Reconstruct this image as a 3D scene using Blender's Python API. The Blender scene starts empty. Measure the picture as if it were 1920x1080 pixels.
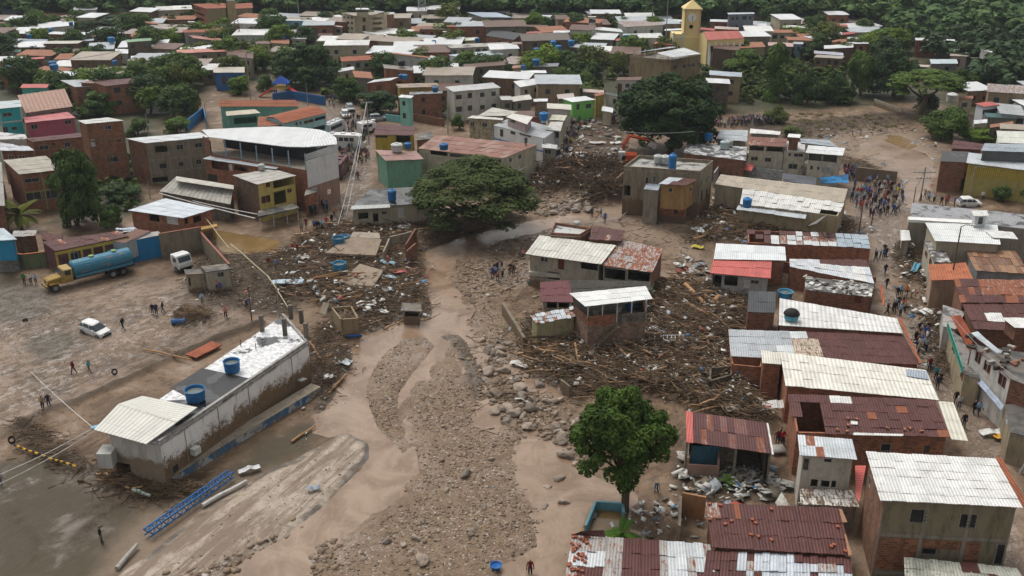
import bpy,bmesh,math,random
import numpy as np
from mathutils import Vector
R=math.radians
sc=bpy.context.scene
# ---------------------------------------------------------------- camera, sky, sun, exposure
F,HC,TH=1900.0,52.0,R(23)
cam=bpy.data.objects.new('camera',bpy.data.cameras.new('camera'))
sc.collection.objects.link(cam);sc.camera=cam
cam.location=(0,0,HC);cam.rotation_euler=(R(90)-TH,0,0)
cam.data.sensor_width=36;cam.data.lens=36*F/1920
cam.data.clip_start=1;cam.data.clip_end=6000
SUN_EL,SUN_AZ=R(60),R(-35)
w=bpy.data.worlds.new('World');sc.world=w;w.use_nodes=True
wt=w.node_tree;bgn=wt.nodes['Background']
sky=wt.nodes.new('ShaderNodeTexSky');sky.sky_type='NISHITA';sky.sun_disc=False
sky.sun_elevation=SUN_EL;sky.sun_rotation=SUN_AZ;sky.air_density=1.6;sky.dust_density=6;sky.ozone_density=1
hs=wt.nodes.new('ShaderNodeHueSaturation');hs.inputs['Saturation'].default_value=0.12
wt.links.new(sky.outputs[0],hs.inputs['Color']);wt.links.new(hs.outputs[0],bgn.inputs[0])
bgn.inputs[1].default_value=0.10
sl=bpy.data.lights.new('sun','SUN');sl.energy=.9;sl.angle=R(24);sl.color=(1,.96,.9)
so=bpy.data.objects.new('sun',sl);sc.collection.objects.link(so)
so.rotation_euler=(R(90)-SUN_EL,0,-SUN_AZ+R(180))
sc.view_settings.view_transform='Standard';sc.view_settings.look='None'
sc.view_settings.exposure=0.6;sc.view_settings.gamma=1
sc.view_settings.use_curve_mapping=False
sc.cycles.use_denoising=True
sc.cycles.max_bounces=5;sc.cycles.volume_bounces=0;sc.cycles.diffuse_bounces=3
sc.cycles.volume_step_rate=4
# ---------------------------------------------------------------- pixel rays on to the real ground
CR={'R1':(0,0,4),'R2':(480,0,4),'R3':(960,0,4),'R4':(1440,0,4),'R5':(0,200,3.177),'R6':(360,200,3.176),
'R7':(760,200,3.176),'R8':(1160,200,3.176),'S1':(1500,200,3.176),'S2':(0,480,3.375),'S3':(360,480,3.376),
'S4':(860,480,3.376),'S5':(1300,420,2.842),'S6':(0,760,3),'S7':(600,760,3),'S8':(1240,740,2.8235),'P':(0,0,1)}
def px(c,x,y):
 o=CR[c];return o[0]+x/o[2],o[1]+y/o[2]
def ray(x,y):
 a=(x-960)/F;b=-(y-540)/F
 return Vector((a,math.cos(TH)+b*math.sin(TH),-math.sin(TH)+b*math.cos(TH)))
def W(x,y,z=0.0):
 d=ray(x,y);t=(z-HC)/d.z
 return Vector((d.x*t,d.y*t,z))
def WC(c,x,y,z=0.0):return W(*px(c,x,y),z)
def on_y(x,y,Y):
 d=ray(x,y);t=Y/d.y
 return Vector((d.x*t,Y,HC+d.z*t))
def on_wall(x,y,P0,P1):
 d=ray(x,y);n=Vector((P1 .y-P0 .y,-(P1 .x-P0 .x),0));o=Vector((0,0,HC))
 t=(P0-o).dot(n)/d.dot(n)if abs(d.dot(n))>1e-9 else 0
 q=o+d*t;e=Vector((P1 .x-P0 .x,P1 .y-P0 .y,0));L=e.length
 return(Vector((q.x-P0 .x,q.y-P0 .y,0)).dot(e)/L,q.z)
# ---------------------------------------------------------------- objects
def tag(o,label=None,cat=None,group=None,kind=None):
 if label and not 4<=len(label.split())<=16:print('LABEL',len(label.split()),label)
 if label:o['label']=label
 if cat:o['category']=cat
 if group:o['group']=group
 if kind:o['kind']=kind
 return o
def empty(name,loc,label=None,cat=None,group=None):
 o=bpy.data.objects.new(name,None);sc.collection.objects.link(o);o.location=loc;o.empty_display_size=.2
 return tag(o,label,cat,group)
def copy_tree(o,parent=None):
 c=o.copy();sc.collection.objects.link(c)
 if parent:c.parent=parent
 for ch in o.children:copy_tree(ch,c)
 return c
class MB:
 def __init__(s):s.v=[];s.f=[];s.uv=[];s.m=[]
 def poly(s,pts,m=0,uv=None):
  i=len(s.v);s.v+=[tuple(p)for p in pts];s.f.append(tuple(range(i,i+len(pts))));s.m.append(m)
  if uv is None:
   p0=Vector(pts[0]);e=Vector(pts[1])-p0
   e=e.normalized()if e.length>1e-9 else Vector((1,0,0))
   n=Vector((0,0,0))
   for k in range(len(pts)):
    a,b=Vector(pts[k]),Vector(pts[(k+1)%len(pts)]);n+=a.cross(b)
   n=n.normalized()if n.length>1e-9 else Vector((0,0,1))
   if abs(n.z)<.5:
    e=Vector((-n.y,n.x,0)).normalized();g=Vector((0,0,1));p0=Vector((0,0,0))
   else:g=n.cross(e)
   uv=[((Vector(p)-p0).dot(e),(Vector(p)-p0).dot(g))for p in pts]
  s.uv+=uv
 def hexa(s,b,t,m=0,mt=None):
  s.poly([b[3],b[2],b[1],b[0]],m);s.poly(t,m if mt is None else mt)
  for k in range(4):
   j=(k+1)%4;s.poly([b[k],b[j],t[j],t[k]],m)
 def prism(s,q,th,m=0,mt=None):
  s.hexa([Vector(p)-Vector((0,0,th))for p in q],[Vector(p)for p in q],m,mt)
 def box(s,c,d,rz=0,m=0,tilt=0):
  x,y,z=d[0]/2,d[1]/2,d[2]/2;ca,sa=math.cos(rz),math.sin(rz);ct,st=math.cos(tilt),math.sin(tilt)
  def T(a,b,e):
   a,e=a*ct+e*st,-a*st+e*ct
   return Vector((c[0]+a*ca-b*sa,c[1]+a*sa+b*ca,c[2]+e))
  s.hexa([T(-x,-y,-z),T(x,-y,-z),T(x,y,-z),T(-x,y,-z)],[T(-x,-y,z),T(x,-y,z),T(x,y,z),T(-x,y,z)],m)
 def tube(s,pts,r,n=6,m=0,cap=True):
  rings=[];pts=[Vector(p)for p in pts]
  rr=r if isinstance(r,(list,tuple))else[r]*len(pts)
  for i,p in enumerate(pts):
   d=(pts[min(i+1,len(pts)-1)]-pts[max(i-1,0)])
   d=d.normalized()if d.length>1e-9 else Vector((0,0,1))
   a=d.cross(Vector((0,0,1)));
   if a.length<.05:a=d.cross(Vector((0,1,0)))
   a.normalize();b=d.cross(a)
   rings.append([p+(a*math.cos(2*math.pi*k/n)+b*math.sin(2*math.pi*k/n))*rr[i]for k in range(n)])
  for i in range(len(rings)-1):
   for k in range(n):
    j=(k+1)%n;s.poly([rings[i][j],rings[i][k],rings[i+1][k],rings[i+1][j]],m)
  if cap:
   s.poly(rings[0],m);s.poly(rings[-1][::-1],m)
 def lathe(s,prof,c=(0,0,0),n=20,m=0):
  R_=[[Vector((c[0]+r*math.cos(2*math.pi*k/n),c[1]+r*math.sin(2*math.pi*k/n),c[2]+z))for k in range(n)]for r,z in prof]
  for i in range(len(R_)-1):
   for k in range(n):
    j=(k+1)%n;s.poly([R_[i][k],R_[i][j],R_[i+1][j],R_[i+1][k]],m)
  s.poly(R_[0][::-1],m);s.poly(R_[-1],m)
 def mesh(s,name,mats,off=(0,0,0)):
  me=bpy.data.meshes.new(name);o=Vector(off)
  me.from_pydata([(a-o.x,b-o.y,c-o.z)for a,b,c in s.v],[],s.f)
  uvl=me.uv_layers.new(name='uv');uvl.data.foreach_set('uv',np.array(s.uv,dtype=np.float32).ravel())
  for m in(mats if isinstance(mats,(list,tuple))else[mats]):me.materials.append(m)
  me.polygons.foreach_set('material_index',s.m);me.update()
  return me
 def build(s,name,mats,parent=None,smooth=False,wloc=None):
  off=Vector((0,0,0));p=parent
  while p is not None:off+=p.location;p=p.parent
  loc=Vector((0,0,0))
  if parent is None:loc=Vector(wloc)if wloc else Vector((sum(v[0]for v in s.v)/len(s.v),sum(v[1]for v in s.v)/len(s.v),min(v[2]for v in s.v)))
  me=s.mesh(name,mats,off+loc)
  if smooth:me.polygons.foreach_set('use_smooth',[True]*len(me.polygons))
  o=bpy.data.objects.new(name,me);sc.collection.objects.link(o);o.location=loc
  if parent:o.parent=parent
  return o
def np_obj(name,V,Fc,mat,uv=None,col=None,smooth=False,parent=None,loc=None):
 me=bpy.data.meshes.new(name);V=np.asarray(V,np.float32);Fc=np.asarray(Fc,np.int32);k=Fc.shape[1]
 me.vertices.add(len(V));me.vertices.foreach_set('co',V.ravel())
 me.loops.add(Fc.size);me.loops.foreach_set('vertex_index',Fc.ravel())
 me.polygons.add(len(Fc));me.polygons.foreach_set('loop_start',np.arange(0,Fc.size,k,dtype=np.int32))
 try:me.polygons.foreach_set('loop_total',np.full(len(Fc),k,np.int32))
 except Exception:pass
 for nm,arr in(col or{}).items():
  a=me.attributes.new(nm,'FLOAT_COLOR','POINT');a.data.foreach_set('color',np.asarray(arr,np.float32).ravel())
 me.update(calc_edges=True)
 if smooth:me.polygons.foreach_set('use_smooth',np.ones(len(Fc),bool))
 for m in(mat if isinstance(mat,list)else[mat]):me.materials.append(m)
 o=bpy.data.objects.new(name,me);sc.collection.objects.link(o)
 if parent:o.parent=parent
 if loc is not None:o.location=loc
 return o
# ---------------------------------------------------------------- materials
class NT:
 def __init__(s,name,rough=.8,spec=.18):
  s.mat=bpy.data.materials.new(name);s.mat.use_nodes=True;s.t=s.mat.node_tree;s.b=s.t.nodes['Principled BSDF']
  s.b.inputs['Roughness'].default_value=rough;s.b.inputs['Specular IOR Level'].default_value=spec
 def n(s,ty,**k):
  x=s.t.nodes.new(ty)
  for a,b in k.items():setattr(x,a,b)
  return x
 def set(s,sock,v):
  if hasattr(v,'is_output')or hasattr(v,'links'):s.t.links.new(v,sock)
  else:
   if isinstance(v,(tuple,list))and len(v)==3 and sock.type=='RGBA':v=(*v,1)
   sock.default_value=v
 def noise(s,scale,detail=4,vec=None,rough=.6,out=0,dist=0):
  x=s.n('ShaderNodeTexNoise');x.inputs['Scale'].default_value=scale;x.inputs['Detail'].default_value=detail
  x.inputs['Roughness'].default_value=rough;x.inputs['Distortion'].default_value=dist
  s.set(x.inputs['Vector'],vec if vec is not None else s.pos());return x.outputs[out]
 def pos(s):
  if not hasattr(s,'_p'):s._p=s.n('ShaderNodeNewGeometry').outputs['Position']
  return s._p
 def uv(s):
  if not hasattr(s,'_u'):s._u=s.n('ShaderNodeTexCoord').outputs['UV']
  return s._u
 def info(s,o):
  if not hasattr(s,'_i'):s._i=s.n('ShaderNodeObjectInfo')
  return s._i.outputs[o]
 def scale(s,vec,v):
  x=s.n('ShaderNodeMapping');x.inputs['Scale'].default_value=v;s.set(x.inputs['Vector'],vec);return x.outputs[0]
 def comb(s,a,b,c):
  x=s.n('ShaderNodeCombineXYZ')
  for i,v in enumerate((a,b,c)):s.set(x.inputs[i],v)
  return x.outputs[0]
 def sep(s,v):
  x=s.n('ShaderNodeSeparateXYZ');s.set(x.inputs[0],v);return x.outputs
 def math(s,op,a,b=0.0,clamp=False):
  x=s.n('ShaderNodeMath',operation=op,use_clamp=clamp);s.set(x.inputs[0],a);s.set(x.inputs[1],b);return x.outputs[0]
 def vadd(s,a,b):
  x=s.n('ShaderNodeVectorMath',operation='ADD');s.set(x.inputs[0],a);s.set(x.inputs[1],b);return x.outputs[0]
 def mix(s,f,a,b,mode='MIX'):
  x=s.n('ShaderNodeMix',data_type='RGBA',blend_type=mode);s.set(x.inputs[0],f);s.set(x.inputs[6],a);s.set(x.inputs[7],b);return x.outputs[2]
 def step(s,v,lo,hi):
  x=s.n('ShaderNodeMapRange',interpolation_type='SMOOTHSTEP');s.set(x.inputs[0],v)
  x.inputs[1].default_value=lo;x.inputs[2].default_value=hi;return x.outputs[0]
 def remap(s,v,a,b,c,d):
  x=s.n('ShaderNodeMapRange');s.set(x.inputs[0],v)
  for i,q in enumerate((a,b,c,d)):x.inputs[i+1].default_value=q
  return x.outputs[0]
 def attr(s,name):
  x=s.n('ShaderNodeAttribute',attribute_name=name);c=s.n('ShaderNodeSeparateColor');s.t.links.new(x.outputs['Color'],c.inputs[0])
  return c.outputs
 def bump(s,h,strength=.4,dist=.05,normal=None):
  x=s.n('ShaderNodeBump');x.inputs['Strength'].default_value=strength;x.inputs['Distance'].default_value=dist
  s.set(x.inputs['Height'],h)
  if normal is not None:s.set(x.inputs['Normal'],normal)
  return x.outputs[0]
 def out(s,color=None,rough=None,normal=None,metal=None):
  if color is not None:s.set(s.b.inputs['Base Color'],color)
  if rough is not None:s.set(s.b.inputs['Roughness'],rough)
  if normal is not None:s.set(s.b.inputs['Normal'],normal)
  if metal is not None:s.set(s.b.inputs['Metallic'],metal)
  return s.mat
def c3(c,k=1.0):return tuple(min(1,x*k)for x in c)
MUD=(.165,.115,.076)
_M={}
def memo(fn):
 def g(*a,**k):
  key=(fn.__name__,a,tuple(sorted(k.items())))
  if key not in _M:_M[key]=fn(*a,**k)
  return _M[key]
 return g
@memo
def plain(name,c,rough=.7,metal=0.0,dirt=.35):
 m=NT(name,rough);n=m.noise(2.2,5);f=m.math('MULTIPLY',m.step(n,.42,.7),dirt)
 return m.out(m.mix(f,c,c3(MUD,.6)),metal=metal)
@memo
def plaster(c,dirt=.5,mud=0.0,mudc=MUD):
 """painted or bare render: streaks, patches, and a mud line left by the flood"""
 m=NT('plaster',.85);P=m.pos();z=m.sep(P)[2]
 n1=m.noise(.9,6);st=m.noise(1.0,8,m.scale(P,(1.3,1.3,.3)),rough=.8,dist=.3);n2=m.noise(7,4)
 col=m.mix(m.math('MULTIPLY',m.step(st,.42,.72),dirt),c,c3(c,.28))
 col=m.mix(m.math('MULTIPLY',m.step(n1,.5,.75),dirt*.9),col,c3((.24,.2,.15),.8))
 col=m.mix(m.math('MULTIPLY',m.step(n2,.5,.8),.25),col,c3(c,.6))
 if mud:
  e=m.math('ADD',z,m.math('MULTIPLY',m.math('SUBTRACT',m.noise(.8,8,rough=.75),.5),2.2))
  f=m.step(e,mud+.25,mud-.2)
  col=m.mix(f,col,m.mix(m.noise(3,6),c3(mudc,.65),c3(mudc,1.25)))
 return m.out(col,normal=m.bump(n2,.3,.03))
@memo
def brick(c=(.235,.082,.042),mortar=(.28,.22,.17),mud=0.0,dirt=.5):
 m=NT('clay_block',.9);b=m.n('ShaderNodeTexBrick');m.set(b.inputs['Vector'],m.uv())
 b.inputs['Scale'].default_value=1;b.inputs['Brick Width'].default_value=.42;b.inputs['Row Height'].default_value=.22
 b.inputs['Mortar Size'].default_value=.022;b.inputs['Mortar Smooth'].default_value=.3;b.inputs['Bias'].default_value=-.1
 m.set(b.inputs['Color1'],(*c3(c,1.25),1));m.set(b.inputs['Color2'],(*c3(c,.55),1));m.set(b.inputs['Mortar'],(*c3(mortar,.8),1))
 st=m.noise(1.0,6,m.scale(m.pos(),(1.6,1.6,.5)),rough=.7)
 col=m.mix(m.math('MULTIPLY',m.step(st,.42,.75),dirt),b.outputs[0],(.055,.04,.03,1))
 n2=m.noise(.5,4);col=m.mix(m.math('MULTIPLY',m.step(n2,.55,.75),.45),col,(.25,.19,.13,1))
 if mud:
  e=m.math('ADD',m.sep(m.pos())[2],m.math('MULTIPLY',m.noise(1.2,6,rough=.75),1.4))
  col=m.mix(m.step(e,mud+.9,mud+.3),col,c3(MUD,.9))
 return m.out(col,normal=m.bump(b.outputs[1],-.5,.03))
@memo
def metal_roof(c=(.62,.63,.62),rust=.25,rustc=(.16,.055,.03),pitch=.25,seam=1.1,stain=.4,rough=.5,vary=.12):
 """corrugated sheet: ribs run down the slope, lap joints across it, rust and grime in patches"""
 m=NT('sheet_metal',rough,.25);u=m.sep(m.uv());rnd=m.info('Random')
 off=m.comb(m.math('MULTIPLY',rnd,37.0),m.math('MULTIPLY',rnd,91.0),0.0)
 P=m.pos()
 rib=m.math('SINE',m.math('MULTIPLY',u[0],2*math.pi/pitch))
 k=m.remap(rnd,0,1,1-vary,1+vary*.6)
 base=m.mix(1.0,c,m.comb(k,k,k),'MULTIPLY')
 st=m.noise(.55,7,m.scale(P,(1,1,1)),rough=.72,dist=.4)
 col=m.mix(m.math('MULTIPLY',m.step(st,.45,.7),stain),base,c3(c,.38))
 uvr=m.vadd(m.uv(),m.pos())
 r1=m.noise(1.0,6,m.scale(uvr,(1.9,.5,1)),rough=.7)
 lo=.78-.55*rust
 r2=m.noise(14,3)
 rr=m.math('ADD',r1,m.math('MULTIPLY',m.math('SUBTRACT',r2,.5),.14))
 fr=m.step(rr,lo,lo+.07)
 rc=m.mix(m.noise(3,5),c3(rustc,.55),c3(rustc,1.9))
 col=m.mix(m.math('MULTIPLY',fr,min(1,.55+rust)),col,rc)
# grime along the laps
 lap=m.math('ABSOLUTE',m.math('SUBTRACT',m.math('FRACT',m.math('DIVIDE',u[1],seam*2.2)),.5))
 col=m.mix(m.math('MULTIPLY',m.step(lap,.03,.0),.25),col,c3(c,.3))
 col=m.mix(m.math('MULTIPLY',m.step(rib,.2,-1),.33),col,c3(c,.3))
 sp=m.noise(5,2,m.pos());col=m.mix(m.math('MULTIPLY',m.step(sp,.68,.74),.7),col,(.06,.045,.03,1))
 return m.out(col,m.remap(fr,0,1,rough,.9),m.bump(rib,.6,.035))
@memo
def tile_roof(c=(.36,.12,.06),dirt=.5,pitch=.3):
 m=NT('clay_tile',.85);u=m.sep(m.uv())
 rib=m.math('SINE',m.math('MULTIPLY',u[0],2*math.pi/pitch));row=m.math('FRACT',m.math('DIVIDE',u[1],.42))
 col=m.mix(m.noise(9,3),c3(c,.55),c3(c,1.35));col=m.mix(m.math('MULTIPLY',m.step(m.noise(.6,6),.45,.72),dirt),col,c3(c,.3))
 col=m.mix(m.math('MULTIPLY',m.step(rib,0,-1),.6),col,c3(c,.2));col=m.mix(m.math('MULTIPLY',m.step(row,.18,0),.5),col,c3(c,.2))
 return m.out(col,normal=m.bump(m.math('ADD',rib,row),.6,.05))
@memo
def flat_roof(c=(.3,.28,.26),dark=(.05,.048,.045),wet=.5,amount=.5,scale=.45):
 m=NT('roof_deck',.7,.5);n=m.noise(scale,8,rough=.72,dist=.6);f=m.step(n,.62-.25*amount,.70-.2*amount)
 n2=m.noise(3.2,6,rough=.75);f2=m.math('MULTIPLY',m.step(n2,.52,.62),.5)
 col=m.mix(f,m.mix(f2,c,c3(c,.45)),dark)
 pud=m.step(m.noise(.25,3),.55,.6)
 return m.out(col,m.remap(m.math('MULTIPLY',pud,wet),0,1,.75,.06),m.bump(n2,.2,.03))
@memo
def glass(c=(.02,.024,.028)):
 m=NT('window_glass',.12,.5);return m.out(m.mix(m.noise(1.3,2),c,c3(c,2.2)))
@memo
def leafmat(c=(.045,.075,.02),c2=(.12,.16,.035)):
 m=NT('leaves',.75,.06);r=m.info('Random')
 a=m.n('ShaderNodeAttribute',attribute_name='tint').outputs['Fac']
 col=m.mix(m.math('POWER',a,1.1),c3(c,.6),c2)
 col=m.mix(m.math('MULTIPLY',m.noise(.35,3),.5),col,c)
 k=m.remap(r,0,1,.8,1.2);col=m.mix(1.0,col,m.comb(k,k,m.remap(r,0,1,1.1,.8)),'MULTIPLY')
 m.b.inputs['Subsurface Weight'].default_value=0
 return m.out(col)
@memo
def bark(c=(.12,.09,.06)):
 m=NT('bark',.9);n=m.noise(4,6,m.scale(m.pos(),(1,1,.3)));return m.out(m.mix(n,c3(c,.4),c3(c,1.5)),normal=m.bump(n,.5,.04))
@memo
def driftwood():
 m=NT('driftwood',.8);r=m.info('Random');n=m.noise(1.6,4)
 col=m.mix(m.step(m.noise(.7,2),.5,.66),(.09,.06,.038,1),(.3,.195,.115,1));col=m.mix(m.math('MULTIPLY',n,.8),col,(.16,.108,.066,1))
 return m.out(col)
@memo
def logwood():
 m=NT('log_wood',.7);r=m.info('Random');n=m.noise(2.5,5)
 col=m.mix(r,(.10,.06,.035,1),(.42,.26,.14,1));col=m.mix(m.step(n,.45,.7),col,(.08,.05,.03,1))
 return m.out(col,normal=m.bump(n,.4,.04))
@memo
def objcol(rough=.7,dirt=.25):
 m=NT('paint',rough);n=m.noise(5,4);return m.out(m.mix(m.math('MULTIPLY',m.step(n,.45,.75),dirt),m.info('Color'),c3(MUD,.6)))
@memo
def trousers():
 m=NT('trousers',.85);r=m.info('Random');cr=m.n('ShaderNodeValToRGB');m.set(cr.inputs[0],r);e=cr.color_ramp;e.interpolation='CONSTANT'
 cs=[(.012,.014,.02),(.03,.05,.1),(.05,.07,.12),(.02,.02,.022),(.12,.1,.08),(.04,.045,.06)]
 e.elements[0].color=(*cs[0],1);e.elements[1].position=.17;e.elements[1].color=(*cs[1],1)
 for i in range(2,6):q=e.elements.new(i*.17);q.color=(*cs[i],1)
 return m.out(cr.outputs[0])
# common materials
WHITE_SHEET=dict(c=(.66,.66,.64),rust=.08,stain=.22)
def ZINC(r=.2):return metal_roof((.42,.45,.47),r,stain=.45)
def WHITE(r=.1):return metal_roof((.70,.69,.66),r,stain=.45,rough=.6)
def CREAM(r=.12):return metal_roof((.62,.59,.5),r,rustc=(.12,.07,.04),stain=.4,rough=.7,pitch=.4)
def MAROON(r=.5):return metal_roof((.10,.038,.034),r,rustc=(.075,.03,.022),stain=.5,rough=.6)
def RUSTY(r=.6):return metal_roof((.36,.34,.32),r,rustc=(.2,.065,.03),stain=.5)
def PINKR(r=.1):return metal_roof((.52,.12,.10),r,stain=.4)
def GREYR(r=.05):return metal_roof((.34,.32,.28),r,stain=.65,rough=.85)
def DARKR():return metal_roof((.07,.075,.08),.2,stain=.5)
BRICK,BRICKD=(.29,.1,.05),(.19,.07,.038)
# ---------------------------------------------------------------- terrain
rng=np.random.default_rng(7);random.seed(11)
_lat=np.random.default_rng(3).random((256,256))
def vnoise(x,y):
 xi,yi=np.floor(x).astype(int),np.floor(y).astype(int);fx,fy=x-xi,y-yi
 fx=fx*fx*(3-2*fx);fy=fy*fy*(3-2*fy)
 a=_lat[xi%256,yi%256];b=_lat[(xi+1)%256,yi%256];c=_lat[xi%256,(yi+1)%256];d=_lat[(xi+1)%256,(yi+1)%256]
 return(a*(1-fx)+b*fx)*(1-fy)+(c*(1-fx)+d*fx)*fy
def fbm(x,y,s,o=5,g=.5):
 t=0;a=1;n=0
 for i in range(o):t=t+a*vnoise(x/s+17.3*i,y/s+5.1*i);n+=a;a*=g;s*=.5
 return t/n-.5
def wpoly(p,c='P'):return np.array([tuple(WC(c,x,y))[:2]for x,y in p])
def sdist(X,Y,P,closed=True):
 """signed distance to a polygon, negative inside"""
 D=np.full(X.shape,1e9);inside=np.zeros(X.shape,bool);n=len(P)
 for i in range(n if closed else n-1):
  ax,ay=P[i];bx,by=P[(i+1)%n];ex,ey=bx-ax,by-ay;L=ex*ex+ey*ey+1e-9
  t=np.clip(((X-ax)*ex+(Y-ay)*ey)/L,0,1)
  D=np.minimum(D,np.hypot(X-ax-t*ex,Y-ay-t*ey))
  if closed:
   c=((ay>Y)!=(by>Y))&(X<(bx-ax)*(Y-ay)/(by-ay+1e-12)+ax);inside^=c
 return np.where(inside,-D,D)
def mask(X,Y,P,fe=1.0,closed=True,w=0.0,nz=0.0):
 x0,x1,y0,y1=P[:,0].min()-8,P[:,0].max()+8,P[:,1].min()-8,P[:,1].max()+8
 out=np.zeros(X.shape);s=(X>x0)&(X<x1)&(Y>y0)&(Y<y1)
 if s.any():
  d=sdist(X[s],Y[s],P,closed)-w
  if nz:d=d+nz*2*fbm(X[s],Y[s],4.0,5,.6)
  t=np.clip(.5-d/fe,0,1);out[s]=t*t*(3-2*t)
 return out
WATER={
'upper':[(1125,396),(1040,403),(960,420),(890,438),(850,448),(805,470),(787,500),(783,530),(800,566),(812,600),(862,604),(874,580),(862,540),(846,510),(864,484),(900,463),(960,441),(1040,421),(1105,408)],
'sheet':[(674,625),(742,590),(816,588),(866,604),(866,626),(828,664),(784,725),(757,770),(755,820),(766,922),(735,945),(700,985),(640,1010),(560,1090),(430,1090),(500,1015),(600,948),(660,895),(690,850),(655,815),(600,800),(597,775),(625,735),(650,690),(662,650)],
'right':[(967,812),(1010,800),(1060,855),(1095,876),(1135,900),(1185,930),(1140,960),(1100,985),(1070,1010),(1062,1090),(930,1090),(975,1050),(1000,1015),(1010,970),(995,930),(990,880),(965,840)],
'center':[(862,604),(915,640),(925,660),(908,700),(912,740),(936,765),(930,810),(900,790),(885,730),(876,680),(858,640)],
'field':[(1640,262),(1700,268),(1748,300),(1738,340),(1724,388),(1700,386),(1690,340),(1655,300),(1600,272)],
'heap':[(940,640),(962,675),(995,696),(1050,730),(1080,750),(1090,775),(1040,752),(1000,735),(955,705),(925,650)],
}
CRESC=[(1330,515),(1480,500),(1540,560),(1490,630),(1400,730),(1320,850),(1290,950),(1330,1080),(1345,1250),(1180,1080),(1110,950),(1085,830),(1150,700),(1230,600)]
GRAV=[[(757,746),(798,699),(840,640),(880,590),(905,560),(960,600),(985,640),(1010,720),(1090,790),(1130,900),(1080,960),(1050,1090),(560,1090),(620,1030),(690,975),(768,930),(757,820)],
[(852,515),(880,490),(960,450),(1010,440),(1000,520),(930,560),(872,560)],
[(600,1090),(300,1090),(440,1050),(560,985),(640,1000)],
[(990,400),(1000,370),(1060,362),(1110,375),(1070,400)]]
ROAD=[(225,1090),(300,1030),(355,985),(430,930),(500,885),(560,860),(600,838),(650,812),(688,828),(687,857),(640,905),(600,943),(520,1005),(433,1052),(385,1090)]
PUD={'a':[(404,430),(460,440),(500,447),(522,452),(511,467),(470,474),(423,474),(402,455)],'b':[(1662,252),(1690,253),(1722,270),(1705,275),(1675,264)],
'c':[(1598,286),(1630,280),(1640,284),(1618,290)],'d':[(1112,1004),(1124,962),(1164,966),(1168,990),(1215,1000),(1210,1016),(1108,1012)]}
HEAPS=[([(985,640),(1000,600),(1100,640),(1210,640),(1225,545),(1280,530),(1330,545),(1400,560),(1395,600),(1365,640),(1370,700),(1430,770),(1440,800),(1380,790),(1250,745),(1180,735),(1080,745),(1010,695)],1.1,1.6),
([(520,480),(600,430),(700,405),(775,425),(790,500),(800,560),(805,590),(740,605),(690,620),(640,620),(600,570),(520,560)],.7,1.5),
([(340,530),(380,480),(470,470),(560,480),(560,590),(480,590),(400,570)],.15,2),
([(1000,330),(1060,310),(1170,320),(1178,375),(1100,385),(1060,352),(1010,370)],2.0,2),
([(1300,430),(1345,385),(1420,400),(1600,420),(1600,440),(1400,450),(1290,458)],.9,1.5),
([(585,620),(640,600),(655,680),(630,730),(600,770),(585,700)],.5,1),
([(195,872),(240,875),(330,905),(372,918),(340,937),(250,930),(200,912)],.5,.7),
([(1690,455),(1720,470),(1745,510),(1730,540),(1695,520),(1670,480)],.7,1),
([(1735,590),(1775,590),(1790,680),(1760,720),(1745,650)],.6,1),
([(1060,195),(1150,210),(1180,290),(1290,300),(1290,330),(1180,320),(1060,310),(1020,270)],.5,3),
([(790,445),(830,420),(880,405),(960,400),(1000,410),(960,418),(880,438),(800,465)],.5,1),
([(1380,215),(1480,235),(1560,222),(1700,212),(1745,232),(1640,238),(1500,258),(1400,245)],.9,3),([(1500,250),(1600,330),(1680,350),(1640,315),(1560,285)],1.0,3),([(25,790),(70,795),(150,850),(185,885),(140,890),(60,860),(30,830)],.3,.8),
([(330,600),(345,580),(385,585),(395,600),(360,610)],.5,.8),([(1275,860),(1300,900),(1430,900),(1440,940),(1290,945),(1265,900)],.4,1)]
RIDGES=[([(62,684),(110,668),(175,652)],.16,.14),([(205,625),(246,600),(262,592)],.16,.14),([(80,590),(150,566),(240,530)],.16,.14),([(0,790),(60,765),(110,752)],.16,.14),([(250,560),(300,552),(330,556)],.16,.14),([(100,1000),(180,950),(270,915)],.16,.14),([(20,960),(70,1010),(60,1060)],.16,.14),([(1020,430),(1150,415),(1300,440)],.16,.14),([(1510,300),(1600,262),(1700,268)],.16,.14),([(1640,330),(1720,300),(1770,300)],.16,.14),([(20,806),(75,775),(148,752),(267,699),(350,658),(420,630),(490,608)],.75,.45),([(140,1010),(200,960),(280,920)],.1,.5),([(790,600),(860,640),(890,690),(895,740)],.4,.8)]
STREAKS=[[(1480,268),(1600,246),(1680,250),(1760,282)],[(1590,306),(1690,288),(1720,300)],[(1765,292),(1705,306),(1690,360)],[(1160,410),(1060,425),(980,450)],[(-40,640),(0,624),(41,604),(104,578),(160,554),(235,530)],[(49,635),(118,616),(178,584),(234,545)],[(0,628),(18,646),(38,670),(30,690),(9,699)],
[(60,900),(0,925)],[(150,700),(60,740),(0,775)],[(1690,290),(1712,330),(1716,372)],[(1640,262),(1690,300),(1760,315)],[(300,560),(330,575),(330,600)]]
STREETS=[[(1590,345),(1700,345),(1765,385),(1700,395),(1690,450),(1665,540),(1690,560),(1730,600),(1765,690),(1850,790),(1900,900),(1925,1090),(1880,1090),(1820,850),(1730,700),(1690,590),(1650,540),(1640,450),(1600,400)],
[(600,165),(640,170),(690,240),(700,300),(690,360),(640,420),(590,420),(635,350),(635,250),(605,200)]]
PLAZA=[(-60,560),(40,530),(240,520),(340,530),(470,600),(350,655),(140,750),(0,810),(-80,840)]
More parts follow.
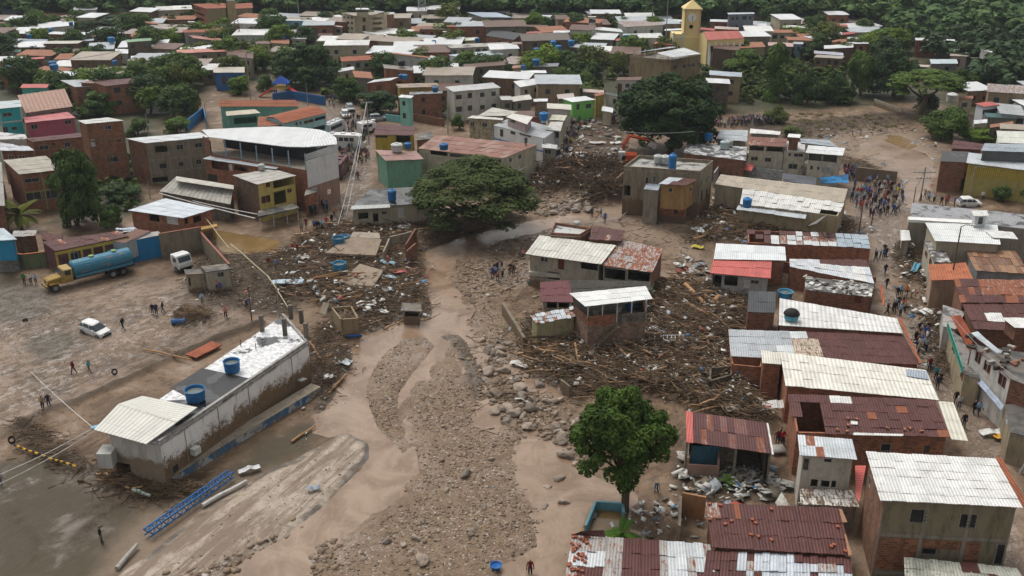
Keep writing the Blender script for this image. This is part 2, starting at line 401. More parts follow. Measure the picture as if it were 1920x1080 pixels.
WET2=[[(690,600),(860,600),(870,640),(700,660)],[(60,700),(240,560),(400,600),(230,690),(0,800),(-50,760)],[(930,500),(990,500),(1000,530),(940,540)],[(1690,285),(1740,300),(1725,380),(1700,380)],[(700,950),(760,925),(690,1010),(600,1060)],[(110,860),(200,900),(220,925),(120,900)]]
OLIVE=[[(-60,480),(60,535),(130,548),(70,596),(-60,612)],[(36,650),(60,630),(120,625),(175,640),(100,672),(66,676)],[(-60,880),(60,850),(180,880),(200,930),(300,940),(380,930),(180,1100),(-60,1100)],[(330,930),(560,790),(600,790),(590,840),(440,925)]]
PALE=[[(1490,255),(1600,225),(1700,240),(1760,290),(1745,340),(1600,320),(1560,285)],[(1000,400),(1180,385),(1320,410),(1300,450),(1330,500),(1270,500),(1240,460),(1100,415)],[(180,1090),(260,960),(400,900),(520,880),(300,1040)]]
GREEN=[[(-200,300),(100,330),(330,300),(300,240),(420,150),(700,170),(840,230),(1050,180),(1150,200),(1380,210),(1500,210),(1740,190),(1900,240),(2200,200),(2200,60),(-200,60)],[(100,330),(270,300),(270,400),(100,420)]]
gx=np.concatenate([-np.geomspace(900,82,50),np.arange(-81,81.1,.42),np.geomspace(82,900,50)])
gy=np.concatenate([np.array([-60,-30,0,20,35,42]),np.arange(46,175,.42),np.arange(175,330,.9),np.arange(330,480,4),np.geomspace(484,1100,25)])
GX,GY=np.meshgrid(gx,gy,indexing='ij')
near=(GY<330)&(abs(GX)<130)
Z=.22*fbm(GX,GY,9,3)+.12*fbm(GX,GY,1.6,4,.7)
plz=mask(GX,GY,wpoly(PLAZA),4);plzw=.4*plz;Z*=(1-.55*plz)
grav=np.zeros(GX.shape)
for p in GRAV:grav=np.maximum(grav,mask(GX,GY,wpoly(p),2,nz=1.6))
cres=mask(GX,GY,wpoly(CRESC,'S3'),.9,nz=.35)
road=mask(GX,GY,wpoly(ROAD),1.4,nz=.8)
wat=np.zeros(GX.shape)
for k,p in WATER.items():wat=np.maximum(wat,mask(GX,GY,wpoly(p),3.6,nz=2.4))
wat=wat*(1-cres)*(1-road)
Z=Z+grav*(.22*fbm(GX,GY,1.3,3,.7)+.24*fbm(GX,GY,6,3))-.42*wat+.02*cres-.04
Z=Z*(1-road)+road*(.03+.1*fbm(GX,GY,6,3))
pud=np.zeros(GX.shape)
for k,p in PUD.items():pud=np.maximum(pud,mask(GX,GY,wpoly(p),1.2,nz=.5))
Z=Z-.3*pud
dark=np.zeros(GX.shape)
for p,h,fe in HEAPS:
 q=mask(GX,GY,wpoly(p),fe*1.6,nz=1.2);dark=np.maximum(dark,q*(.5 if len(p)==8 and p[0]==(1060,195)else 1));Z=Z+q*h*(.65+1.6*fbm(GX,GY,2.5,4,.65))
for p,h,ww in RIDGES:
 q=mask(GX,GY,wpoly(p),.7,False,ww,.35);dark=np.maximum(dark,q*.9);Z=Z+q*h*(.7+1.4*fbm(GX,GY,2,4))
Z=Z+np.clip(GY-322,0,None)*.09*(1+.8*fbm(GX,GY,90,3))+np.clip(abs(GX)-260,0,400)*.05
Z=np.minimum(Z,110)
wet=plzw.copy()
for p in STREAKS:wet=np.maximum(wet,mask(GX,GY,wpoly(p),.9,False,.55,.5))
for p in STREETS:wet=np.maximum(wet,.95*mask(GX,GY,wpoly(p),2))
for p in WET2:wet=np.maximum(wet,.75*mask(GX,GY,wpoly(p),3,nz=1.5))
olive=np.zeros(GX.shape);pale=np.zeros(GX.shape);green=np.clip((GY-300)/30,0,1)
for p in OLIVE:olive=np.maximum(olive,mask(GX,GY,wpoly(p),3,nz=1.5))
for p in PALE+STREETS[:1]:pale=np.maximum(pale,mask(GX,GY,wpoly(p),3,nz=1.5))  # street paled as well: sky reflection on wet mud put into its colour
for p in GREEN:green=np.maximum(green,.8*mask(GX,GY,wpoly(p),6,nz=3))
nx,ny=GX.shape
def gz(x,y):
 i=min(max(int(np.searchsorted(gx,x))-1,0),nx-2);j=min(max(int(np.searchsorted(gy,y))-1,0),ny-2)
 u=(x-gx[i])/(gx[i+1]-gx[i]);v=(y-gy[j])/(gy[j+1]-gy[j])
 return float(Z[i,j]*(1-u)*(1-v)+Z[i+1,j]*u*(1-v)+Z[i,j+1]*(1-u)*v+Z[i+1,j+1]*u*v)
def gzv(x,y,A=None):
 A=Z if A is None else A
 i=np.clip(np.searchsorted(gx,x)-1,0,nx-2);j=np.clip(np.searchsorted(gy,y)-1,0,ny-2)
 u=(x-gx[i])/(gx[i+1]-gx[i]);v=(y-gy[j])/(gy[j+1]-gy[j])
 return A[i,j]*(1-u)*(1-v)+A[i+1,j]*u*(1-v)+A[i,j+1]*(1-u)*v+A[i+1,j+1]*u*v
def G(c,x,y):
 p=WC(c,x,y)
 for _ in range(3):p=WC(c,x,y,gz(p.x,p.y))
 return p
def ground_mat():
 m=NT('mud',.6,.2);P=m.pos();a=m.attr('m1');b=m.attr('m2')
 n1=m.noise(.12,8,rough=.68,dist=.5);n2=m.noise(.9,8,rough=.75);n3=m.noise(5,5,rough=.7)
# flow lines left by the flood, stretched along its way
 rot=m.n('ShaderNodeMapping');rot.vector_type='TEXTURE';m.set(rot.inputs['Vector'],P);rot.inputs['Rotation'].default_value=(0,0,R(56));rot.inputs['Scale'].default_value=(3.6,.9,1)
 nf=m.noise(.55,9,rot.outputs[0],rough=.72,dist=2.2)
 mud=m.mix(m.step(n1,.35,.65),(.075,.046,.026),(.215,.142,.088));mud=m.mix(m.math('MULTIPLY',m.step(nf,.4,.66),.45),mud,(.26,.18,.12))
 mud=m.mix(m.math('MULTIPLY',m.step(n2,.5,.62),.6),mud,(.055,.038,.025));mud=m.mix(m.math('MULTIPLY',m.step(n3,.52,.7),.3),mud,(.07,.05,.035))
 mud=m.mix(b[2],mud,m.mix(n2,(.045,.035,.021),(.1,.078,.051)))
 pale=m.attr('m3')[0];mud=m.mix(m.math('MULTIPLY',pale,.7),mud,m.mix(n2,(.165,.118,.08),(.31,.235,.175)))
 vor=m.n('ShaderNodeTexVoronoi');vor.inputs['Scale'].default_value=6.5;m.set(vor.inputs['Vector'],P)
 vs=m.sep(vor.outputs['Color'])
 gcol=m.mix(vs[0],(.145,.1,.064),(.245,.172,.114));gcol=m.mix(m.step(n1,.45,.6),gcol,(.205,.145,.1));gcol=m.mix(m.math('MULTIPLY',m.step(n2,.46,.6),.8),gcol,(.135,.093,.06));gcol=m.mix(m.math('MULTIPLY',m.step(vs[1],.93,.97),.6),gcol,(.42,.4,.37))
 col=m.mix(a[0],mud,gcol)
 cr=m.n('ShaderNodeTexVoronoi',feature='DISTANCE_TO_EDGE');cr.inputs['Scale'].default_value=.28;m.set(cr.inputs['Vector'],m.vadd(P,m.noise(.9,4,out=1)))
 conc=m.mix(m.step(n2,.4,.65),(.40,.335,.27),(.26,.205,.155));rs=m.n('ShaderNodeMapping');m.set(rs.inputs['Vector'],P);rs.vector_type='TEXTURE';rs.inputs['Rotation'].default_value=(0,0,R(64));rs.inputs['Scale'].default_value=(9,1.2,1);ns=m.noise(.8,7,rs.outputs[0],rough=.75,dist=.4)
 conc=m.mix(m.math('MULTIPLY',m.step(ns,.44,.56),.85),conc,m.mix(n2,(.12,.085,.058),(.22,.162,.115)))
 conc=m.mix(m.math('MULTIPLY',m.step(cr.outputs[0],.007,.001),.7),conc,(.13,.10,.075));edge=m.step(a[1],.98,.62)
 conc=m.mix(m.math('MULTIPLY',m.math('MULTIPLY',edge,m.step(n1,.42,.55)),.8),conc,(.06,.053,.047))
 col=m.mix(m.step(a[1],.05,.3),col,conc)
 dk=m.mix(m.step(n2,.4,.62),(.025,.017,.011),(.075,.052,.033));dk=m.mix(m.math('MULTIPLY',m.step(n3,.5,.62),.6),dk,(.12,.083,.053))
 col=m.mix(m.math('MULTIPLY',a[2],.93),col,dk)
 gr=m.mix(m.step(n2,.4,.6),(.016,.024,.009),(.04,.052,.02));gr=m.mix(m.step(m.noise(.1,4),.55,.66),gr,(.1,.075,.05))
 col=m.mix(b[1],col,gr)
 wetf=m.math('MULTIPLY',b[0],m.step(m.math('ADD',m.math('MULTIPLY',nf,.4),m.math('MULTIPLY',m.noise(.8,6,rough=.75),.6)),.40,.56));wetf=m.math('MAXIMUM',wetf,m.math('MULTIPLY',m.step(n1,.54,.66),m.math('MULTIPLY',m.math('SUBTRACT',1,a[2],True),.45)))
 wetf=m.math('MULTIPLY',wetf,m.math('SUBTRACT',1,b[1],True))
 col=m.mix(m.math('MULTIPLY',wetf,.4),col,(.28,.225,.185))
 ro=m.remap(wetf,0,1,.62,.12);m.set(m.b.inputs['Specular IOR Level'],m.remap(wetf,0,1,.16,.65))
 h=m.math('ADD',m.math('MULTIPLY',n2,.6),m.math('MULTIPLY',n3,.35));h=m.math('ADD',h,m.math('MULTIPLY',nf,.5));h=m.math('MULTIPLY',h,m.remap(wetf,0,1,1,.12))
 return m.out(col,ro,m.bump(h,1.0,.2))
mgr=ground_mat()
idx=np.arange(nx*ny).reshape(nx,ny)
quads=np.stack([idx[:-1,:-1],idx[1:,:-1],idx[1:,1:],idx[:-1,1:]],-1).reshape(-1,4)
one=np.ones(nx*ny)
gcol={'m1':np.stack([np.maximum(grav,cres).ravel()*(1-wat.ravel()*.9),road.ravel(),dark.ravel(),one],-1),
'm2':np.stack([np.maximum(wet,.5*wat).ravel(),green.ravel(),olive.ravel(),one],-1),'m3':np.stack([pale.ravel(),one,one,one],-1)}
g=np_obj('ground',np.stack([GX.ravel(),GY.ravel(),Z.ravel()],-1),quads,mgr,col=gcol,smooth=True);tag(g,kind='structure')
def water_mat(c,ca,rough=.1):
 m=NT('muddy_water',rough,.35);rot=m.n('ShaderNodeMapping');m.set(rot.inputs['Vector'],m.pos());rot.inputs['Scale'].default_value=(1,.35,1)
 n=m.noise(1.1,6,rot.outputs[0],rough=.7,dist=1.5);n2=m.noise(.22,6,rough=.65,dist=.8)
 col=m.mix(m.step(n2,.35,.65),c,ca);col=m.mix(m.math('MULTIPLY',m.step(n,.52,.72),.5),col,c3(ca,1.2))
 return m.out(col,m.remap(n2,.3,.7,rough,rough+.14),m.bump(n,.35,.06))
mwat=water_mat((.175,.112,.07),(.275,.194,.136));mpud=water_mat((.17,.105,.04),(.22,.14,.06),.06)
def sheet(name,P,z,mat,grow=1.2):
 c=P.mean(0);Q=[]
 n=len(P);area=sum(P[i][0]*P[(i+1)%n][1]-P[(i+1)%n][0]*P[i][1]for i in range(n));sg=1 if area>0 else-1
 for i in range(n):
  a,b=P[i-1],P[(i+1)%n];t=np.array([b[0]-a[0],b[1]-a[1]]);t/=np.hypot(*t)+1e-9;Q.append(P[i]+sg*np.array([t[1],-t[0]])*grow)
 bm=bmesh.new();vs=[bm.verts.new((q[0],q[1],z))for q in(Q if sg>0 else Q[::-1])];f=bm.faces.new(vs);bmesh.ops.triangulate(bm,faces=[f])
 me=bpy.data.meshes.new(name);bm.to_mesh(me);bm.free();me.materials.append(mat)
 o=bpy.data.objects.new(name,me);sc.collection.objects.link(o);return tag(o,kind='structure')
for i,(k,p)in enumerate(WATER.items()):sheet('stream_water',wpoly(p),-.17-.004*i,mwat)
for k,p in PUD.items():sheet('puddle',wpoly(p),-.14,mpud)
mh=bpy.data.materials.new('haze_air');mh.use_nodes=True;hn=mh.node_tree;hn.nodes.clear();ho=hn.nodes.new('ShaderNodeOutputMaterial');hv=hn.nodes.new('ShaderNodeVolumePrincipled');hv.inputs['Density'].default_value=.00012;hv.inputs['Color'].default_value=(.8,.88,.95,1);hv.inputs['Anisotropy'].default_value=.2;hn.links.new(hv.outputs[0],ho.inputs['Volume'])
hb=MB();hb.box((0,515,60),(1820,1190,126));tag(hb.build('haze',mh),None,None,None,'stuff')
# ---------------------------------------------------------------- building kit
mdark=plain('inside_shade',(.012,.011,.01),.9,dirt=.1)  # near-black paint standing in for unlit interiors
mframe=plain('window_frame',(.3,.28,.25));mgrille=plain('iron_grille',(.03,.028,.026),.6)
mwood=plain('door_wood',(.1,.05,.03));mconc=plaster((.23,.2,.165),.7);mgl=glass();mtilec=tile_roof()
def lerp(a,b,t):return a+(b-a)*t
def wall_mb(P0,P1,z0,t0,t1,ops,th=.18):
 """one outer wall face from P0 to P1 with real openings (reveals th deep); top runs t0 -> t1"""
 mb=MB();e=Vector((P1 .x-P0 .x,P1 .y-P0 .y,0));L=e.length
 if L<.05:return mb
 e/=L;n=Vector((e.y,-e.x,0));B=Vector((P0 .x,P0 .y,0))
 us=sorted({0.0,L,*[min(max(o[0],.02),L-.02)for o in ops],*[min(max(o[1],.02),L-.02)for o in ops]})
 zt=lambda u:lerp(t0,t1,u/L)
 zs=sorted({z0,*[o[2]for o in ops if o[2]>z0],*[o[3]for o in ops]})
 zs=[z for z in zs if z<min(t0,t1)-.02]
 pt=lambda u,z,d=0:B+e*u+Vector((0,0,z))-n*d
 if abs(t0-t1)<9 or True:
  for a,b in zip(us[:-1],us[1:]):
   zz=zs+[None]
   for i in range(len(zs)):
    c,d=zs[i],zz[i+1];uc,zc=(a+b)/2,(c+(d if d is not None else zt((a+b)/2)))/2
    if any(o[0]<uc<o[1]and o[2]<zc<o[3]for o in ops):continue
    da=zt(a)if d is None else d;db=zt(b)if d is None else d
    uvs=[(a,c),(b,c),(b,db),(a,da)]
    mb.poly([pt(a,c),pt(b,c),pt(b,db),pt(a,da)],0,uvs)
    if d is None:mb.poly([pt(a,da),pt(b,db),pt(b,db,th),pt(a,da,th)],0)
 for o in ops:
  a,b,c,d=max(o[0],.02),min(o[1],L-.02),max(o[2],z0),min(o[3],min(t0,t1)-.02)
  if b<=a or d<=c:continue
  mb.poly([pt(a,c),pt(b,c),pt(b,c,th),pt(a,c,th)][::-1]);mb.poly([pt(a,d),pt(b,d),pt(b,d,th),pt(a,d,th)])
  mb.poly([pt(a,c),pt(a,d),pt(a,d,th),pt(a,c,th)]);mb.poly([pt(b,c),pt(b,d),pt(b,d,th),pt(b,c,th)][::-1])
 mb.poly([pt(0,z0,th),pt(0,t0-.02,th),pt(L,t1-.02,th),pt(L,z0,th)],0)if not ops else None
 return mb
def opening(root,P0,P1,o,th=.18):
 a,b,c,d,kind=o[:5];e=Vector((P1 .x-P0 .x,P1 .y-P0 .y,0)).normalized();n=Vector((e.y,-e.x,0));B=Vector((P0 .x,P0 .y,0))
 pt=lambda u,z,q=0:B+e*u+Vector((0,0,z))-n*q
 def bar(mb,u0,u1,z0,z1,q0,q1):mb.hexa([pt(u0,z0,q0),pt(u1,z0,q0),pt(u1,z0,q1),pt(u0,z0,q1)],[pt(u0,z1,q0),pt(u1,z1,q0),pt(u1,z1,q1),pt(u0,z1,q1)])
 if kind=='void':return
 fr=MB();t=.06
 bar(fr,a,a+t,c,d,-.03,th*.6);bar(fr,b-t,b,c,d,-.03,th*.6);bar(fr,a+t,b-t,c,c+t,-.03,th*.6);bar(fr,a+t,b-t,d-t,d,-.03,th*.6)
 if kind in('door','reddoor','whitedoor','shutter'):
  mm={'door':mwood,'reddoor':plain('red_door',(.12,.03,.025)),'whitedoor':plain('white_door',(.5,.48,.44)),'shutter':plain('steel_shutter',(.3,.32,.34))}[kind]
  f=fr.build('door',mm,root);p=MB();bar(p,a+t,b-t,c+t,d-t,th*.3,th*.5);p.build('door_leaf',mm,f);return
 if kind=='dot':
  p=MB();bar(p,a,b,c,d,th*.4,th*.6);p.build('window',mgl,root);return
 f=fr.build('window',plain('red_frame',(.12,.035,.03))if kind=='redwin' else mframe,root)
 p=MB();bar(p,a+t,b-t,c+t,d-t,th*.55,th*.6)
 p.build('pane',plain('maroon_shutter',(.09,.03,.028))if kind=='redwin' else mgl,f)
 g=MB()
 if kind=='grille':
  k=max(3,int((b-a)/.16));
  for i in range(1,k):u=lerp(a,b,i/k);bar(g,u-.014,u+.014,c,d,-.05,-.02)
  for i in range(1,4):z=lerp(c,d,i/4);bar(g,a,b,z-.014,z+.014,-.06,-.05)
  g.build('grille',mgrille,f)
 elif b-a>.7:bar(g,(a+b)/2-.03,(a+b)/2+.03,c+t,d-t,0,th*.5);g.build('mullion',mframe,f)
SIDES={'F':(0,1),'R':(1,2),'K':(2,3),'L':(3,0)}
def roof_sheets(root,q,nu,nv,mats,seed=0,th=.05,skip=(),name='roof_sheet',jit=.02,gap=.0,patch=None):
 r=random.Random(seed);A,B,C,D=[Vector(p)for p in q]
 bl=lambda u,v:lerp(lerp(A,B,u),lerp(D,C,u),v)
 Lu=(B-A).length;Lv=(D-A).length
 us=[i/nu+(0 if i in(0,nu)else r.uniform(-.12,.12)/nu)for i in range(nu+1)]
 for j in range(nv):
  for i in range(nu):
   if(i,j)in skip:continue
   g_=r.uniform(0,gap)/nu;u0,u1=us[i],us[i+1]-g_;v0,v1=j/nv-(r.uniform(0,.3)/nv*.35 if j else 0),(j+1)/nv
   dz=r.uniform(-jit,jit);lift=.006*((i+j)%2);sk=r.uniform(-jit,jit)
   P=[bl(u0,v0)+Vector((0,0,dz+.03+lift)),bl(u1,v0)+Vector((0,0,dz+.03+lift+sk)),bl(u1,v1)+Vector((0,0,dz+lift+sk)),bl(u0,v1)+Vector((0,0,dz+lift))]
   mb=MB();bt=[p-Vector((0,0,th))for p in P];mb.hexa(bt,P)
   uo=u0*Lu;vo=v0*Lv;wu,wv=(u1-u0)*Lu,(v1-v0)*Lv
   mb.uv[4:8]=[(uo,vo),(uo+wu,vo),(uo+wu,vo+wv),(uo,vo+wv)]
   m=None
   if patch:m=patch(i,j,r)
   if m is None:m=r.choices([x[0]for x in mats],[x[1]for x in mats])[0]if isinstance(mats,list)else mats
   mb.build(name,m,root)
def quad_on(c,pts,hs):return[WC(c,x,y,h)for(x,y),h in zip(pts,hs)]
FOOT=[]
def building(c,pts,h,wall,roof,label,cat='house',name='house',oh=.3,z0=-.6,sheets=(4,2),wins=(),voids=(),sides='FRLK',wallm=None,
ridge=0,parapet=0,mats=None,frame=None,group=None,seed=None,skip=(),jit=.02,gap=0.0,patch=None,th=.08,foot=None,floor=True,hb=None):
 """a building standing under the four roof corners seen in the photograph (front-left, front-right, back-right, back-left)"""
 hs=list(h)if isinstance(h,(tuple,list))else[h]*4
 q=quad_on(c,pts,hs);cen=sum(q,Vector())/4
 if seed is None:seed=int(abs(cen.x*13+cen.y*7))
 base=Vector((cen.x,cen.y,0));root=empty(name,base,label,cat,group)
 FOOT.append((cen.x,cen.y,max((q[0]-q[2]).length,(q[1]-q[3]).length)/2))
 if foot:w4=quad_on(c,foot,hs)
 else:
  w4=[]
  for i in range(4):
   p=q[i];d1=(q[(i+1)%4]-p);d2=(q[i-1]-p);a=min(oh/max(d1 .length,.1),.3);b=min(oh/max(d2 .length,.1),.3)
   w4 .append(p+d1*a+d2*b)
 rise=ridge
 for s in sides:
  i,j=SIDES[s];P0,P1=w4[i],w4[j];L=(Vector((P1 .x-P0 .x,P1 .y-P0 .y))).length
  ops=[]
  for wn in wins:
   if wn[0]!=s:continue
   _,x0,y0,x1,y1=wn[:5];kind=wn[5]if len(wn)>5 else 'win'
   X0,Y0=px(c,x0,y0);X1,Y1=px(c,x1,y1);xm,ym=(X0+X1)/2,(Y0+Y1)/2
   ua,_z=on_wall(X0,ym,P0,P1);ub,_z=on_wall(X1,ym,P0,P1);_u,za=on_wall(xm,Y1,P0,P1);_u,zb=on_wall(xm,Y0,P0,P1)
   if ua>ub:ua,ub=ub,ua
   ua,ub=max(ua,.08),min(ub,L-.08);tm=min(P0 .z,P1 .z)-.12;zb=min(zb,tm)
   if kind in('door','reddoor','whitedoor','shutter'):za=max(za,z0+.02)
   if ub-ua>.12 and zb-za>.12:ops.append((ua,ub,za,zb,kind))
  mw=(wallm or{}).get(s,wall)
  nm={'F':'front_wall','R':'side_wall','L':'side_wall','K':'back_wall'}[s]
  mb=wall_mb(P0,P1,z0,P0 .z-th,P1 .z-th,ops)
  if rise and s in 'RL':
   A,B=P0+Vector((0,0,-th)),P1+Vector((0,0,-th));M=(A+B)/2+Vector((0,0,rise*.97));mb.poly([A,B,M])
  if mb.v:mb.build(nm,mw,root)
  for o in ops:opening(root,P0,P1,o)
  if frame and s in frame[0]:
   ncol,zs,mat=frame[1],frame[2],frame[3];fb=MB();e=Vector((P1 .x-P0 .x,P1 .y-P0 .y,0)).normalized();n=Vector((e.y,-e.x,0))
   for k in range(ncol+1):
    p=lerp(P0,P1,k/ncol);u=Vector((p.x,p.y,0))+n*.01;a=e*.14
    u0=-a if k else Vector((0,0,0));u1=a if k<ncol else Vector((0,0,0))
    top=lerp(P0 .z,P1 .z,k/ncol)-th-.03
    cb=MB();cb.hexa([u+u0+n*.03,u+u1+n*.03,u+u1,u+u0],[v+Vector((0,0,top))for v in(u+u0+n*.03,u+u1+n*.03,u+u1,u+u0)]);cb.build('concrete_column',mat,root)
   for z in zs:
    A=Vector((P0 .x,P0 .y,0))+n*.012;B=Vector((P1 .x,P1 .y,0))+n*.012;cb=MB();o1=Vector((0,0,z-.15));o2=Vector((0,0,z+.15))
    cb.hexa([A+n*.045+o1,B+n*.045+o1,B+o1,A+o1],[A+n*.045+o2,B+n*.045+o2,B+o2,A+o2]);cb.build('concrete_beam',mat,root)
 if floor:
  f=MB();f.poly([Vector((p.x,p.y,.06))for p in w4]);f.build('floor',mconc,root)
 if roof is not None or mats is not None:
  nu,nv=sheets;mm=mats if mats is not None else roof
  if rise:
   m0=(q[0]+q[3])/2+Vector((0,0,rise));m1=(q[1]+q[2])/2+Vector((0,0,rise))
   roof_sheets(root,[q[0],q[1],m1,m0],nu,nv,mm,seed,skip=skip,jit=jit,gap=gap,patch=patch);roof_sheets(root,[q[2],q[3],m0,m1],nu,nv,mm,seed+1,jit=jit)
  elif nu*nv==1:
   mb=MB();mb.prism(q,th);mb.build('roof',mm if not isinstance(mm,list)else mm[0][0],root)
  else:roof_sheets(root,q,nu,nv,mm,seed,skip=skip,jit=jit,gap=gap,patch=patch,th=.05)
 if parapet:
  for i in range(4):
   A,B=q[i],q[(i+1)%4];e=(B-A);e.z=0;e=e.normalized();n=Vector((-e.y,e.x,0))*.16;cb=MB()
   o1=e*(.165 if i%2 else 0)
   A2,B2=A+o1,B-o1;up=Vector((0,0,parapet));cb.hexa([A2,B2,B2+n,A2+n],[A2+up,B2+up,B2+n+up,A2+n+up]);cb.build('parapet',wall,root)
 root['q']=[v for p in q for v in p]
 return root,q,w4
def part_box(root,name,c,d,mat,rz=0,tilt=0):mb=MB();mb.box(c,d,rz,0,tilt);return mb.build(name,mat,root)
def panel(root,c,pts,hs,mat,name='roof_sheet',th=.06,sheets=None,seed=1,jit=.02):
 q=quad_on(c,pts,hs if isinstance(hs,(list,tuple))else[hs]*4)
 if sheets:roof_sheets(root,q,sheets[0],sheets[1],mat,seed,name=name,jit=jit);return q
 mb=MB();mb.prism(q,th);mb.build(name,mat,root);return q
def wallrun(c,pts,h,mat,label,name='garden_wall',cat='wall',th=.22,kind_px='base',cap=None):
 """free-standing wall whose foot (or top, kind_px='top') is the given pixel line"""
 P=[WC(c,x,y,h if kind_px=='top' else 0)for x,y in pts];P=[Vector((p.x,p.y,0))for p in P]
 root=empty(name,P[0],label,cat)
 for k in range(len(P)-1):
  a,b=P[k],P[k+1];e=(b-a).normalized();n=Vector((-e.y,e.x,0))*th;hh=h if not isinstance(h,(list,tuple))else h[k]
  b2=b-e*(.001)
  mb=MB();mb.hexa([a-Vector((0,0,.6)),b2-Vector((0,0,.6)),b2+n-Vector((0,0,.6)),a+n-Vector((0,0,.6))],[p+Vector((0,0,hh))for p in(a,b2,b2+n,a+n)])
  mb.build('wall_section',mat,root)
  if cap:
   mb=MB();o=n*.15;u=Vector((0,0,hh+.003));v=Vector((0,0,hh+.12));mb.hexa([p+u for p in(a-o,b2-o,b2+n+o,a+n+o)],[p+v for p in(a-o,b2-o,b2+n+o,a+n+o)]);mb.build('coping',cap,root)
 return root
# ---------------------------------------------------------------- buildings near and mid
BK=lambda mud=0.0:brick(BRICK,mud=mud)
BKD=lambda mud=0.0:brick(BRICKD,mud=mud,dirt=.7)
CB=lambda mud=0.0:brick((.17,.15,.12),(.14,.12,.1),mud=mud,dirt=.6)
OLIVEW=plaster((.23,.2,.13),.85);CREAMW=plaster((.46,.42,.33),.6,1.2);WHITEW=plaster((.6,.58,.54),.45);GREYW=plaster((.27,.245,.2),.8)
tiles_red=tile_roof((.4,.13,.07));DECK=flat_roof();DECKW=flat_roof((.46,.45,.44),amount=.45);DECKB=flat_roof((.5,.49,.47),(.06,.055,.05),amount=.9,scale=1.2)
# lower right
r,q,w4=building('S8',[(1160,560),(1915,598),(1770,338),(1082,300)],7.4,OLIVEW,WHITE(.05),'tall grey concrete block with cream roof and barred windows in the lower right corner','building','concrete_building',
wins=[('F',1315,605,1410,680,'grille'),('F',1577,630,1670,708,'grille'),('F',1375,803,1458,848,'grille'),('F',1765,790,1870,905,'grille'),('L',1100,420,1112,500,'win')],
wallm={'L':brick((.2,.09,.05),dirt=.8)},sheets=(11,6),frame=('F',3,[4.1,.5],GREYW),oh=.35)
mb=MB();L_,R_=w4[0],w4[1]
e=(R_-L_).normalized();a,b=Vector((L_.x,L_.y,0))+Vector((0,-.02,0)),Vector((R_.x,R_.y,0))+Vector((0,-.02,0));n_=Vector((0,-.03,0))
for k in range(3):
 p,s_=lerp(a,b,k/3+.012),lerp(a,b,(k+1)/3-.012);mb=MB()
 mb.hexa([v+Vector((0,0,.9))for v in(p+n_,s_+n_,s_,p)],[v+Vector((0,0,3.7))for v in(p+n_,s_+n_,s_,p)])if k!=9 else None
TB=brick((.27,.1,.05),dirt=.6)
for k,(f0,f1)in enumerate(((.015,.318),(.35,.65),(.685,.80))):
 p,s_=lerp(a,b,f0),lerp(a,b,f1);n_=Vector((e.y,-e.x,0))*.012
 for z0_,z1_ in((.85,1.75),(3.0,3.85))if k==1 else((.85,3.85),):
  m2=MB();m2 .hexa([v+Vector((0,0,z0_))for v in(p+n_,s_+n_,s_,p)],[v+Vector((0,0,z1_))for v in(p+n_,s_+n_,s_,p)]);m2 .build('brick_infill',TB,r)
t_=MB();A,Bq=q[1],q[2];n_=Vector((.5,0,0));t_.hexa([A+Vector((0,0,.06)),A+n_+Vector((0,0,-.05)),Bq+n_+Vector((0,0,-.05)),Bq+Vector((0,0,.06))],[A+Vector((0,0,.16)),A+n_+Vector((0,0,.02)),Bq+n_+Vector((0,0,.02)),Bq+Vector((0,0,.16))]);t_.build('tile_edge',tiles_red,r)
r,q,w4=building('S8',[(700,205),(1530,225),(1450,28),(668,-5)],4.4,BK(),MAROON(.45),'long brick house whose dark maroon tin roof has a hole in its left corner','house','brick_house',
wins=[('F',1160,258,1215,302,'grille'),('F',1390,270,1420,310,'dot')],sheets=(14,5),skip={(1,2),(1,3),(2,2),(2,3),(1,1),(0,1),(0,0),(1,0),(2,0),(2,1)},jit=.04,
patch=lambda i,j,r:WHITE(.3)if(i,j)in((4,4),(5,4))else(RUSTY(.9)if r.random()<.08 else None))
panel(r,'S8',[(1535,235),(1625,245),(1545,40),(1465,33)],[4.1,4.1,4.1,4.1],CREAM(.05),'awning')
panel(r,'S8',[(1015,213),(1280,218),(1282,208),(1018,200)],4.5,WHITE(.05),'gutter')
panel(r,'S8',[(1003,155),(1038,158),(1040,142),(1003,138)],4.52,WHITE(.05),'loose_sheet')
part_box(r,'air_conditioner',WC('S8',1081,256,2.6)+Vector((0,-.1,0)),(.8,.35,.7),plain('ac_unit',(.55,.55,.52)))
for k in range(9):
 random.seed(k);p=WC('S8',random.uniform(860,1400),random.uniform(120,200),4.5);part_box(r,'loose_brick',p+Vector((0,0,.06)),(.35,.2,.14),BK(),random.random()*3)
r,q,w4=building('S8',[(133,250),(590,315),(560,150),(130,85)],3.4,plaster((.25,.21,.16),.8,.8),MAROON(.35),'low shed with a striped rusty tin roof and a red band on its left edge','shed','tin_shed',sheets=(12,2),
mats=[(MAROON(.3),6),(metal_roof((.16,.08,.075),.5),3),(metal_roof((.3,.2,.18),.7),1)],sides='LKR',jit=.02)
panel(r,'S8',[(133,252),(168,256),(166,92),(130,85)],3.5,PINKR(.05),'red_strip')
panel(r,'S8',[(586,316),(596,316),(566,150),(558,150)],3.52,WHITE(.05),'white_edge')
for x_,y_ in((140,262),(400,292),(580,315)):
 p=WC('S8',x_,y_,3.2);part_box(r,'post',(p.x,p.y+.4,1.5),(.2,.2,3.6),GREYW)
wallrun('S8',[(300,375),(395,385)],2.2,brick((.2,.17,.14)),'broken grey brick wall under the front of the striped tin shed')
r=empty('courtyard_room',WC('S8',220,440),'roofless pink-walled room with a faded blue inner wall beside the striped tin shed','ruin')
A,B_,=WC('S8',140,435),WC('S8',302,445);D_=WC('S8',150,385);C_=WC('S8',300,388)
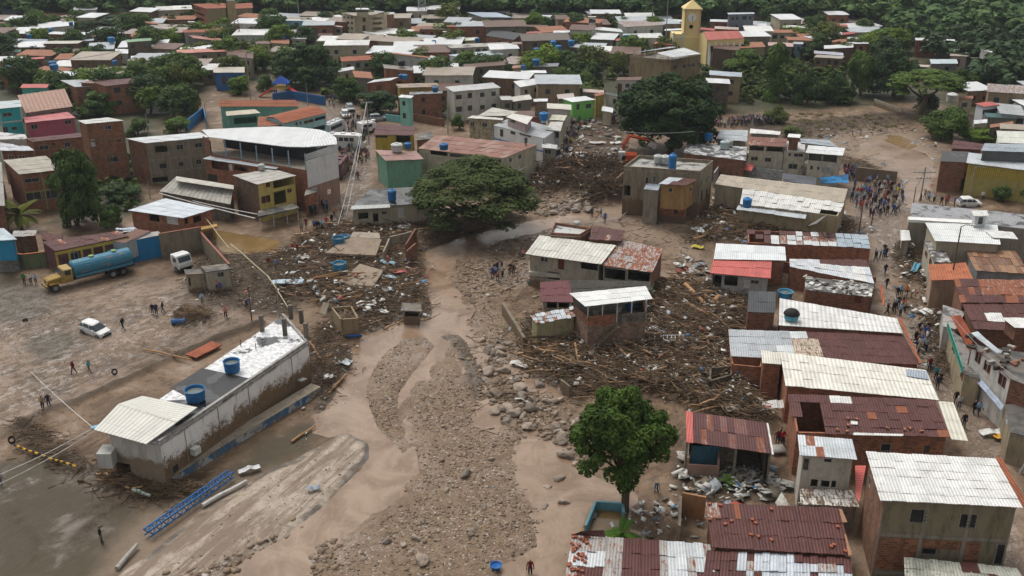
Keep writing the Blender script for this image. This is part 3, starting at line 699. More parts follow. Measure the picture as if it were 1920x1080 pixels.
for nm,a,b,h_,mt in(('front_wall',A,B_,1.3,plaster((.38,.24,.19),.6)),('back_wall',D_,C_,2.3,plaster((.07,.2,.27),.6)),('side_wall',A,D_,1.9,plaster((.38,.26,.2),.6)),('side_wall',B_,C_,1.9,plaster((.36,.25,.2),.6))):
 mb=MB();e=(b-a).normalized();n=Vector((-e.y,e.x,0))*.2;a2=a+e*.21 if nm=='side_wall' else a
 mb.hexa([a2-Vector((0,0,.5)),b-Vector((0,0,.5)),b+n-Vector((0,0,.5)),a2+n-Vector((0,0,.5))],[v+Vector((0,0,h_))for v in(a2,b,b+n,a2+n)]);mb.build(nm,mt,r)
r,q,w4=building('S8',[(733,322),(1037,345),(1010,235),(722,212)],5.6,plaster((.5,.47,.4),.5),metal_roof((.55,.58,.6),.12),'small two storey house with white tin roof and cream wall beside the red strip','house','small_house',
wins=[('F',862,340,902,358,'dot'),('F',745,335,783,400,'win'),('F',790,448,828,490,'void'),('F',845,455,890,492,'void'),('F',900,455,925,495,'void')],sheets=(7,2),mats=[(metal_roof((.55,.58,.6),.1),7),(RUSTY(.7),1)])
panel(r,'S8',[(738,580),(1048,595),(1015,505),(732,498)],2.7,metal_roof((.6,.58,.53),.55,rustc=(.1,.06,.035),stain=.8),'porch_sheet',sheets=(8,2))
panel(r,'S8',[(1030,540),(1048,570),(1084,375),(1026,375)],[3,3,3,3],PINKR(.15),'red_strip')
for x_ in(735,1035):p=WC('S8',x_,575,2.7);part_box(r,'post',(p.x,p.y+.3,1.2),(.18,.18,2.7),GREYW)
r,q,w4=building('S8',[(270,810),(1000,850),(945,600),(235,572)],3.3,BKD(),None,'wide low house with a dark maroon tin roof sprinkled with loose bricks','house','brick_house',sheets=(20,3),
mats=[(MAROON(.5),14),(MAROON(.2),6),(RUSTY(.85),1)],jit=.035,patch=lambda i,j,r:(RUSTY(.6)if i<3 and j>1 and r.random()<.6 else None))
for k in range(15):
 random.seed(k+50);u,v=random.random()**1.5,random.random();p=lerp(lerp(q[0],q[1],u),lerp(q[3],q[2],u),v);part_box(r,'loose_brick',p+Vector((0,0,.11)),(.3,.22,.14),plain('terracotta',(.3,.09,.05)),random.random()*3)
for k,(y0,y1)in enumerate(((605,675),(738,850))):
 panel(r,'S8',[(960+k*30,y1),(985+k*25,y1),(955+k*22,y0),(940+k*30,y0)],3.45,plain('timber_board',(.32,.17,.1)),'edge_board')
r,q,w4=building('S8',[(220,985),(1015,990),(1003,858),(240,822)],3.05,BKD(),None,'low house with a patchwork roof of white and rusty tin sheets at the bottom edge','house','patchwork_house',sheets=(18,3),
mats=[(metal_roof((.5,.53,.56),.2),6),(RUSTY(.5),3),(MAROON(.5),4)],jit=.05,gap=.05,patch=lambda i,j,r:MAROON(.4)if i<4 or(i>11 and j==2)else(metal_roof((.52,.56,.6),.15)if 5<i<12 and r.random()<.8 else None))
r,q,w4=building('S8',[(1290,975),(1940,1010),(1885,915),(1285,858)],3.0,BKD(),None,'low roof of stained white and green-grey tin sheets in front of the grey concrete block','shed','tin_shed',sheets=(14,2),
mats=[(metal_roof((.5,.5,.42),.4,rustc=(.07,.08,.06),stain=.8),6),(MAROON(.5),1)],jit=.05)
r,q,w4=building('P',[(1058,1090),(1345,1100),(1332,1020),(1075,1001)],3.0,BKD(),None,'patchwork tin roof of white and maroon strips beside the yellow-brown yard puddle','house','patchwork_house',sheets=(16,3),
mats=[(RUSTY(.45),5),(MAROON(.5),4),(metal_roof((.55,.57,.58),.25),4)],jit=.05,patch=lambda i,j,r:MAROON(.4)if 5<i<10 and r.random()<.9 else(metal_roof((.55,.57,.58),.25)if j==1 and r.random()<.5 else None))
for k in range(40):
 random.seed(k+150);u,v=random.random()*.12,random.random();p=lerp(lerp(q[0],q[1],u),lerp(q[3],q[2],u),v);part_box(r,'loose_brick',p+Vector((0,0,.11)),(.26,.2,.12),plain('terracotta',(.3,.09,.05)),random.random()*3)
panel(r,'P',[(1075,1002),(1135,1006),(1132,994),(1090,996)],[3.2,3.2,3.6,3.6],MAROON(.3),'bent_sheet')
wallrun('S7',[(1500,715),(1555,580),(1695,592),(1700,640)],.7,plaster((.12,.28,.34),.6),'low blue-edged wall round the yellow-brown yard puddle','pool_wall')
wallrun('S8',[(95,800),(102,640)],2.0,plaster((.3,.25,.19),.8),'brown side wall of the yard left of the loose-brick roof')
wallrun('S8',[(102,640),(225,665)],2.3,plaster((.38,.2,.1),.6),'ochre wall at the back of the yard left of the loose-brick roof')
r,q,w4=building('S8',[(-40,980),(170,975),(172,820),(-20,800)],2.6,GREYW,metal_roof((.4,.33,.3),.4,stain=.8),'narrow dirty pink-grey tin roof at the bottom edge between the two patchwork roofs','shed','tin_shed',sheets=(4,3))
# row of long roofs between debris and street
r,q,w4=building('S5',[(88,262),(412,290),(420,184),(108,187)],3.6,plaster((.34,.33,.32),.6,.6),PINKR(.04),'house with a bright salmon-red tin roof and blue tarp beside the debris heap','house','red_roof_house',sheets=(8,2),jit=.012,
wins=[('F',92,272,150,335,'void'),('F',165,278,236,330,'void'),('F',270,300,300,340,'whitedoor'),('F',305,298,350,320,'win')])
mb=MB();a,b=WC('S5',92,345,0),WC('S5',152,348,0);mb.hexa([a,b,b+Vector((0,-.05,0)),a+Vector((0,-.05,0))][::-1],[v+Vector((0,0,2.6))for v in(a,b,b+Vector((0,-.05,0)),a+Vector((0,-.05,0)))][::-1]);mb.build('blue_tarp',plain('navy_tarp',(.02,.045,.1)),r)
building('S5',[(108,188),(495,195),(488,121),(122,102)],3.75,BK(.3),metal_roof((.68,.7,.7),.03,stain=.1),'white tin roof directly behind the salmon-red roof','house','white_roof_house',sheets=(9,2),jit=.012)
r,q,w4=building('S5',[(287,97),(948,130),(928,58),(287,28)],3.3,BK(),None,'long brick house with a torn roof of white, rusty and blue-grey sheets','house','brick_house',sheets=(15,3),oh=.1,
mats=[(metal_roof((.6,.61,.6),.25),6),(RUSTY(.6),4),(MAROON(.5),2)],skip={(0,0),(0,1),(1,2),(1,0),(3,2)},jit=.06,gap=.1,patch=lambda i,j,r:(metal_roof((.36,.42,.47),.05)if i>10 else(MAROON(.4)if i<3 else(RUSTY(.6)if i>7 and j==1 else None))))
for k,(x_,y_)in enumerate(((545,110),(605,112),(600,135),(560,128))):
 pass
r,q,w4=building('S5',[(515,228),(965,318),(925,190),(512,186)],[3.1,3.1,3.3,3.3],BK(),None,'brick house under a slanting strip of white corrugated sheets with a maroon back edge','house','brick_house',sheets=(13,3),oh=.12,
mats=[(metal_roof((.58,.6,.62),.2),8),(WHITE(.2),3)],patch=lambda i,j,r:MAROON(.5)if j==2 and i>4 else None,jit=.04)
wallrun('S5',[(420,250),(640,290),(965,345)],1.6,BK(),'brick parapet wall in front of the slanting white sheet roof')
r,q,w4=building('S5',[(597,350),(940,388),(968,322),(595,280)],3.0,BKD(),DECKB,'flat concrete roof mottled black and white and littered with scrap','house','flat_roof_house',sheets=(1,1),oh=.05,wins=[('F',862,345,898,420,'reddoor')])
for k in range(30):
 random.seed(900+k);u,v=random.random(),random.random();p=lerp(lerp(q[0],q[1],u),lerp(q[3],q[2],u),v);part_box(r,'scrap_piece',p+Vector((0,0,.1)),(random.uniform(.2,1.1),random.uniform(.1,.5),.12),random.choice([plain('scrap',(.35,.33,.3)),plain('scrap_dark',(.05,.04,.035)),plain('scrap_w',(.6,.6,.58))]),random.random()*3)
panel(None or r,'S5',[(685,392),(855,418),(858,385),(700,365)],[1.2,1.2,1.5,1.5],RUSTY(.7),'collapsed_sheet',sheets=(4,1),jit=.06)
wallrun('S5',[(602,445),(936,482)],1.8,BK(),'low brick wall behind the long white roof with the domed tank')
r,q,w4=building('S5',[(455,540),(1117,583),(1085,503),(460,395)],3.4,BKD(),None,'long house with a white panelled roof carrying the dark domed water tank','house','white_roof_house',sheets=(12,3),jit=.012,oh=.15,mats=metal_roof((.66,.65,.62),.07,pitch=.5,stain=.35))
panel(r,'S5',[(1205,742),(1218,742),(1108,502),(1092,502)],3.7,tiles_red,'tile_edge')
panel(r,'S5',[(1008,432),(1022,434),(1008,326),(992,326)],3.3,tiles_red,'tile_edge')
r,q,w4=building('S5',[(200,705),(1208,752),(1118,588),(187,562)],3.1,BK(),None,'long house whose roof runs from grey zinc through patterned tiles to dark maroon','house','long_roof_house',sheets=(20,4),jit=.02,oh=.2,
mats=MAROON(.5),patch=lambda i,j,r:(metal_roof((.42,.44,.46),.3,stain=.5)if i<5 or(i<7 and j>1)else((metal_roof((.5,.42,.33),.5,rustc=(.16,.08,.04))if(j<3 and i>6 and i<10)else(metal_roof((.6,.62,.62),.1)if i<9 else None)))))
building('S5',[(205,745),(362,760),(372,700),(200,690)],2.7,BK(.2),None,'brick corner block below the grey zinc end of the long roof, facing the debris','extension','brick_extension',oh=0,z0=-1)
r,q,w4=building('S5',[(290,470),(435,475),(440,362),(295,355)],4.2,BKD(),metal_roof((.06,.062,.065),.05,stain=.6,rough=.4),'small brick tower with a black sheet roof standing by the debris heap','house','brick_tower',sheets=(3,2),oh=.05)
r,q,w4=building('S5',[(492,862),(1310,940),(1240,778),(462,682)],4.2,BK(),None,'house with the largest cream-white tin roof of the long row','house','cream_roof_house',sheets=(16,4),jit=.02,oh=.2,mats=metal_roof((.68,.655,.58),.1,rustc=(.1,.05,.03),pitch=.4,stain=.3,rough=.6))
panel(r,'S5',[(1135,808),(1255,828),(1240,782),(1135,772)],4.32,metal_roof((.36,.4,.46),.1),'zinc_patch')
building('S5',[(368,742),(470,750),(462,684),(360,670)],4.0,BK(),metal_roof((.62,.6,.52),.15),'narrow brick house end with a small cream roof left of the big one','house','brick_house',sheets=(2,2),oh=.1,z0=-1)
panel(r,'S5',[(368,990),(490,978),(480,935),(366,945)],[1.2,1.2,1.6,1.6],WHITE(.15),'porch_sheet',sheets=(3,1),jit=.06)
building('S5',[(85,835),(205,800),(215,750),(88,760)],2.0,plaster((.1,.08,.06),.9,1),None,'roofless dark mud-caked room at the edge of the debris below the brick corner block','ruin','ruined_room',oh=0)
# across the street
r,q,w4=building('S1',[(805,800),(1195,822),(1175,705),(745,690)],5.6,plaster((.36,.31,.23),.5),metal_roof((.7,.71,.7),.02,stain=.12),'beige block with a clean white roof on the far side of the crowded street','building','beige_building',sheets=(8,3),jit=.01)
panel(r,'S1',[(1150,780),(1300,790),(1265,745),(1100,735)],5.8,WHITE(.04),'awning',sheets=(3,1))
part_box(r,'air_conditioner',WC('S1',778,840,3.2),(.7,.7,.8),plain('ac_unit',(.55,.55,.52)))
r,q,w4=building('S1',[(652,655),(1420,735),(1420,650),(668,572)],4.8,GREYW,flat_roof((.26,.26,.27),amount=.5,wet=.8),'long flat grey wet roof with a white parapet and small stair hut','building','flat_roof_building',sheets=(1,1),oh=.02)
panel(r,'S1',[(645,672),(1040,695),(1035,675),(643,655)],5.1,plaster((.7,.69,.66),.3),'white_parapet',th=.4)
hut,q2,_=building('S1',[(1035,652),(1125,650),(1112,617),(1020,618)],7.4,plaster((.5,.52,.52),.4),WHITE(.05),'white roofed blue-doored stair hut on the flat grey roof','hut','roof_hut',sheets=(2,1),z0=4.85,floor=False,wins=[('F',1062,658,1090,700,'dot')])
building('S5',[(1265,303),(1492,292),(1452,205),(1250,216)],4.0,plaster((.4,.28,.2),.6),metal_roof((.42,.14,.07),.15,rustc=(.2,.06,.03),pitch=.35,stain=.5,rough=.8),'orange terracotta roof on the street corner below the white roof','house','orange_roof_house',sheets=(5,2))
building('S5',[(1505,248),(1790,268),(1720,142),(1448,135)],4.4,plaster((.25,.26,.26),.7),None,'weathered brown sheet roof with a blue-grey rim right of the orange roof','house','rusty_roof_house',sheets=(10,3),mats=[(metal_roof((.32,.18,.1),.4,rustc=(.25,.1,.05)),3),(metal_roof((.2,.12,.08),.5),2)],jit=.04)
building('S5',[(1425,420),(1800,420),(1770,298),(1387,290)],4.7,BKD(),None,'wide dark maroon roof with rusty orange sheets across its back half','house','maroon_roof_house',sheets=(12,3),jit=.04,mats=[(MAROON(.5),6),(RUSTY(.8),2)],patch=lambda i,j,r:(RUSTY(.75)if j>0 and i>3 and r.random()<.7 else None))
building('S5',[(1500,560),(1860,575),(1800,425),(1432,425)],4.6,BKD(),None,'plain maroon roof with one white strip in front of the rusty orange sheets','house','maroon_roof_house',sheets=(12,3),jit=.03,mats=MAROON(.5),patch=lambda i,j,r:WHITE(.2)if j==1 and 2<i<6 else None)
r,q,w4=building('S5',[(1740,930),(1960,930),(1860,700),(1485,640)],5.6,brick(BRICKD),None,'long white fronted house facing the street with maroon windows and a balcony','house','white_front_house',z0=-.6,oh=0,
foot=[(1690,825),(1960,930),(1860,700),(1480,640)],wallm={'L':plaster((.52,.5,.46),.7)},wins=[('L',1503,682,1534,742,'redwin'),('L',1548,730,1586,792,'redwin'),('L',1625,800,1668,868,'redwin'),('L',1470,790,1495,840,'door')])
building_roof=panel(r,'S5',[(1690,825),(1960,930),(1860,700),(1480,640)],5.62,flat_roof((.13,.11,.09),amount=.5),'roof_deck')
panel(r,'S5',[(1480,582),(1615,690),(1645,685),(1515,572)],[6.0,6.0,6.4,6.4],metal_roof((.55,.6,.64),.08),'eave_sheet',sheets=(5,1))
panel(r,'S5',[(1465,788),(1640,995),(1655,965),(1490,775)],[2.9,2.9,3.3,3.3],metal_roof((.36,.42,.52),.15),'balcony_awning',sheets=(7,1))
for k in range(28):
 random.seed(300+k);u,v=random.random(),random.random();p=lerp(WC('S5',1560,640,5.6),WC('S5',1760,790,5.6),u)+Vector((random.uniform(-2,3),random.uniform(-2,2),.12));part_box(r,'roof_junk',p,(random.uniform(.2,1.0),random.uniform(.2,.6),random.uniform(.15,.5)),random.choice([plain('scrap',(.3,.28,.25)),plain('scrap_dark',(.05,.04,.035)),BKD()]),random.random()*3)
building('S5',[(1712,552),(1830,560),(1790,500),(1645,498)],6.6,BKD(),WHITE(.15),'small brick room with a pale sheet roof standing on the white fronted house','hut','roof_room',z0=5.0,sheets=(3,1),floor=False)
panel(None,'S5',[(1370,490),(1475,680),(1492,600),(1425,485)],[3.6,3.6,4.6,4.6],tile_roof((.38,.1,.05)),'tiled_awning')
bpy.context.scene.objects['tiled_awning']['label']='narrow red tiled awning sloping towards the street above the green balcony';bpy.context.scene.objects['tiled_awning']['category']='awning'
r,q,w4=building('S5',[(1445,800),(1530,830),(1480,640),(1365,560)],3.3,plaster((.36,.3,.2),.7),flat_roof((.2,.18,.16)),'ochre street wall with a turquoise balcony railing','house','balcony_house',oh=0,sheets=(1,1),wins=[('L',1375,640,1395,700,'dot'),('L',1425,760,1440,840,'door')])
A,Bq=q[0],q[3]
for z in(3.45,4.15):mb=MB();mb.tube([A+Vector((-.3,0,z-3.3)),Bq+Vector((-.3,0,z-3.3))],.05,5);mb.build('handrail',plain('turquoise',(.08,.34,.26)),r)
for k in range(22):p=lerp(A,Bq,k/21)+Vector((-.3,0,.5));part_box(r,'baluster',p,(.1,.1,.75),plain('turquoise',(.08,.34,.26)))
building('S5',[(1690,1110),(1960,1180),(1960,960),(1660,960)],3.2,plaster((.3,.25,.17),.8),flat_roof((.1,.09,.08)),'beige garage-fronted house at the right edge behind the concrete block','house','garage_house',sheets=(1,1),oh=0,wins=[('L',1665,1000,1680,1080,'shutter')])
building('S5',[(1330,545),(1400,560),(1450,470),(1330,430)],3.6,plaster((.42,.4,.36),.7),flat_roof((.3,.28,.26)),'pale house front with a white railed balcony on the street above the red awning','house','pale_front_house',sheets=(1,1),oh=.1,wins=[('L',1330,470,1345,520,'door')])
building('S1',[(800,925),(900,925),(830,800),(740,800)],4.2,plaster((.4,.36,.28),.7),DECKB,'battered terrace house with grey balconies below the beige block','house','terrace_house',sheets=(1,1),oh=.1,wins=[('L',745,860,760,900,'door'),('L',770,900,785,950,'door')])
r,q,w4=building('S1',[(600,800),(660,795),(650,735),(598,735)],3.0,plaster((.4,.35,.28),.6,.5),WHITE(.1),'tiny street stall with a white sheet roof beside the debris on the street','stall','street_stall',sheets=(2,1))
# upper right: yellow striped building and neighbours
r,q,w4=building('S1',[(990,335),(1460,395),(1440,330),(1005,272)],5.4,plaster((.36,.3,.1),.5),metal_roof((.5,.53,.55),.1,stain=.3),'long building with a yellow striped upper wall and zinc roof','building','yellow_striped_building',sheets=(9,2),wins=[])
for k in range(36):
 a,b=w4[0],w4[1];p=lerp(a,b,(k+.5)/36);part_box(r,'yellow_slat',(p.x,p.y-.05,4.2),((b-a).length/36*.55,.06,1.7),plain('yellow_paint',(.5,.38,.06)))
panel(r,'S1',[(945,425),(1460,480),(1460,440),(945,385)],2.4,mdark,'recess_shade',th=2.0)  # solid block, the shade below the slats put into its black colour
building('S1',[(840,325),(995,332),(1005,268),(845,262)],5.2,BKD(),flat_roof((.05,.05,.05),wet=.8),'brick block with a wet black roof at the left end of the yellow striped building','building','brick_block',sheets=(1,1),oh=.05)
building('S1',[(1078,262),(1420,275),(1420,225),(1100,218)],7.2,plaster((.12,.12,.12),.5),metal_roof((.33,.38,.42),.04),'blue-grey sheet roof raised above the yellow striped building','building','raised_roof',sheets=(8,2),z0=4.5,floor=False)
building('S1',[(898,250),(1085,258),(1098,222),(915,198)],5.0,BKD(),MAROON(.4),'dark maroon sheet roof behind the black roof by the mud field','house','maroon_roof_house',sheets=(6,2))
building('S1',[(1180,215),(1420,225),(1400,150),(1170,143)],5.5,WHITEW,metal_roof((.62,.62,.55),.04,stain=.2),'large pale cream sheet roof at the right edge behind the bright green tree','warehouse','pale_roof_warehouse',sheets=(7,2))
# cream two storey complex
r,q,w4=building('R8',[(768,228),(995,240),(1005,190),(780,178)],6.4,plaster((.44,.4,.32),.7),None,'three storey cream house with a rusty red roof above an open gallery','house','cream_house',sheets=(9,2),mats=[(metal_roof((.2,.09,.07),.5),4),(RUSTY(.6),1)],
wins=[('F',787,297,830,322),('F',870,303,908,330),('F',775,236,865,262,'void'),('F',880,240,985,268,'void')])
panel(r,'R8',[(765,275),(990,288),(990,275),(768,262)],4.2,plaster((.46,.42,.34),.6),'gallery_ledge',th=.5)
r,q,w4=building('R8',[(985,262),(1110,268),(1110,215),(1000,205)],5.6,plaster((.47,.43,.35),.7),DECKW,'plain cream middle house with small windows between the rusty gallery house and the white-roofed corner','house','cream_house',sheets=(1,1),oh=.02,wins=[('F',1010,275,1027,295),('F',1043,278,1100,300),('F',1010,340,1065,372),('F',1085,350,1098,372)])
r,q,w4=building('R8',[(1112,275),(1335,292),(1348,246),(1130,230)],6.2,plaster((.47,.44,.37),.6),metal_roof((.68,.69,.68),.04,stain=.15),'cream corner house with a white awning roof, dark balcony and blue tarp','house','corner_house',sheets=(6,2),oh=.5,
wins=[('F',1118,280,1210,322,'void'),('F',1215,284,1300,330,'void'),('F',1140,350,1157,375),('F',1180,357,1195,375),('F',1212,360,1260,392,'shutter'),('R',1300,365,1318,390)])
panel(r,'R8',[(1105,335),(1310,352),(1325,335),(1115,318)],3.9,plaster((.48,.44,.36),.6),'balcony_ledge',th=.45)
panel(r,'R8',[(1215,458),(1370,452),(1368,400),(1190,428)],[2.4,2.4,2.8,3.2],plain('blue_tarp',(.03,.2,.42),.5,dirt=.3),'blue_tarp',sheets=(4,2),jit=.08)
building('R8',[(1085,215),(1305,240),(1250,198),(1080,190)],5.8,WHITEW,metal_roof((.34,.38,.41),.04),'grey sheet roof behind the white awning of the cream corner house','house','grey_roof_house',sheets=(6,2))
r,q,w4=building('R8',[(385,275),(758,320),(765,240),(415,215)],4.2,BKD(.5),flat_roof((.5,.5,.5),(.05,.05,.05),amount=.75,scale=.8),'low building with a white patched wet roof holding the white tanks','building','patched_roof_building',sheets=(1,1),oh=.1)
panel(r,'R8',[(440,322),(752,342),(762,322),(450,298)],[3.2,3.2,3.7,3.7],MAROON(.6),'rusty_awning',sheets=(8,1))
panel(r,'R8',[(728,370),(790,382),(808,345),(750,338)],[2.6,2.6,3.0,3.0],PINKR(.2),'red_awning')
building('R8',[(580,192),(765,208),(770,140),(605,138)],3.8,GREYW,metal_roof((.45,.48,.5),.1),'grey zinc roof behind the white patched roof','house','zinc_roof_house',sheets=(6,2))
building('R8',[(780,158),(960,168),(965,148),(785,130)],4.2,GREYW,WHITE(.05),'narrow white roof strip behind the rusty gallery roof','house','white_roof_house',sheets=(5,1))
building('R8',[(1005,180),(1080,185),(1085,165),(1012,160)],8.0,BKD(),WHITE(.1),'small stair tower with a white lid beside the grey sheet roof','hut','stair_tower',sheets=(1,1),z0=3)
# big shed
r,q,w4=building('R8',[(572,462),(1340,575),(1365,490),(608,403)],[4.4,4.4,4.0,4.0],plaster((.34,.29,.2),.7,.8),None,'long industrial shed roofed in worn beige fibre cement above the battered white sheets','warehouse','long_shed',sheets=(20,2),oh=.1,mats=metal_roof((.42,.365,.29),.12,rustc=(.12,.08,.05),stain=.35,rough=.85),jit=.02)
r,q,w4=building('R8',[(722,580),(1308,650),(1345,575),(740,488)],[4.0,4.0,4.4,4.5],plaster((.36,.31,.2),.7,1.0),None,'shed front half with battered white sheets torn open at the right by the flood','warehouse','torn_shed',sheets=(16,3),oh=.1,mats=metal_roof((.64,.63,.59),.12,stain=.35),jit=.05,gap=.02,skip={(14,0),(15,0),(13,0)})
panel(r,'R8',[(700,612),(1112,668),(1120,642),(712,585)],[3.4,3.4,3.7,3.7],metal_roof((.5,.53,.55),.15),'lean_to_sheet',sheets=(9,1),jit=.06)
mb=MB()
for k in range(10):
 t=k/9;a=WC('R8',1045+135*t,735-40*t,.5+t*5*t);b=a+Vector((2.2-.5*t,1.0,.6+.4*t))
 if k:mb.poly([pa,pb,b,a]);mb.poly([pa-Vector((0,0,.06)),a-Vector((0,0,.06)),b-Vector((0,0,.06)),pb-Vector((0,0,.06))])
 pa,pb=a,b
o=mb.build('bent_roof_sheet',metal_roof((.2,.19,.175),.1,stain=.5,rough=.8));tag(o,'large grey roof sheet curled upright in front of the torn shed','roof sheet')
wallrun('R8',[(612,425),(970,470)],2.6,brick((.3,.31,.32),(.4,.4,.4)),'grey panelled fence wall behind the long beige shed','panel_wall')
wallrun('R8',[(565,480),(612,410)],2.6,brick((.3,.3,.3),(.4,.4,.4)),'short grey panelled fence wall beside the two storey concrete ruin','panel_wall')
building('R8',[(980,440),(1172,468),(1180,420),(975,395)],3.0,plaster((.34,.36,.2),.5),flat_roof((.07,.08,.1),wet=.8),'low olive walled house with a dark flat roof before the cream middle house','house','olive_house',sheets=(1,1),oh=.05)
# two storey concrete building by the river
r,q,w4=building('R8',[(30,372),(485,402),(562,338),(120,305)],7.4,plaster((.25,.21,.15),.85,2.6,(.16,.105,.065)),flat_roof((.32,.31,.28),amount=.55,wet=.7),'two storey mouldy concrete building with water tanks on its flat roof, by the river','building','concrete_ruin',sheets=(1,1),oh=0,parapet=.5,
wins=[('F',158,418,178,462),('F',205,412,222,450),('F',30,470,70,530,'void'),('R',488,430,497,465),('R',515,420,524,450),('R',533,408,541,432),('R',490,500,500,560,'void'),('R',520,490,530,540,'void')])
building('R8',[(150,490),(235,498),(250,462),(165,455)],5.5,GREYW,flat_roof((.3,.34,.38),wet=.6),'low grey-blue terrace between the concrete building and the ochre annex','terrace','terrace_block',sheets=(1,1),oh=0)
r,q,w4=building('R8',[(238,460),(400,472),(470,432),(300,420)],7.2,plaster((.33,.2,.08),.8),None,'ochre upper room over a brick ground floor with half zinc and half maroon roof','annex','ochre_annex',sheets=(6,2),z0=3.3,mats=MAROON(.5),patch=lambda i,j,r:metal_roof((.5,.54,.57),.05)if i<2+j else None,wins=[('F',297,483,320,510),('R',425,480,436,505)],floor=False)
building('R8',[(240,560),(398,575),(470,525),(300,520)],3.3,BK(1.2),flat_roof((.2,.18,.16)),'brick ground floor below the ochre upper room, mud-stained','house','brick_ground_floor',sheets=(1,1),oh=-.05,wins=[('F',330,600,350,640,'dot'),('R',405,570,450,640,'void')])
# river house group
r,q,w4=building('R7',[(715,878),(1168,940),(1255,825),(800,765)],4.6,plaster((.33,.3,.24),.7,1.0),None,'river house with a broad dirty-white ribbed roof above a concrete ledge','house','river_house',sheets=(14,3),oh=.5,mats=metal_roof((.58,.56,.5),.2,rustc=(.12,.07,.04),pitch=.5,stain=.4),jit=.02,
wins=[('F',805,897,850,925),('F',910,908,946,968,'reddoor'),('F',1045,927,1150,972,'void'),('F',850,985,920,1030,'void')])
panel(r,'R7',[(738,985),(1165,1020),(1165,985),(738,955)],2.2,plaster((.42,.39,.33),.8),'concrete_ledge',th=.5)
r,q,w4=building('R7',[(1168,945),(1472,988),(1538,845),(1270,790)],4.3,GREYW,None,'river house extension with a chequered white and rust roof over an open veranda','house','rust_checked_house',sheets=(9,4),oh=.2,mats=[(RUSTY(.62),5),(RUSTY(.5),3)],jit=.03,
wallm={'R':BKD()},wins=[('F',1185,968,1310,1030,'void'),('F',1325,980,1455,1040,'void')])
panel(r,'R7',[(1168,1068),(1470,1090),(1480,1040),(1175,1022)],2.1,plaster((.2,.2,.1),.7),'veranda_parapet',th=.7)
building('R7',[(1090,790),(1285,802),(1310,738),(1130,710)],5.0,BKD(),None,'dark maroon roof piece at the back right of the river house','house','maroon_roof_house',sheets=(6,2),mats=[(MAROON(.4),4),(RUSTY(.6),1)],jit=.04,z0=1)
building('R7',[(865,765),(1040,775),(1105,735),(890,702)],4.9,BKD(),flat_roof((.42,.42,.4),amount=.4),'grey roof terrace with rusted walls at the back left of the river house','terrace','roof_terrace',sheets=(1,1),oh=0,parapet=.35,z0=1)
# stairs house and friends
building('S4',[(520,290),(725,295),(705,152),(515,165)],3.6,plaster((.3,.25,.18),.7,1.0),None,'maroon sheet roof with one white strip left of the staircase house','house','maroon_roof_house',sheets=(7,3),mats=metal_roof((.13,.035,.04),.1,stain=.4),wins=[('F',560,292,620,332,'void'),('F',635,292,700,330,'void')],jit=.02)
building('S4',[(730,260),(1215,215),(1215,162),(700,150)],3.8,OLIVEW,metal_roof((.055,.05,.042),.2,rustc=(.08,.07,.03),stain=.8,rough=.8),'dark mossy sheet roof behind the white roof of the staircase house','house','mossy_roof_house',sheets=(12,2))
r,q,w4=building('S4',[(802,320),(1228,272),(1185,190),(700,236)],6.4,BK(),None,'three storey staircase house with a white sheet roof over an open top floor','house','staircase_house',sheets=(10,3),oh=.35,mats=metal_roof((.72,.72,.7),.03,stain=.12),sides='',floor=False,jit=.015)
w4[0]=WC('S4',820,320,6.4);w4[1]=WC('S4',1190,285,6.4)
zt_=[5.2,3.4]
for s,(i,j)in SIDES.items():
 P0,P1=Vector(w4[i]),Vector(w4[j])
 a=wall_mb(P0,P1,-.8,1.6,1.6,[(.8,2.2,.4,1.3,'void')]if s=='F' else[]);a.build('ground_wall',plaster((.4,.37,.3),.8,.9),r)
 P0u,P1u=P0*1,P1*1
 mb=wall_mb(P0,P1,1.6,4.0,4.0,[]);mb.build('middle_wall',brick((.24,.15,.11),(.3,.26,.2),dirt=.6),r)
 if s in 'FRL':
  L=(P1-P0).length
  mb=wall_mb(P0,P1,4.003,5.0,5.0,[])
  if s=='F':
   M=lerp(P0,P1,.47);M2=lerp(P0,P1,.58)
   wall_mb(P0,M,4.003,5.1,5.1,[]).build('brick_parapet',BK(),r);wall_mb(M2,P1,4.003,5.0,5.0,[]).build('block_parapet',CB(),r)
  else:mb.build('side_parapet',BKD(),r)
 if s=='K':wall_mb(P0,P1,4.003,6.1,6.1,[]).build('back_wall',plaster((.3,.28,.24),.7),r)
fl=MB();fl.poly([Vector((p.x,p.y,4.0))for p in w4]);fl.build('upper_floor',mconc,r)
for k in range(5):
 p=lerp(w4[0],w4[1],k/4);part_box(r,'post',(p.x,p.y+.2,5.2),(.12,.12,2.4),plain('white_post',(.5,.5,.48)))
A=on_wall(*px('S4',868,545),w4[0],w4[1]);Bz=on_wall(*px('S4',1000,430),w4[0],w4[1]);e=(w4[1]-w4[0]);e.z=0;L=e.length;e/=L;n=Vector((e.y,-e.x,0))
for k in range(14):
 t=(k+.5)/14;u=lerp(A[0],Bz[0],t);z=lerp(max(A[1],.9),Bz[1],t);p=Vector((w4[0].x,w4[0].y,0))+e*u+n*.55;mb=MB();mb.box((p.x,p.y,z),(.4,1.0,.12),math.atan2(e.y,e.x));mb.build('stair_step',plain('step_concrete',(.13,.1,.07)),r)
mb=MB();p0=Vector((w4[0].x,w4[0].y,0))+e*A[0]+n*.5;p1=Vector((w4[0].x,w4[0].y,0))+e*Bz[0]+n*.5;mb.tube([p0+Vector((0,0,max(A[1],.9)-.2)),p1+Vector((0,0,Bz[1]-.2))],.14,4);mb.build('stair_beam',mconc,r)
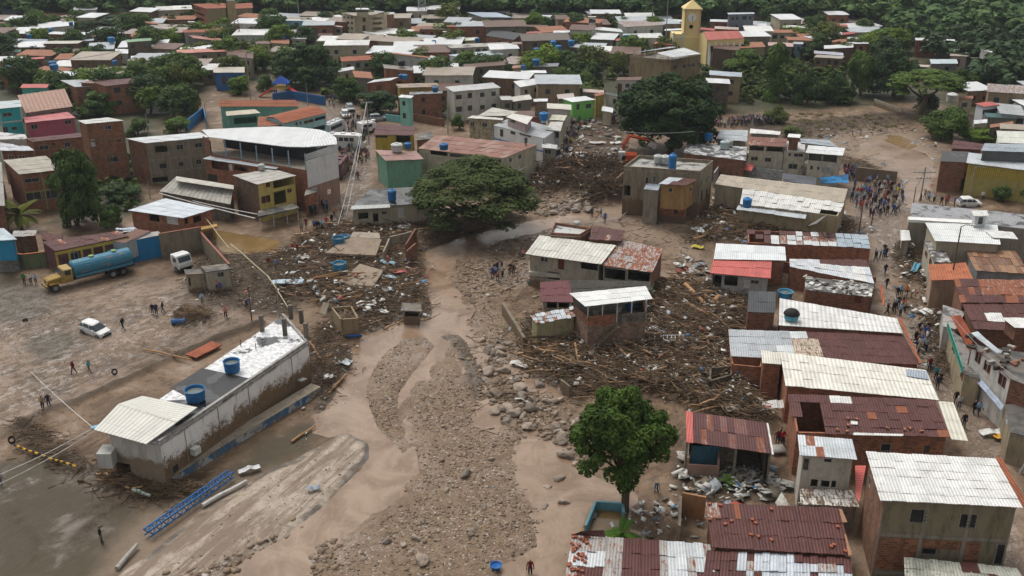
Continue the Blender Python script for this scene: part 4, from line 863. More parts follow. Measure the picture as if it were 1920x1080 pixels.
for(x_,y_,c_,s_)in((1085,330,(.02,.12,.3),.5),(1140,322,(.03,.04,.06),.45),(1015,340,(.5,.5,.5),.4),(870,360,(.3,.28,.24),.45)):
 p=WC('S4',x_,y_,4.4);mb=MB();mb.lathe([(s_*.8,0),(s_,s_*1.3),(s_*.9,s_*1.35),(.05,s_*1.3)],(p.x,p.y+.3,4.02),10);o=mb.build('barrel',plain('barrel%d'%x_,c_));tag(o,{1085:'blue barrel on the open top floor of the staircase house',1140:'black barrel on the open top floor of the staircase house',1015:'white tub on the open top floor of the staircase house',870:'grey sack-like tub in the left corner of the open top floor'}[x_],'barrel')
r,q,w4=building('S4',[(490,430),(740,388),(725,322),(452,375)],3.9,plaster((.33,.3,.17),.85,.6),None,'left wing of the staircase house with torn zinc and rusty strips for a roof','house','low_wing',sheets=(9,3),oh=.2,mats=[(metal_roof((.5,.53,.56),.15),5),(RUSTY(.6),4)],jit=.08,gap=.1)
wallrun('S4',[(425,590),(385,520),(290,365)],1.5,plaster((.2,.165,.115),.8,1.2),'muddy retaining wall along the boulder channel beside the staircase house','retaining_wall',th=.35)
wallrun('S4',[(640,845),(700,890)],1.2,plaster((.2,.16,.11),.8,1),'broken concrete wall stub under the log heap')
# left side ---------------------------------------------------------------------------
r,q,w4=building('R5',[(762,618),(1088,665),(1278,608),(985,546)],4.2,BK(1.0),metal_roof((.58,.62,.66),.02,stain=.15),'brick house with a clean pale grey roof and yellow balcony by the muddy square','house','grey_roof_house',sheets=(9,4),jit=.01,wins=[('F',890,642,948,684,'void'),('F',995,655,1060,700,'whitedoor'),('R',1100,665,1120,700,'void'),('R',1150,650,1200,690,'void')])
panel(r,'R5',[(1095,745),(1270,690),(1262,665),(1100,710)],1.8,plain('yellow_balcony',(.45,.27,.07)),'balcony_wall',th=.8)
panel(r,'R5',[(1150,742),(1295,712),(1290,698),(1150,722)],2.4,plain('yellow_beam',(.42,.26,.08)),'yellow_beam',th=.3)
p=WC('R5',1280,780);part_box(r,'yellow_post',(p.x,p.y,1.1),(.35,.35,2.4),plain('yellow_beam',(.42,.26,.08)))
building('R5',[(115,404),(378,374),(272,293),(20,318)],6.4,BK(),metal_roof((.4,.37,.31),.08,stain=.35,rough=.85),'brick house with a worn grey sheet roof and a white-red window awning at the left','house','brick_house',sheets=(8,4),wins=[('F',145,425,235,452,'win'),('F',282,403,320,437,'grille'),('F',150,505,245,560,'win'),('F',255,492,345,550,'win')],frame=('F',2,[3.3],plain('yellow_beam2',(.3,.25,.1))))
o=panel(bpy.data.objects['brick_house.002']if 'brick_house.002' in bpy.data.objects else None,'R5',[(145,430),(236,424),(232,400),(140,408)],[5.2,5.2,5.7,5.7],metal_roof((.6,.5,.48),.05),'window_awning')if False else None
building('R5',[(508,103),(738,83),(640,64),(463,84)],10.3,brick((.26,.1,.05),dirt=.4),metal_roof((.62,.62,.58),.03),'tall brick tower house with a small white roof at the left','house','brick_tower_house',sheets=(5,2),oh=.15,frame=('F',2,[7.2,4.3],brick((.2,.12,.08))),wins=[('F',618,110,665,138,'win'),('F',697,190,720,210,'dot'),('F',640,298,705,332,'win'),('F',540,195,566,238,'whitedoor')])
building('R5',[(195,210),(520,178),(470,156),(148,190)],6.0,brick((.25,.1,.05),dirt=.45),MAROON(.35),'long brick house with a thin maroon roof left of the tall brick tower house','house','brick_house',sheets=(10,2),oh=.15,wins=[('F',235,230,290,258,'win'),('F',384,212,420,240,'win'),('F',312,218,330,230,'dot')])
building('R5',[(0,262),(205,262),(170,235),(0,215)],6.0,BKD(),metal_roof((.55,.57,.6),.2),'brick house with a broken white zinc roof at the left edge','house','zinc_roof_house',sheets=(4,2),wins=[('F',50,290,85,312),('F',110,290,150,312)],jit=.08)
building('R5',[(-60,600),(30,590),(10,330),(-80,330)],5.5,BKD(),metal_roof((.3,.28,.25),.3),'dark brick house cut by the left edge below the broken zinc roof','house','brick_house',sheets=(2,4))
building('R5',[(868,218),(1250,182),(1190,152),(752,190)],7.4,plaster((.24,.205,.15),.8),metal_roof((.6,.62,.62),.08),'mouldy three storey concrete house left of the great curved white roof','building','concrete_house',sheets=(10,2),oh=.15,wallm={'L':BKD()},frame=('F',3,[4.3,2.1],GREYW),
wins=[('F',925,232,1012,272,'void'),('F',1050,225,1093,258),('F',1160,215,1205,245),('F',948,336,995,370,'grille'),('F',1062,328,1095,355,'grille'),('F',1168,312,1200,345),('F',890,420,1000,450,'void')])
r,q,w4=building('R5',[(950,505),(1372,582),(1392,472),(1050,416)],[3.0,3.0,4.4,4.4],CB(),None,'long low shed with a ribbed grey fibre-cement roof beside the yellow house','shed','grey_shed',sheets=(15,3),mats=metal_roof((.36,.34,.3),.1,rustc=(.1,.07,.05),pitch=.9,stain=.4,rough=.9),jit=.015)
panel(r,'R5',[(1045,440),(1392,492),(1392,468),(1050,414)],4.7,metal_roof((.5,.48,.42),.05,rough=.9),'ridge_cap')
# great curved roof
hgt=9.6;curve=[(100,180),(560,238),(680,240),(862,224),(862,206),(820,172),(760,154),(640,140),(500,135),(300,142),(60,155)]
P=[WC('R6',x,y,hgt)for x,y in curve];cen=sum(P,Vector())/len(P)
r=empty('curved_roof_building',(cen.x,cen.y,0),'big building with a curved bright white roof over a dark open gallery','building')
nst=16;fr=[P[0],P[1],P[2],P[3]];bk=[P[10],P[9],P[8],P[7],P[6],P[5],P[4]]
def along(pl,t):
 Ls=[(pl[i+1]-pl[i]).length for i in range(len(pl)-1)];s=t*sum(Ls)
 for i,l in enumerate(Ls):
  if s<=l or i==len(Ls)-1:return lerp(pl[i],pl[i+1],min(1,s/l))
  s-=l
for k in range(nst):
 a,b,c_,d=along(fr,k/nst),along(fr,(k+1)/nst),along(bk,(k+1)/nst),along(bk,k/nst)
 mb=MB();up=[0,0,.5,.5];Q=[v+Vector((0,0,u+.012*(k%2)))for v,u in zip((a,b,c_,d),up)];mb.prism(Q,.1);mb.build('roof_sheet',metal_roof((.62,.63,.63),.05,stain=.3,pitch=.5,vary=.06),r)
c1,c2,c3_=WC('R6',110,190,9.3),WC('R6',678,318,8.4),WC('R6',866,262,8.4);c4=WC('R6',120,150,9.3)
c2=Vector((c2 .x,c2 .y,0));A0=WC('R6',102,190,9.4)
wl=wall_mb(A0,Vector((c2 .x,c2 .y,9.4)),-.5,6.7,6.7,[(6,7.2,4.2,5.4,'win')]);wl.build('front_wall',BK(),r)
wl=wall_mb(Vector((c2 .x,c2 .y,8.2)),Vector((c3_.x,c3_.y,8.2)),3.9,8.2,8.2,[]);wl.build('white_wall',plaster((.7,.69,.68),.3),r)
wl=wall_mb(Vector((c2 .x,c2 .y,8.2)),Vector((c3_.x,c3_.y,8.2)),-.5,3.9,3.9,[(4,5,1.6,2.5,'win'),(1.5,2.3,0,2.1,'void')]);wl.build('lower_wall',plaster((.34,.22,.17),.5),r)
wl=wall_mb(Vector((c3_.x,c3_.y,8.2)),Vector((P[5].x,P[5].y,8)),-.5,8,8,[]);wl.build('back_wall',BKD(),r)
wl=wall_mb(Vector((P[10].x,P[10].y,8)),A0,-.5,9,9,[]);wl.build('side_wall',BKD(),r)
bb=lerp(A0,Vector((c2 .x,c2 .y,9.4)),0);mb=MB();off=Vector((1.0,4.5,0));mb.poly([Vector((A0 .x,A0 .y,6.7)),Vector((c2 .x,c2 .y,6.7)),Vector((c3_.x,c3_.y,6.7)),Vector((P[5].x,P[5].y,6.7)),Vector((P[10].x,P[10].y,6.7))]);mb.build('gallery_floor',mconc,r)
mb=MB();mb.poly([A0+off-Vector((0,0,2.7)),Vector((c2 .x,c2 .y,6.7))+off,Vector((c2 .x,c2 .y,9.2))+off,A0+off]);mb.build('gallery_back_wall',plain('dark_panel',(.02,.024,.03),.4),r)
for k in range(6):
 p=lerp(A0,Vector((c2 .x,c2 .y,9.4)),.16+k*.165);part_box(r,'gallery_post',(p.x+.1,p.y+.1,8.05),(.16,.16,2.7),plain('steel_post',(.25,.35,.42)))
panel(r,'R6',[(680,318),(870,264),(862,224),(672,285)],[8.2,8.2,9.3,9.3],metal_roof((.72,.73,.73),.01,stain=.1),'side_sheet',sheets=(6,1),jit=.01)
for k,(s0,s1)in enumerate(((.2,.75),)):
 pass
r,q,w4=building('R6',[(62,310),(500,374),(562,334),(150,278)],6.4,BK(),metal_roof((.4,.43,.46),.03,stain=.2),'brick wing with a blue-grey sheet roof tucked below the dark gallery','house','brick_wing',sheets=(12,2),wins=[('F',118,328,215,375,'void'),('F',220,342,240,380,'whitedoor'),('F',250,352,330,385,'void'),('F',60,402,150,440,'dot')])
r,q,w4=building('R6',[(388,464),(622,410),(482,370),(240,408)],6.2,plaster((.5,.4,.12),.55),metal_roof((.46,.44,.4),.08,stain=.35),'yellow two storey house with vine-covered balconies and a dusty sheet roof','house','yellow_house',sheets=(7,4),oh=.2,wallm={'L':brick((.12,.07,.045),dirt=.8)},
wins=[('F',440,450,463,480,'redwin'),('F',413,530,466,572,'redwin'),('F',482,432,610,475,'void'),('F',487,500,562,580,'void'),('F',568,488,592,510,'redwin')])
panel(r,'R6',[(485,505),(690,455),(685,432),(480,482)],3.6,plaster((.42,.36,.14),.7),'balcony_ledge',th=.35)
panel(r,'R6',[(392,655),(640,600),(600,575),(395,620)],2.4,flat_roof((.2,.18,.15),amount=.7),'street_canopy',th=.25)
for x_ in(400,480,560,625):p=WC('R6',x_,655-(x_-400)*.22,2.2);part_box(r,'canopy_post',(p.x,p.y+.3,.9),(.12,.12,2.6),plain('white_post',(.5,.5,.48)))
building('R6',[(668,528),(748,505),(745,480),(680,492)],3.6,BK(.3),flat_roof((.3,.28,.25)),'small brick corner shop with white trim at the foot of the white wall','shop','corner_shop',sheets=(1,1),wins=[('F',695,585,740,640,'void')],oh=.05)
# red tile house and teal neighbour behind the curved roof
r,q,w4=building('R6',[(545,100),(808,35),(690,0),(430,62)],6.5,plaster((.3,.5,.5),.3),tile_roof((.38,.13,.07),.35),'mint-green house with a red tile roof at the head of the road','house','tile_roof_house',sheets=(6,3),ridge=.6,jit=.01,wins=[('F',615,92,630,112),('F',640,88,652,108),('F',665,78,725,98,'win'),('F',730,60,798,80,'void'),('F',690,120,795,150,'void')])
building('R6',[(390,118),(560,108),(520,55),(395,60)],6.0,plaster((.3,.48,.46),.4),tile_roof((.36,.14,.08),.5),'lower red tile roof joined to the left end of the mint-green house','house','tile_roof_house',sheets=(4,2),jit=.01,wins=[('F',430,118,480,132),('F',490,112,530,130)])
r,q,w4=building('R6',[(205,55),(408,38),(375,15),(200,28)],6.2,plaster((.13,.3,.25),.4),metal_roof((.5,.44,.33),.05,stain=.2),'teal green house with a beige balcony roof behind the curved roof','house','teal_house',sheets=(4,1),wins=[('F',248,62,385,100,'void'),('F',275,122,345,140,'void')])
building('R6',[(160,0),(640,0),(600,-35),(170,-30)],6.0,plaster((.16,.34,.28),.4),tile_roof((.36,.14,.08),.5),'long tile roof rising behind the teal green house','house','tile_roof_house',sheets=(6,2),ridge=.8,jit=.01)
# blue/purple row on the square
r,q,w4=building('R5',[(330,862),(772,772),(692,742),(250,805)],3.7,plaster((.12,.05,.055),.6,.3),None,'purple house with yellow trim and a maroon tin roof facing the tanker truck','house','purple_house',sheets=(12,2),oh=.1,mats=[(MAROON(.4),5),(RUSTY(.7),1)],jit=.02,wins=[('F',418,868,470,918,'win'),('F',562,842,608,905,'door')])
for k in(0,.165,.335,.48,.64,1.0):
 p=lerp(w4[0],w4[1],k);part_box(r,'yellow_pilaster',(p.x,p.y-.06,1.6),(.28,.12,3.7),plain('yellow_trim',(.45,.33,.07)),math.atan2((w4[1]-w4[0]).y,(w4[1]-w4[0]).x))
mid=(w4[0]+w4[1])/2;L=(w4[1]-w4[0]).length;part_box(r,'yellow_cornice',(mid.x,mid.y-.08,3.35),(L,.2,.4),plain('yellow_trim',(.45,.33,.07)),math.atan2((w4[1]-w4[0]).y,(w4[1]-w4[0]).x))
building('R5',[(775,800),(962,765),(945,742),(765,762)],3.2,plaster((.02,.17,.36),.3),RUSTY(.4),'bright blue wall with a thin rusty roof right of the purple house','house','blue_wall_house',sheets=(4,1),oh=.05)
r,q,w4=building('R5',[(-30,800),(102,792),(22,722),(-90,730)],5.0,plaster((.03,.26,.45),.25),metal_roof((.5,.58,.62),.02),'turquoise-blue house with a pale roof cut off by the left edge','house','blue_house',sheets=(4,2),z0=2.0,floor=False)
building('R5',[(-30,895),(104,890),(90,850),(-60,850)],2.2,brick((.2,.2,.2)),None,'grey block ground floor under the turquoise-blue house','house','block_ground_floor',oh=0)
wallrun('R5',[(100,960),(150,965),(320,945)],2.0,plaster((.16,.19,.1),.7),'mossy green wall with orange gate posts between the blue and purple houses',cap=plain('orange_cap',(.35,.12,.05)))
building('R5',[(70,775),(215,770),(220,735),(80,738)],3.6,BKD(),RUSTY(.4),'patched tin roof behind the mossy green wall','shed','tin_shed',sheets=(4,2),jit=.06)
building('R5',[(250,790),(330,820),(380,765),(240,745)],3.2,BKD(),MAROON(.5),'small broken maroon roof left of the purple house','shed','tin_shed',sheets=(3,2),jit=.06)
building('R5',[(690,745),(830,740),(800,722),(690,725)],3.0,BKD(),metal_roof((.5,.56,.62),.05),'crumpled pale sheet roof behind the blue wall','shed','tin_shed',sheets=(3,2),jit=.12)
building('R5',[(0,195),(165,192),(150,165),(-20,150)],5.2,plaster((.4,.38,.33),.7),DECKW,'plaster terrace in front of the turquoise house at the left edge','terrace','terrace_block',sheets=(1,1),oh=0)
building('R5',[(-20,15),(130,0),(120,-40),(-30,-30)],6.8,plaster((.04,.4,.42),.25),metal_roof((.5,.55,.56),.3),'turquoise two storey house at the left edge','house','turquoise_house',sheets=(3,2),wins=[('F',15,35,72,60),('F',12,120,48,155),('F',70,118,102,140)],oh=.3,frame=('F',1,[4.0],plain('white_trim',(.5,.55,.55))))
building('R5',[(150,97),(452,66),(402,30),(138,60)],4.4,plaster((.42,.1,.14),.35),metal_roof((.5,.17,.17),.06,stain=.25),'pink house with a pink tin roof behind the palm-like shrubs','house','pink_house',sheets=(7,2),wins=[('F',185,105,225,135),('F',385,80,425,105)])
# walled yard
yw=plaster((.22,.185,.13),.8,.4)
wallrun('R5',[(967,905),(1215,862)],3.6,yw,'tall brown plaster wall closing the back of the muddy yard',cap=plain('red_cap',(.25,.1,.07)))
wallrun('R5',[(1385,1062),(1245,900),(1215,862)],2.9,yw,'long side wall of the muddy yard running towards the fallen pole',cap=plain('red_cap',(.25,.1,.07)))
building('R5',[(1105,1000),(1215,995),(1190,965),(1095,970)],2.6,plaster((.3,.25,.18),.7,.5),flat_roof((.12,.09,.06),amount=.8),'small mud shed with a dirt-covered roof in the yard','shed','mud_shed',sheets=(1,1),oh=.2,wins=[('F',1112,1020,1135,1068,'void')])
building('R5',[(1228,985),(1378,965),(1345,935),(1195,950)],3.0,plaster((.38,.34,.26),.6,.3),flat_roof((.14,.11,.07),amount=.8),'cream shed with one window at the corner of the yard','shed','cream_shed',sheets=(1,1),oh=.15,wins=[('F',1295,985,1335,1015)])
# centre-left: black roof house, green house
r,q,w4=building('R6',[(942,608),(1455,568),(1340,478),(1060,492)],3.7,plaster((.4,.36,.27),.6,.8),flat_roof((.1,.1,.1),(.03,.03,.03),wet=1,amount=.6),'cream house with a wet black roof under the left side of the umbrella tree','house','black_roof_house',sheets=(1,1),oh=.3,wins=[('F',990,632,1050,668,'void'),('F',1078,636,1110,685,'void'),('F',1128,622,1160,642),('F',1228,602,1260,660,'whitedoor'),('F',1342,585,1372,612,'win')])
panel(r,'R6',[(945,612),(1180,600),(1178,580),(950,590)],3.8,metal_roof((.5,.5,.48),.05),'white_eave')
building('R6',[(1152,322),(1382,314),(1335,262),(1090,258)],5.2,plaster((.16,.34,.24),.55),metal_roof((.34,.2,.17),.3,stain=.5),'green-walled house with a faded pink roof beside the road','house','green_house',sheets=(6,2))
building('R6',[(1080,168),(1322,172),(1330,118),(1100,104)],4.4,plaster((.42,.32,.05),.5),MAROON(.3),'yellow and brick kiosk under a dark maroon roof beside the road','house','yellow_kiosk',sheets=(6,2),wins=[('F',1090,172,1165,185,'dot'),('F',1215,172,1300,215,'void')])
# long tile roof
r,q,w4=building('R7',[(75,250),(585,308),(788,226),(185,168)],[5.6,5.6,5.9,5.9],plaster((.46,.42,.32),.6,0),None,'long building with a weathered brown tile roof behind the umbrella tree','building','tile_roof_building',sheets=(16,4),oh=.12,mats=[(metal_roof((.26,.125,.09),.35,rustc=(.13,.05,.03),pitch=.45,stain=.5),5),(metal_roof((.3,.18,.14),.3,pitch=.45),2)],jit=.02,
wins=[('R',618,305,633,330,'win'),('R',672,285,690,310,'win'),('F',150,262,250,290,'void'),('F',265,285,390,305,'dot'),('F',455,308,570,335,'void')])
panel(r,'R7',[(262,298),(392,308),(392,294),(262,280)],4.6,PINKR(.1),'red_awning')
panel(r,'R7',[(660,392),(772,332),(765,318),(655,375)],2.6,WHITEW,'ledge')
r,q,w4=building('R7',[(525,112),(825,190),(912,130),(640,60)],6.0,plaster((.6,.6,.6),.35),None,'white house with blue bands and a grey sheet roof beside the long tile roof','house','white_blue_house',sheets=(8,2),oh=0,mats=metal_roof((.4,.41,.42),.15,stain=.5),wins=[('F',565,135,583,178,'door'),('F',627,142,655,166,'win'),('F',680,130,750,175,'grille'),('R',840,150,860,178,'grille')],frame=('F',1,[3.6],plain('blue_band',(.1,.2,.4))))
building('R7',[(835,138),(925,145),(940,90),(865,90)],6.2,plaster((.4,.38,.34),.6),metal_roof((.55,.54,.5),.15),'cream sheet roof over a dark patio right of the white and blue house','house','patio_house',sheets=(4,2),wins=[('F',850,150,915,185,'void')])
building('R7',[(368,68),(580,80),(585,70),(400,52)],6.6,brick((.42,.36,.24),(.2,.17,.12),dirt=.7),metal_roof((.64,.62,.56),.05),'tan corrugated-sided house on a dark base left of the white and blue house','house','tan_house',sheets=(6,1),wins=[('F',388,90,412,118),('F',458,95,488,122)])
building('R7',[(600,60),(725,105),(760,60),(640,40)],7.8,plaster((.4,.3,.3),.5),WHITEW,'pinkish upper room standing on the white and blue house','hut','roof_room',z0=5.7,sheets=(1,1),floor=False,wins=[('F',628,72,655,96)])
building('R7',[(430,55),(600,55),(670,30),(520,5)],5.2,GREYW,metal_roof((.5,.48,.42),.1),'pale folded roof behind the tan corrugated house','house','pale_roof_house',sheets=(5,2))
building('R7',[(812,245),(900,252),(908,228),(815,215)],5.0,GREYW,metal_roof((.5,.5,.48),.2),'narrow grey house end beside the white truck','house','narrow_house',sheets=(3,1),wins=[('F',828,255,868,282)])
building('R7',[(60,200),(165,190),(160,150),(80,160)],4.0,BKD(),flat_roof((.2,.17,.14),amount=.8),'brick lean-to with a cluttered flat roof left of the long tile roof','shed','brick_lean_to',sheets=(1,1))
# ---------------------------------------------------------------- far rows of the town
def bg(c,xl,yl,xr,yr,dx,dy,h,roof,wall,label,n=2,name='house',cat='house',ridge=0,sheets=(3,1),oh=.3):
 r,q,w4=building(c,[(xl,yl),(xr,yr),(xr+dx,yr+dy),(xl+dx,yl+dy)],h,wall,roof,label,cat,name,sheets=sheets,ridge=ridge,oh=oh,jit=.03,floor=False)
 P0,P1=w4[0],w4[1];L=(P1-P0).length;rr=random.Random(int(xl*7+yl));e=Vector((P1 .x-P0 .x,P1 .y-P0 .y,0)).normalized();nn=Vector((e.y,-e.x,0))
 for k in range(n):
  u=L*(k+.5+rr.uniform(-.15,.15))/n;ww=rr.choice([.7,1.0,1.3]);
  for z in([h-1.7]if h<5 else[h-1.7,h-4.4]):
   p=Vector((P0 .x,P0 .y,0))+e*u;hh=rr.choice([.9,1.1]);door=rr.random()<.25 and h<5
   part_box(r,'door' if door else 'window',(p.x+nn.x*.01,p.y+nn.y*.01,z+hh/2-(.6 if door else 0)),(ww,.1,2.0 if door else hh),mwood if door else mgl,math.atan2(e.y,e.x))
 return r,q,w4
TERRA=tile_roof((.36,.13,.08),.4);TERRA2=tile_roof((.4,.19,.12),.3)
PW=plaster((.52,.5,.45),.5);PC=plaster((.42,.36,.26),.5);PT=plaster((.3,.23,.15),.6);PG=plaster((.2,.18,.15),.7);BB=BK();ZZ=ZINC(.1);WW=metal_roof((.66,.67,.67),.04,stain=.2);TAN=metal_roof((.36,.3,.24),.2,stain=.5);REDR=metal_roof((.36,.09,.07),.1,stain=.3);DK=DARKR();BRN=metal_roof((.14,.08,.06),.4,stain=.5)
